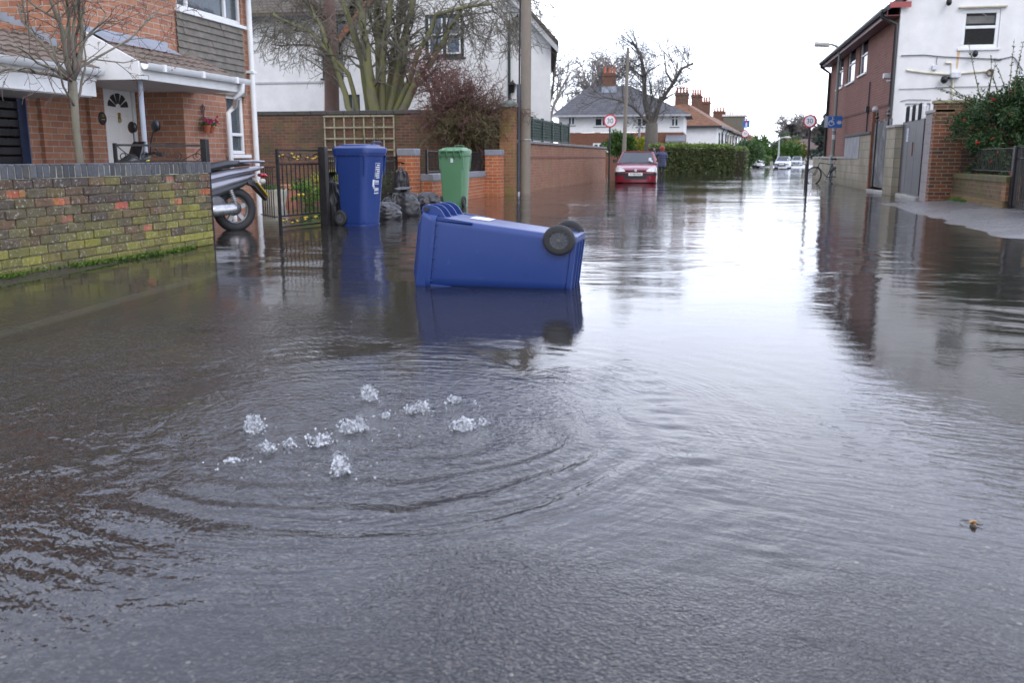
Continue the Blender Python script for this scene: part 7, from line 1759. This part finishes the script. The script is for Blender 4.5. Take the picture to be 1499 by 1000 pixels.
a = W(936, 190, Y=60); m = MB(); m.loft([[V(a.x+x*.06, 60+y*.22, a.z+z) for x, y in ((-1,-1),(1,-1),(1,1),(-1,1))] for z in (-.42, .1)]+[[V(a.x, 60, a.z+.35)]*4]); m.build('edge_plate', mk('grey_sign_back', (.30,.31,.33), .5), o)
a = W(936, 207, Y=59.9); m = MB(); m.box(a.x-.13, 59.86, a.z-.08, a.x+.13, 59.9, a.z+.08); m.build('white_plate', WHITE_PRINT, o)
# ================================================================== cars
def carpaint(name, col, metal=.2):
    t = NT(name); co = t.coord(); n = t.noise(co, 3, 4, .6)
    t.set(Base_Color=t.mix(n, tuple(x*.85 for x in col), tuple(min(1, x*1.1) for x in col)), Metallic=metal, Roughness=.28, Coat_Weight=.6, Coat_Roughness=.08)
    return t.m
HEADGLASS = mk('headlamp_glass', (.55,.55,.52), .15, .3, .25, 9, .1, 40, spec=.8); BLACK_PLASTIC = mk('black_bumper_plastic', (.02,.02,.022), .55); SILVER = mk('chrome', (.6,.6,.62), .2, .9)
WINDSCREEN = mkglass('windscreen_glass', (.05,.06,.065), .9, .35); PLATE_W = mk('plate_white', (.70,.70,.68), .4)
SEATGREY = mk('grey_seat_cloth', (.13,.13,.14), .9)
def make_car(name, label, paint, W_=1.58, L_=3.65, H_=1.36, plate=None, detail=True, group=None):
    """front towards -y, base at z=0"""
    o = thing(name, label, 'car', (0,0,0), group); hw = W_/2
    # lower body stations: y, half width low, half width high, z low, z high(shoulder), z centre top
    st = [(-L_*.5, .70, .62, .26, .46, .47), (-L_*.485, .90, .84, .20, .56, .585), (-L_*.46, .97, .90, .19, .645, .675), (-L_*.40, 1, .94, .18, .72, .76), (-L_*.30, 1, .95, .18, .79, .83), (-L_*.19, 1, .95, .18, .85, .885), (-L_*.10, 1, .95, .18, .88, .90), (L_*.10, 1, .95, .18, .89, .90), (L_*.30, 1, .95, .18, .90, .91), (L_*.43, .98, .93, .20, .90, .92), (L_*.485, .94, .86, .24, .86, .88), (L_*.5, .80, .74, .30, .70, .72)]
    m = MB(); rings = []
    for y, a, b, z0, z1, zc in st:
        p = [(-a*.93, z0), (-a, z0+.10), (-a*1.0, (z0+z1)/2), (-(a+b)/2, z1-.07), (-b, z1), (-b*.55, zc-.006), (0, zc), (b*.55, zc-.006), (b, z1), ((a+b)/2, z1-.07), (a, (z0+z1)/2), (a, z0+.10), (a*.93, z0)]
        rings.append([V(x*hw, y, z) for x, z in p])
    m.loft(rings)
    m.build('body', paint, o, smooth=38)
    # greenhouse: pillars and roof
    yb0, yr0, yr1, yb1 = -L_*.185, -L_*.005, L_*.34, L_*.46; zb = .885; wb, wr = hw*.92, hw*.70
    c = [V(-wb,yb0,zb), V(wb,yb0,zb), V(wb,yb1,zb+.02), V(-wb,yb1,zb+.02)]; r = [V(-wr,yr0,H_-.04), V(wr,yr0,H_-.04), V(wr*.97,yr1,H_-.05), V(-wr*.97,yr1,H_-.05)]
    m = MB(); m.loft([[V(x*wr, y, H_-dz) for x, dz in ((-1,.045),(-.93,.012),(-.5,-.004),(0,-.01),(.5,-.004),(.93,.012),(1,.045),(.9,.06),(-.9,.06))] for y, in ((yr0-.02,),(yr0+.15,),((yr0+yr1)/2,),(yr1,))])
    for s in (-1, 1):
        m.beam(V(s*wb,yb0-.02,zb-.02), V(s*wr,yr0,H_-.045), .055, .05); m.beam(V(s*wb,yb1,zb), V(s*wr*.97,yr1,H_-.06), .10, .09); m.beam(V(s*wb*.985,L_*.12,zb-.01), V(s*wr,L_*.12,H_-.055), .07, .05)
    m.beam(V(-wb,yb0-.02,zb-.015), V(wb,yb0-.02,zb-.015), .05, .03)
    m.build('roof', paint, o, smooth=40)
    def pane(name, a, b, c_, d, inset=.0):
        m = MB(); n = (b-a).cross(d-a).normalized()*.006; m.add([a-n,b-n,c_-n,d-n,a+n,b+n,c_+n,d+n], [(0,1,2,3),(7,6,5,4),(0,4,5,1),(1,5,6,2),(2,6,7,3),(3,7,4,0)]); return m.build(name, WINDSCREEN, o, smooth=0)
    pane('windscreen', c[0]+V(.03,0,0), c[1]-V(.03,0,0), r[1]-V(.02,0,0), r[0]+V(.02,0,0)); pane('rear_window', c[2], c[3], r[3], r[2])
    for s in (0, 1):
        a, b, cc, d = (c[1], c[2], r[2], r[1]) if s else (c[3], c[0], r[0], r[3]); pane('side_window', a, b, cc, d)
    m = MB(); m.box(-hw*.86, -L_*.18, .60, hw*.86, L_*.42, .70); m.box(-hw*.86, -L_*.16, .70, hw*.86, -L_*.10, .885)
    for s in (-1, 1): m.box(s*.38-.22, -.02, .6, s*.38+.22, .12, 1.02); m.box(s*.38-.13, .0, 1.02, s*.38+.13, .09, 1.22)
    m.box(-hw*.8, L_*.24, .6, hw*.8, L_*.29, 1.08)
    m.build('seats', SEATGREY, o, bevel=.03)
    yf = -L_*.5
    m = MB(); 
    def fr(z): return yf-.012+.16*max(0, (z-.42))  # front profile
    # bumper: black strip and lower grille
    m = MB(); m.loft([[V(x*hw, y, z) for z in (.455,.545)]+[V(x*hw, y+.04, z) for z in (.545,.455)] for x, y in ((-1.005,yf+.33),(-.97,yf+.13),(-.86,yf+.03),(-.5,yf-.03),(0,yf-.045),(.5,yf-.03),(.86,yf+.03),(.97,yf+.13),(1.005,yf+.33))]); m.build('bumper_strip', BLACK_PLASTIC, o, smooth=30)
    m = MB(); m.loft([[V(x*hw, y, z) for z in (.20,.45)]+[V(x*hw, y+.06, z) for z in (.45,.20)] for x, y in ((-1.0,yf+.33),(-.96,yf+.13),(-.85,yf+.035),(-.5,yf-.022),(0,yf-.035),(.5,yf-.022),(.85,yf+.035),(.96,yf+.13),(1.0,yf+.33))]); m.build('bumper', paint, o, smooth=40)
    m = MB(); m.loft([[V(x*hw, y-.006, z) for z in (.31-.0,.445)]+[V(x*hw, y+.03, z) for z in (.445,.31)] for x, y in ((-.52,yf-.018),(-.25,yf-.03),(0,yf-.034),(.25,yf-.03),(.52,yf-.018))]); m.build('lower_grille', BLACK_PLASTIC, o)
    m = MB(); m.loft([[V(x*hw, y, z) for z in (.612,.645)]+[V(x*hw, y+.05, z) for z in (.645,.612)] for x, y in ((-.50,yf+.045),(0,yf+.005),(.50,yf+.045))]); m.build('grille', BLACK_PLASTIC, o)
    for s in (-1, 1):
        m = MB(); m.loft([[V(s*x*hw, y, z0), V(s*x*hw, y+.02+.10*(z1-z0)/.15, z1), V(s*x*hw, y+.12, z1), V(s*x*hw, y+.10, z0)][::s] for x, y, z0, z1 in ((.50,yf+.03,.60,.625),(.60,yf+.025,.59,.70),(.78,yf+.045,.585,.74),(.90,yf+.09,.59,.745),(.965,yf+.17,.60,.735),(.985,yf+.26,.62,.72))]); m.build('headlight', HEADGLASS, o, smooth=30)
    m = MB(); m.lathe([(0,0),(.045,0),(.052,.008),(.045,.014),(0,.014)], (0, yf+.006, .635), (0,-1,0), 18)
    m.tube([(-.015,yf-.012,.61),(.0,yf-.014,.64),(.02,yf-.012,.665)], .01, 6); m.build('badge', SILVER, o)
    if plate is not None:
        m = MB(); m.box(-.26, yf-.062, .44, .26, yf-.05, .555); pl = m.build('number_plate', PLATE_W, o, bevel=.003)
        if plate: text_mesh(plate, .098, SIGN_BLACK, pl, 'registration', V(0, yf-.0625, .497), (1,0,0), (0,0,1), .001)
    for s in (-1, 1):
        m = MB(); m.loft([[V(s*(hw*.93+x), -L_*.155+y, .98+z) for y, z in ((-.05*k,-.05*k),(.04*k,-.05*k),(.05*k,.05*k),(-.04*k,.05*k))] for x, k in ((.0,.4),(.06,1.1),(.15,1.2),(.19,.8))]); m.build('wing_mirror', BLACK_PLASTIC, o, smooth=50)
        for y in (-L_*.32, L_*.33):
            m = MB(); m.lathe([(.17,-.085),(.25,-.09),(.275,-.07),(.28,0),(.275,.07),(.25,.09),(.17,.085)], (s*(hw-.10), y, .28), (1,0,0), 28); wl = m.build('wheel', RUBBER, o, smooth=50)
            m = MB(); m.lathe([(0,.02),(.06,.03),(.15,.01),(.18,.03)] , (s*(hw-.08)+s*.035, y, .28), (s,0,0), 20); m.build('hubcap', SILVER, wl)
    m = MB()
    for x0, x1 in ((-.48,.02), (.08,.58)): m.tube([(x0,-L_*.195,.905),((x0+x1)/2,-L_*.195+.0,.925),(x1,-L_*.18,.945)], .009, 5)
    m.build('wiper', CABLE, o)
    if detail:
        m = MB(); m.obox(V(.50,-L_*.16,1.04), V(.05,0,0), V(0,.03,.055), V(0,-.006,.004)); m.obox(V(.56,-L_*.172,.965), V(.045,0,0), V(0,.018,.035), V(0,-.006,.004)); m.build('tax_disc', WHITE_PRINT, o)
        m = MB(); m.tube([(0,-L_*.02,H_-.03),(0,.03,H_+.05)], .006, 5); m.build('aerial', CABLE, o)
    return o
RED = carpaint('dark_red_paint', (.20,.010,.026)); SILV = carpaint('silver_paint', (.52,.55,.62), .35); PBLUE = carpaint('pale_blue_paint', (.50,.54,.60), .3); WHITEP = carpaint('white_car_paint', (.75,.76,.78), 0)
a, b = W(894, 268), W(957, 268); s_ = (b-a).length/1.58; rc = make_car('parked_car', 'dark red hatchback standing in the flood facing the camera', RED, plate='P140 FKH'); c = (a+b)/2
rc.scale = (s_*.98,)*3; rc.rotation_euler = (0, 0, R(2.6)); rc.location = (c.x+.03, c.y+1.80*s_, -.16)
def place(o, px0, px1, Y, rz, z): a, b = W(px0, 240, Y=Y), W(px1, 240, Y=Y); o.scale = ((b.x-a.x)/1.6,)*3; o.location = ((a.x+b.x)/2, Y+1.8, z); o.rotation_euler = (0,0,rz)
g_ = 'pale cars parked down the far street'
o = make_car('parked_car', 'silver car, nearest of the pale parked cars in the far street', SILV, plate='', group=g_); place(o, 1137.5, 1160, 78, R(-9), -.03)
o2 = make_car('parked_car', 'pale blue car with a dark grille, just behind the silver one', PBLUE, H_=1.5, plate='', group=g_); place(o2, 1161, 1176.5, 98, R(-7), .05)
o3 = make_car('parked_car', 'white car half hidden behind the pale blue one in the far street', WHITEP, plate='', group=g_); place(o3, 1171, 1181, 118, R(-6), .06)
o4 = make_car('parked_car', 'white car nose sticking out past the end of the pale hedge', WHITEP, plate='', group=g_); p = W(1113.5, 242, Y=84); o4.location = (p.x-1.55, p.y, .0); o4.rotation_euler = (0, 0, R(75))

# ================================================================== scooter
SC_SILVER = carpaint('scooter_silver', (.26,.26,.295), .5); SC_DARK = mk('scooter_dark_plastic', (.030,.031,.036), .35, var=.15, spec=.5); SC_GREY = mk('scooter_grey_metal', (.33,.33,.33), .4, .6, .25, 14)
def scooter():
    o = thing('motor_scooter', 'silver and black motor scooter parked in the flood behind the mossy wall', 'scooter', (0,0,0))
    # x forward(front = -x on screen left), y across, z up; rear axle at x=0
    for x, r, w in ((0, .278, .060), (-1.32, .285, .055)):
        m = MB(); m.torus((x, 0, r), (0,1,0), r-w, w, 44, 12, sx=1.05); wl = m.build('wheel', RUBBER, o, smooth=180)
        m = MB(); m.torus((x, 0, r), (0,1,0), r-w*1.75, .022, 40, 8, sx=1.6); m.cyl((x,-.06,r), (x,.06,r), .05, n=16)
        for k in range(5): a = 2*PI*k/5+.4; d = V(math.cos(a), 0, math.sin(a)); m.beam(V(x,0,r)+d*.04, V(x,0,r)+d*(r-w*1.75), .05, .03, (0,1,0))
        m.build('rim', SC_GREY, wl, smooth=60)
    def shell(sts, n=12):
        rings = []
        for x, zc, hh, hw in sts: rings.append([V(x, math.cos(2*PI*k/n)*hw, zc+math.sin(2*PI*k/n)*hh) for k in range(n)])
        return rings
    m = MB(); m.loft(shell([(.42,.795,.012,.02),(.34,.785,.03,.07),(.15,.755,.05,.11),(-.10,.715,.065,.15),(-.32,.67,.075,.17),(-.48,.63,.07,.15)])); m.build('tail_fairing', SC_SILVER, o, smooth=60)
    m = MB(); m.loft(shell([(.28,.71,.02,.06),(.15,.67,.05,.10),(-.10,.62,.07,.155),(-.35,.56,.10,.17),(-.55,.46,.12,.16),(-.75,.36,.10,.15)])); m.build('side_panel', SC_SILVER, o, smooth=60)
    m = MB(); m.loft(shell([(.24,.655,.02,.05),(.10,.60,.05,.105),(-.15,.53,.08,.165),(-.40,.46,.10,.175),(-.70,.34,.10,.17),(-.95,.30,.08,.15),(-1.0,.34,.06,.12)])); m.build('lower_panel', SC_DARK, o, smooth=60)
    m = MB(); m.loft(shell([(.22,.835,.015,.06),(.10,.845,.035,.10),(-.1,.835,.05,.125),(-.28,.80,.055,.14),(-.45,.77,.05,.14),(-.66,.73,.05,.12),(-.74,.68,.05,.09)])); m.build('seat', mk('black_vinyl_seat', (.028,.03,.036), .5, var=.1, bump=.2, bs=150), o, smooth=60)
    m = MB()
    for s in (-1, 1): m.tube([(.05,s*.10,.87),(.25,s*.10,.875),(.40,s*.06,.865),(.43,0,.86)], .016, 8)
    m.build('grab_rail', SC_SILVER, o, smooth=60)
    # front: leg shield, nose, head
    m = MB(); m.loft(shell([(-.92,.34,.06,.17),(-1.0,.52,.16,.21),(-1.08,.66,.20,.23),(-1.20,.74,.17,.21),(-1.34,.75,.12,.15),(-1.44,.72,.06,.08)])); m.build('front_fairing', SC_SILVER, o, smooth=60)
    m = MB(); m.loft(shell([(-1.02,.92,.02,.10),(-1.10,.90,.09,.15),(-1.22,.87,.10,.16),(-1.33,.82,.08,.12),(-1.40,.78,.03,.06)])); m.build('instrument_cowl', SC_DARK, o, smooth=60)
    m = MB(); pts0 = []
    m.loft([[V(-1.18-.08*(1-abs(y))-dz*.25+t_, y*.17*(1-dz*.9), .90+dz) for y in (-1,-.5,0,.5,1)] + [V(-1.17-.08*(1-abs(y))-dz*.25+t_+.008, y*.17*(1-dz*.9), .90+dz) for y in (1,.5,0,-.5,-1)] for dz, t_ in ((0,0),(.08,.05),(.16,.10),(.20,.14))]); m.build('windscreen', mk('smoked_screen', (.015,.015,.017), .15, spec=.8), o, smooth=50)
    m = MB(); m.loft([[V(-1.43+abs(y)*.10, y*.12, .70+dz) for y in (-1,-.5,0,.5,1)]+[V(-1.40+abs(y)*.10, y*.12, .70+dz) for y in (1,.5,0,-.5,-1)] for dz in (-.05,.05)]); m.build('headlight', HEADGLASS, o)
    m = MB(); m.tube([(-.98,-.36,.955),(-1.02,-.22,.975),(-1.08,-.10,.955),(-1.10,0,.94),(-1.08,.10,.955),(-1.02,.22,.975),(-.98,.36,.955)], .017, 8); m.build('handlebar', SC_DARK, o, smooth=60)
    for s in (-1, 1):
        m = MB(); m.tube([(-.985,s*.34,.955),(-1.0,s*.25,.965)], .026, 10); m.build('grip', RUBBER, o)
        m = MB(); m.tube([(-1.06,s*.20,.97),(-1.07,s*.27,1.10),(-1.05,s*.33,1.23)], .009, 6); mr_ = m.build('mirror_stalk', SC_DARK, o, smooth=60)
        c = V(-1.05,s*.37,1.27); m = MB(); m.sphere(c, (.032,.11,.07), 16, 10); m.build('mirror_shell', SC_DARK, mr_, smooth=180)
        m = MB(); m.lathe([(0,.02),(.9,.018),(1,.01)], (0,0,0), (1,0,0), 18); m.v = [(c.x+.026+x*.3, c.y+y*.096, c.z+z*.058) for x, y, z in m.v]; m.build('mirror_glass', SILVER, mr_)
        m = MB(); m.tube([(-1.32, s*.075, .285), (-1.22, s*.08, .52), (-1.16, s*.07, .68)], .022, 8); m.build('fork_leg', SC_GREY, o, smooth=60)
        m = MB(); m.tube([(-.03,s*.12,.34),(-.10,s*.125,.56)], .018, 8); m.torus((-.05,s*.122,.42), (.3,0,-1), .024, .008, 12, 6)
        for k in range(6): m.torus((-.045-.009*k,s*.122,.40+.024*k), (.3,0,-1), .026, .006, 12, 5)
        m.build('shock_absorber', SC_GREY, o, smooth=60)
    m = MB(); m.lathe([(0,-.02),(.055,-.015),(.07,.03),(.075,.25),(.06,.33),(.03,.36),(0,.36)], (-.08,-.17,.30), (-1,0,-.05), 20); m.build('silencer', mk('brushed_silencer', (.45,.45,.45), .3, .8, .2, 20), o, smooth=50)
    m = MB(); m.sphere((-.30,-.13,.36), (.13,.07,.11), 14, 9); m.sphere((-.05,-.10,.30), (.10,.05,.09), 12, 8); m.beam((-.45,0,.30), (0,.08,.28), .12, .14); m.build('engine', mk('engine_grey', (.10,.10,.105), .5, .4, .3, 18), o, smooth=60)
    m = MB(); m.loft([[V(x, y*w, z) for y, z in ((-1,z0),(1,z0),(.8,z1),(-.8,z1))] for x, z0, z1, w in ((.16,.60,.66,.09),(.26,.56,.63,.07),(.35,.46,.52,.06),(.42,.38,.42,.05))]); m.build('rear_mudguard', SC_DARK, o, smooth=40)
    a = V(.30,0,.60); d = V(.62,0,-.78); m = MB(); nn = V(.78,0,.62); m.obox(a+d*.10, d*.115, V(0,.088,0), nn*.004); pl = m.build('number_plate', mk('yellow_plate', (.66,.43,.02), .45, var=.08), o)
    m = MB()
    for r_ in range(2):
        for k in range(3+r_): m.obox(a+d*(.05+.105*r_)+nn*.0055+V(0,-.055+.11*(k/(2+r_)),0), d*.034, V(0,.012,0), nn*.0008)
    m.build('plate_marks', SIGN_BLACK, pl)
    m = MB(); m.loft(shell([(.36,.70,.022,.06),(.42,.695,.03,.075),(.46,.685,.012,.05)])); m.build('tail_light', mk('red_lens', (.42,.01,.03), .2, spec=.8), o, smooth=60)
    for s in (-1, 1): m = MB(); m.sphere((.34,s*.12,.625), (.045,.035,.035), 10, 7); m.build('indicator', mk('pale_lens', (.45,.42,.38), .2) if 'pale_lens' not in bpy.data.materials else bpy.data.materials['pale_lens'], o)
    m = MB(); m.loft(shell([(-1.10,.56,.06,.08),(-1.2,.60,.03,.09),(-1.32,.60,.012,.085),(-1.45,.55,.012,.075),(-1.5,.48,.01,.06)])); m.build('front_mudguard', SC_DARK, o, smooth=60)
    m = MB(); m.obox(V(-1.09,-.225,.80), V(.02,0,.008), V(.0,.004,0), V(-.02,0,.09)); m.obox(V(-1.06,-.215,.69), V(.045,0,.01), V(.0,.01,0), V(-.005,0,.02)); m.build('yellow_trim', mk('fluorescent_yellow', (.62,.66,.06), .5), o)
    return o
sco = scooter(); rw_ = W(345, 336); fw_ = W(200, 300, X=-7.0)
fd2 = V(-.60, -.80, 0).normalized()           # heading of the front wheel seen from the rear one
sco.location = (rw_.x, rw_.y, -.03); sco.rotation_euler = (0, 0, math.atan2(-fd2.y, -fd2.x)); sco.scale = (1.03,)*3

# ================================================================== the woman in the blue coat
def skin_body(name, verts, edges, radii, mat, parent, root=0, sub=2):
    me = bpy.data.meshes.new(name); me.from_pydata(verts, edges, []); me.materials.append(mat)
    o = bpy.data.objects.new(name, me); COL.objects.link(o); o.parent = parent
    sk = o.modifiers.new('Skin', 'SKIN'); sk.use_smooth_shade = True
    for i, r in enumerate(radii):
        sv = me.skin_vertices[0].data[i]; sv.radius = r if hasattr(r, '__len__') else (r, r); sv.use_root = (i == root)
    s = o.modifiers.new('Subdivision', 'SUBSURF'); s.levels = sub; s.render_levels = sub
    return o
wb_ = W(968, 257.5); sW = 1.0
wo = thing('person', 'person in a blue padded coat seen from behind beside the red car, raising one arm', 'person', (0,0,0))
SKIN = mk('skin', (.45,.27,.20), .6, var=.08); LEG = mk('black_leggings', (.012,.012,.015), .7); COAT = mk('navy_padded_coat', (.045,.05,.11), .65, var=.2, vs=9, bump=.4, bs=20, bd=.02); HAIR = mk('red_hair', (.24,.035,.025), .55, var=.35, vs=30, bump=.4, bs=60)
v = [(0,0,.86),(0,.01,1.05),(0,.01,1.26),(0,0,1.38),(0,-.01,1.46),(0,-.01,1.56), (-.09,0,.82),(-.10,-.01,.46),(-.10,.02,.09),(-.10,-.10,.04), (.09,0,.82),(.10,-.01,.46),(.10,.02,.09),(.10,-.10,.04),
     (-.18,0,1.31),(-.30,-.05,1.20),(-.36,-.16,1.38),(-.37,-.20,1.46),(-.37,-.22,1.51), (.18,0,1.31),(.23,.02,1.08),(.20,-.14,.95),(.17,-.20,.93),(.16,-.24,.92)]
e = [(0,1),(1,2),(2,3),(3,4),(4,5),(0,6),(6,7),(7,8),(8,9),(0,10),(10,11),(11,12),(12,13),(2,14),(14,15),(15,16),(16,17),(17,18),(2,19),(19,20),(20,21),(21,22),(22,23)]
rd = [.13,.12,.13,.06,.055,.095,.085,.06,.045,.04,.085,.06,.045,.04,.06,.05,.04,.03,.03,.06,.05,.04,.03,.03]
skin_body('body', v, e, rd, LEG, wo)
m = MB(); n = 20
m.loft([[V(math.cos(2*PI*k/n)*a*(1+.02*math.sin(k*3)), math.sin(2*PI*k/n)*b+.01, z) for k in range(n)] for z, a, b in ((.60,.225,.185),(.64,.23,.19),(.80,.225,.185),(.98,.20,.165),(1.14,.20,.165),(1.26,.205,.15),(1.34,.16,.12),(1.42,.085,.085))], True, True)
for zz_ in (.72,.84,.96,1.08,1.2): m.torus((0,.01,zz_), (0,0,1), .205, .012, 20, 6)
m.build('coat', COAT, wo, smooth=180)
for pts in ([(-.15,0,1.32),(-.22,-.02,1.26),(-.30,-.05,1.19),(-.335,-.11,1.29),(-.36,-.16,1.39)], [(.15,0,1.32),(.21,.01,1.22),(.235,.02,1.08),(.22,-.08,1.0),(.195,-.15,.95)]):
    m = MB(); m.tube(pts, [.085,.08,.075,.065,.055], 12); m.build('sleeve', COAT, wo, smooth=180)
m = MB(); m.sphere((0,-.01,1.565), (.088,.105,.12), 16, 12); m.sphere((0,-.115,1.56), (.014,.02,.02), 8, 6); m.sphere((-.09,0,1.56), (.012,.02,.03), 6, 5); m.sphere((.09,0,1.56), (.012,.02,.03), 6, 5)
m.tube([(0,0,1.40),(0,-.005,1.5)], .05, 10)
for q, (cx_, cy_, cz_) in enumerate(((-.37,-.21,1.475), (.165,-.215,.93))):
    m.sphere((cx_, cy_, cz_), (.04,.022,.045), 10, 7)
    for k in range(4): m.tube([(cx_-.028+.018*k, cy_-.01, cz_+.03), (cx_-.03+.02*k, cy_-.025, cz_+.07+.008*(k in (1,2))), (cx_-.028+.018*k, cy_-.045, cz_+.085)], [.010,.009,.007], 6)
    m.tube([(cx_+.035, cy_, cz_-.01), (cx_+.055, cy_-.02, cz_+.02), (cx_+.052, cy_-.035, cz_+.045)], [.011,.010,.008], 6)
m.build('head_and_hands', SKIN, wo, smooth=180)
m = MB(); n = 18
m.loft([[V(math.cos(2*PI*k/n)*a*(1+.05*math.sin(k*5)), .025+math.sin(2*PI*k/n)*b, z) for k in range(n)] for z, a, b in ((1.36,.085,.05),(1.42,.125,.085),(1.52,.125,.105),(1.60,.12,.115),(1.67,.09,.09),(1.705,.03,.03))], True, True); m.build('hair', HAIR, wo, smooth=180)
m = MB(); m.box(-.41, -.27, 1.50, -.33, -.255, 1.64); tag(m.build('phone', BLACK_PLASTIC, None, bevel=.008), 'dark phone held up by the person in the blue coat', 'phone')
ph = bpy.data.objects['phone']
for q in list(wo.children)+[ph]:                 # the raised arm is her left one, seen from behind
    q.data.transform(Matrix.Diagonal((-1,1,1,1)))
    if q.name != 'body': q.data.flip_normals()
for q in (wo, ph):
    q.location = (wb_.x, wb_.y, -.12); q.rotation_euler = (0, 0, R(196)); q.scale = (.95,.95,.95)
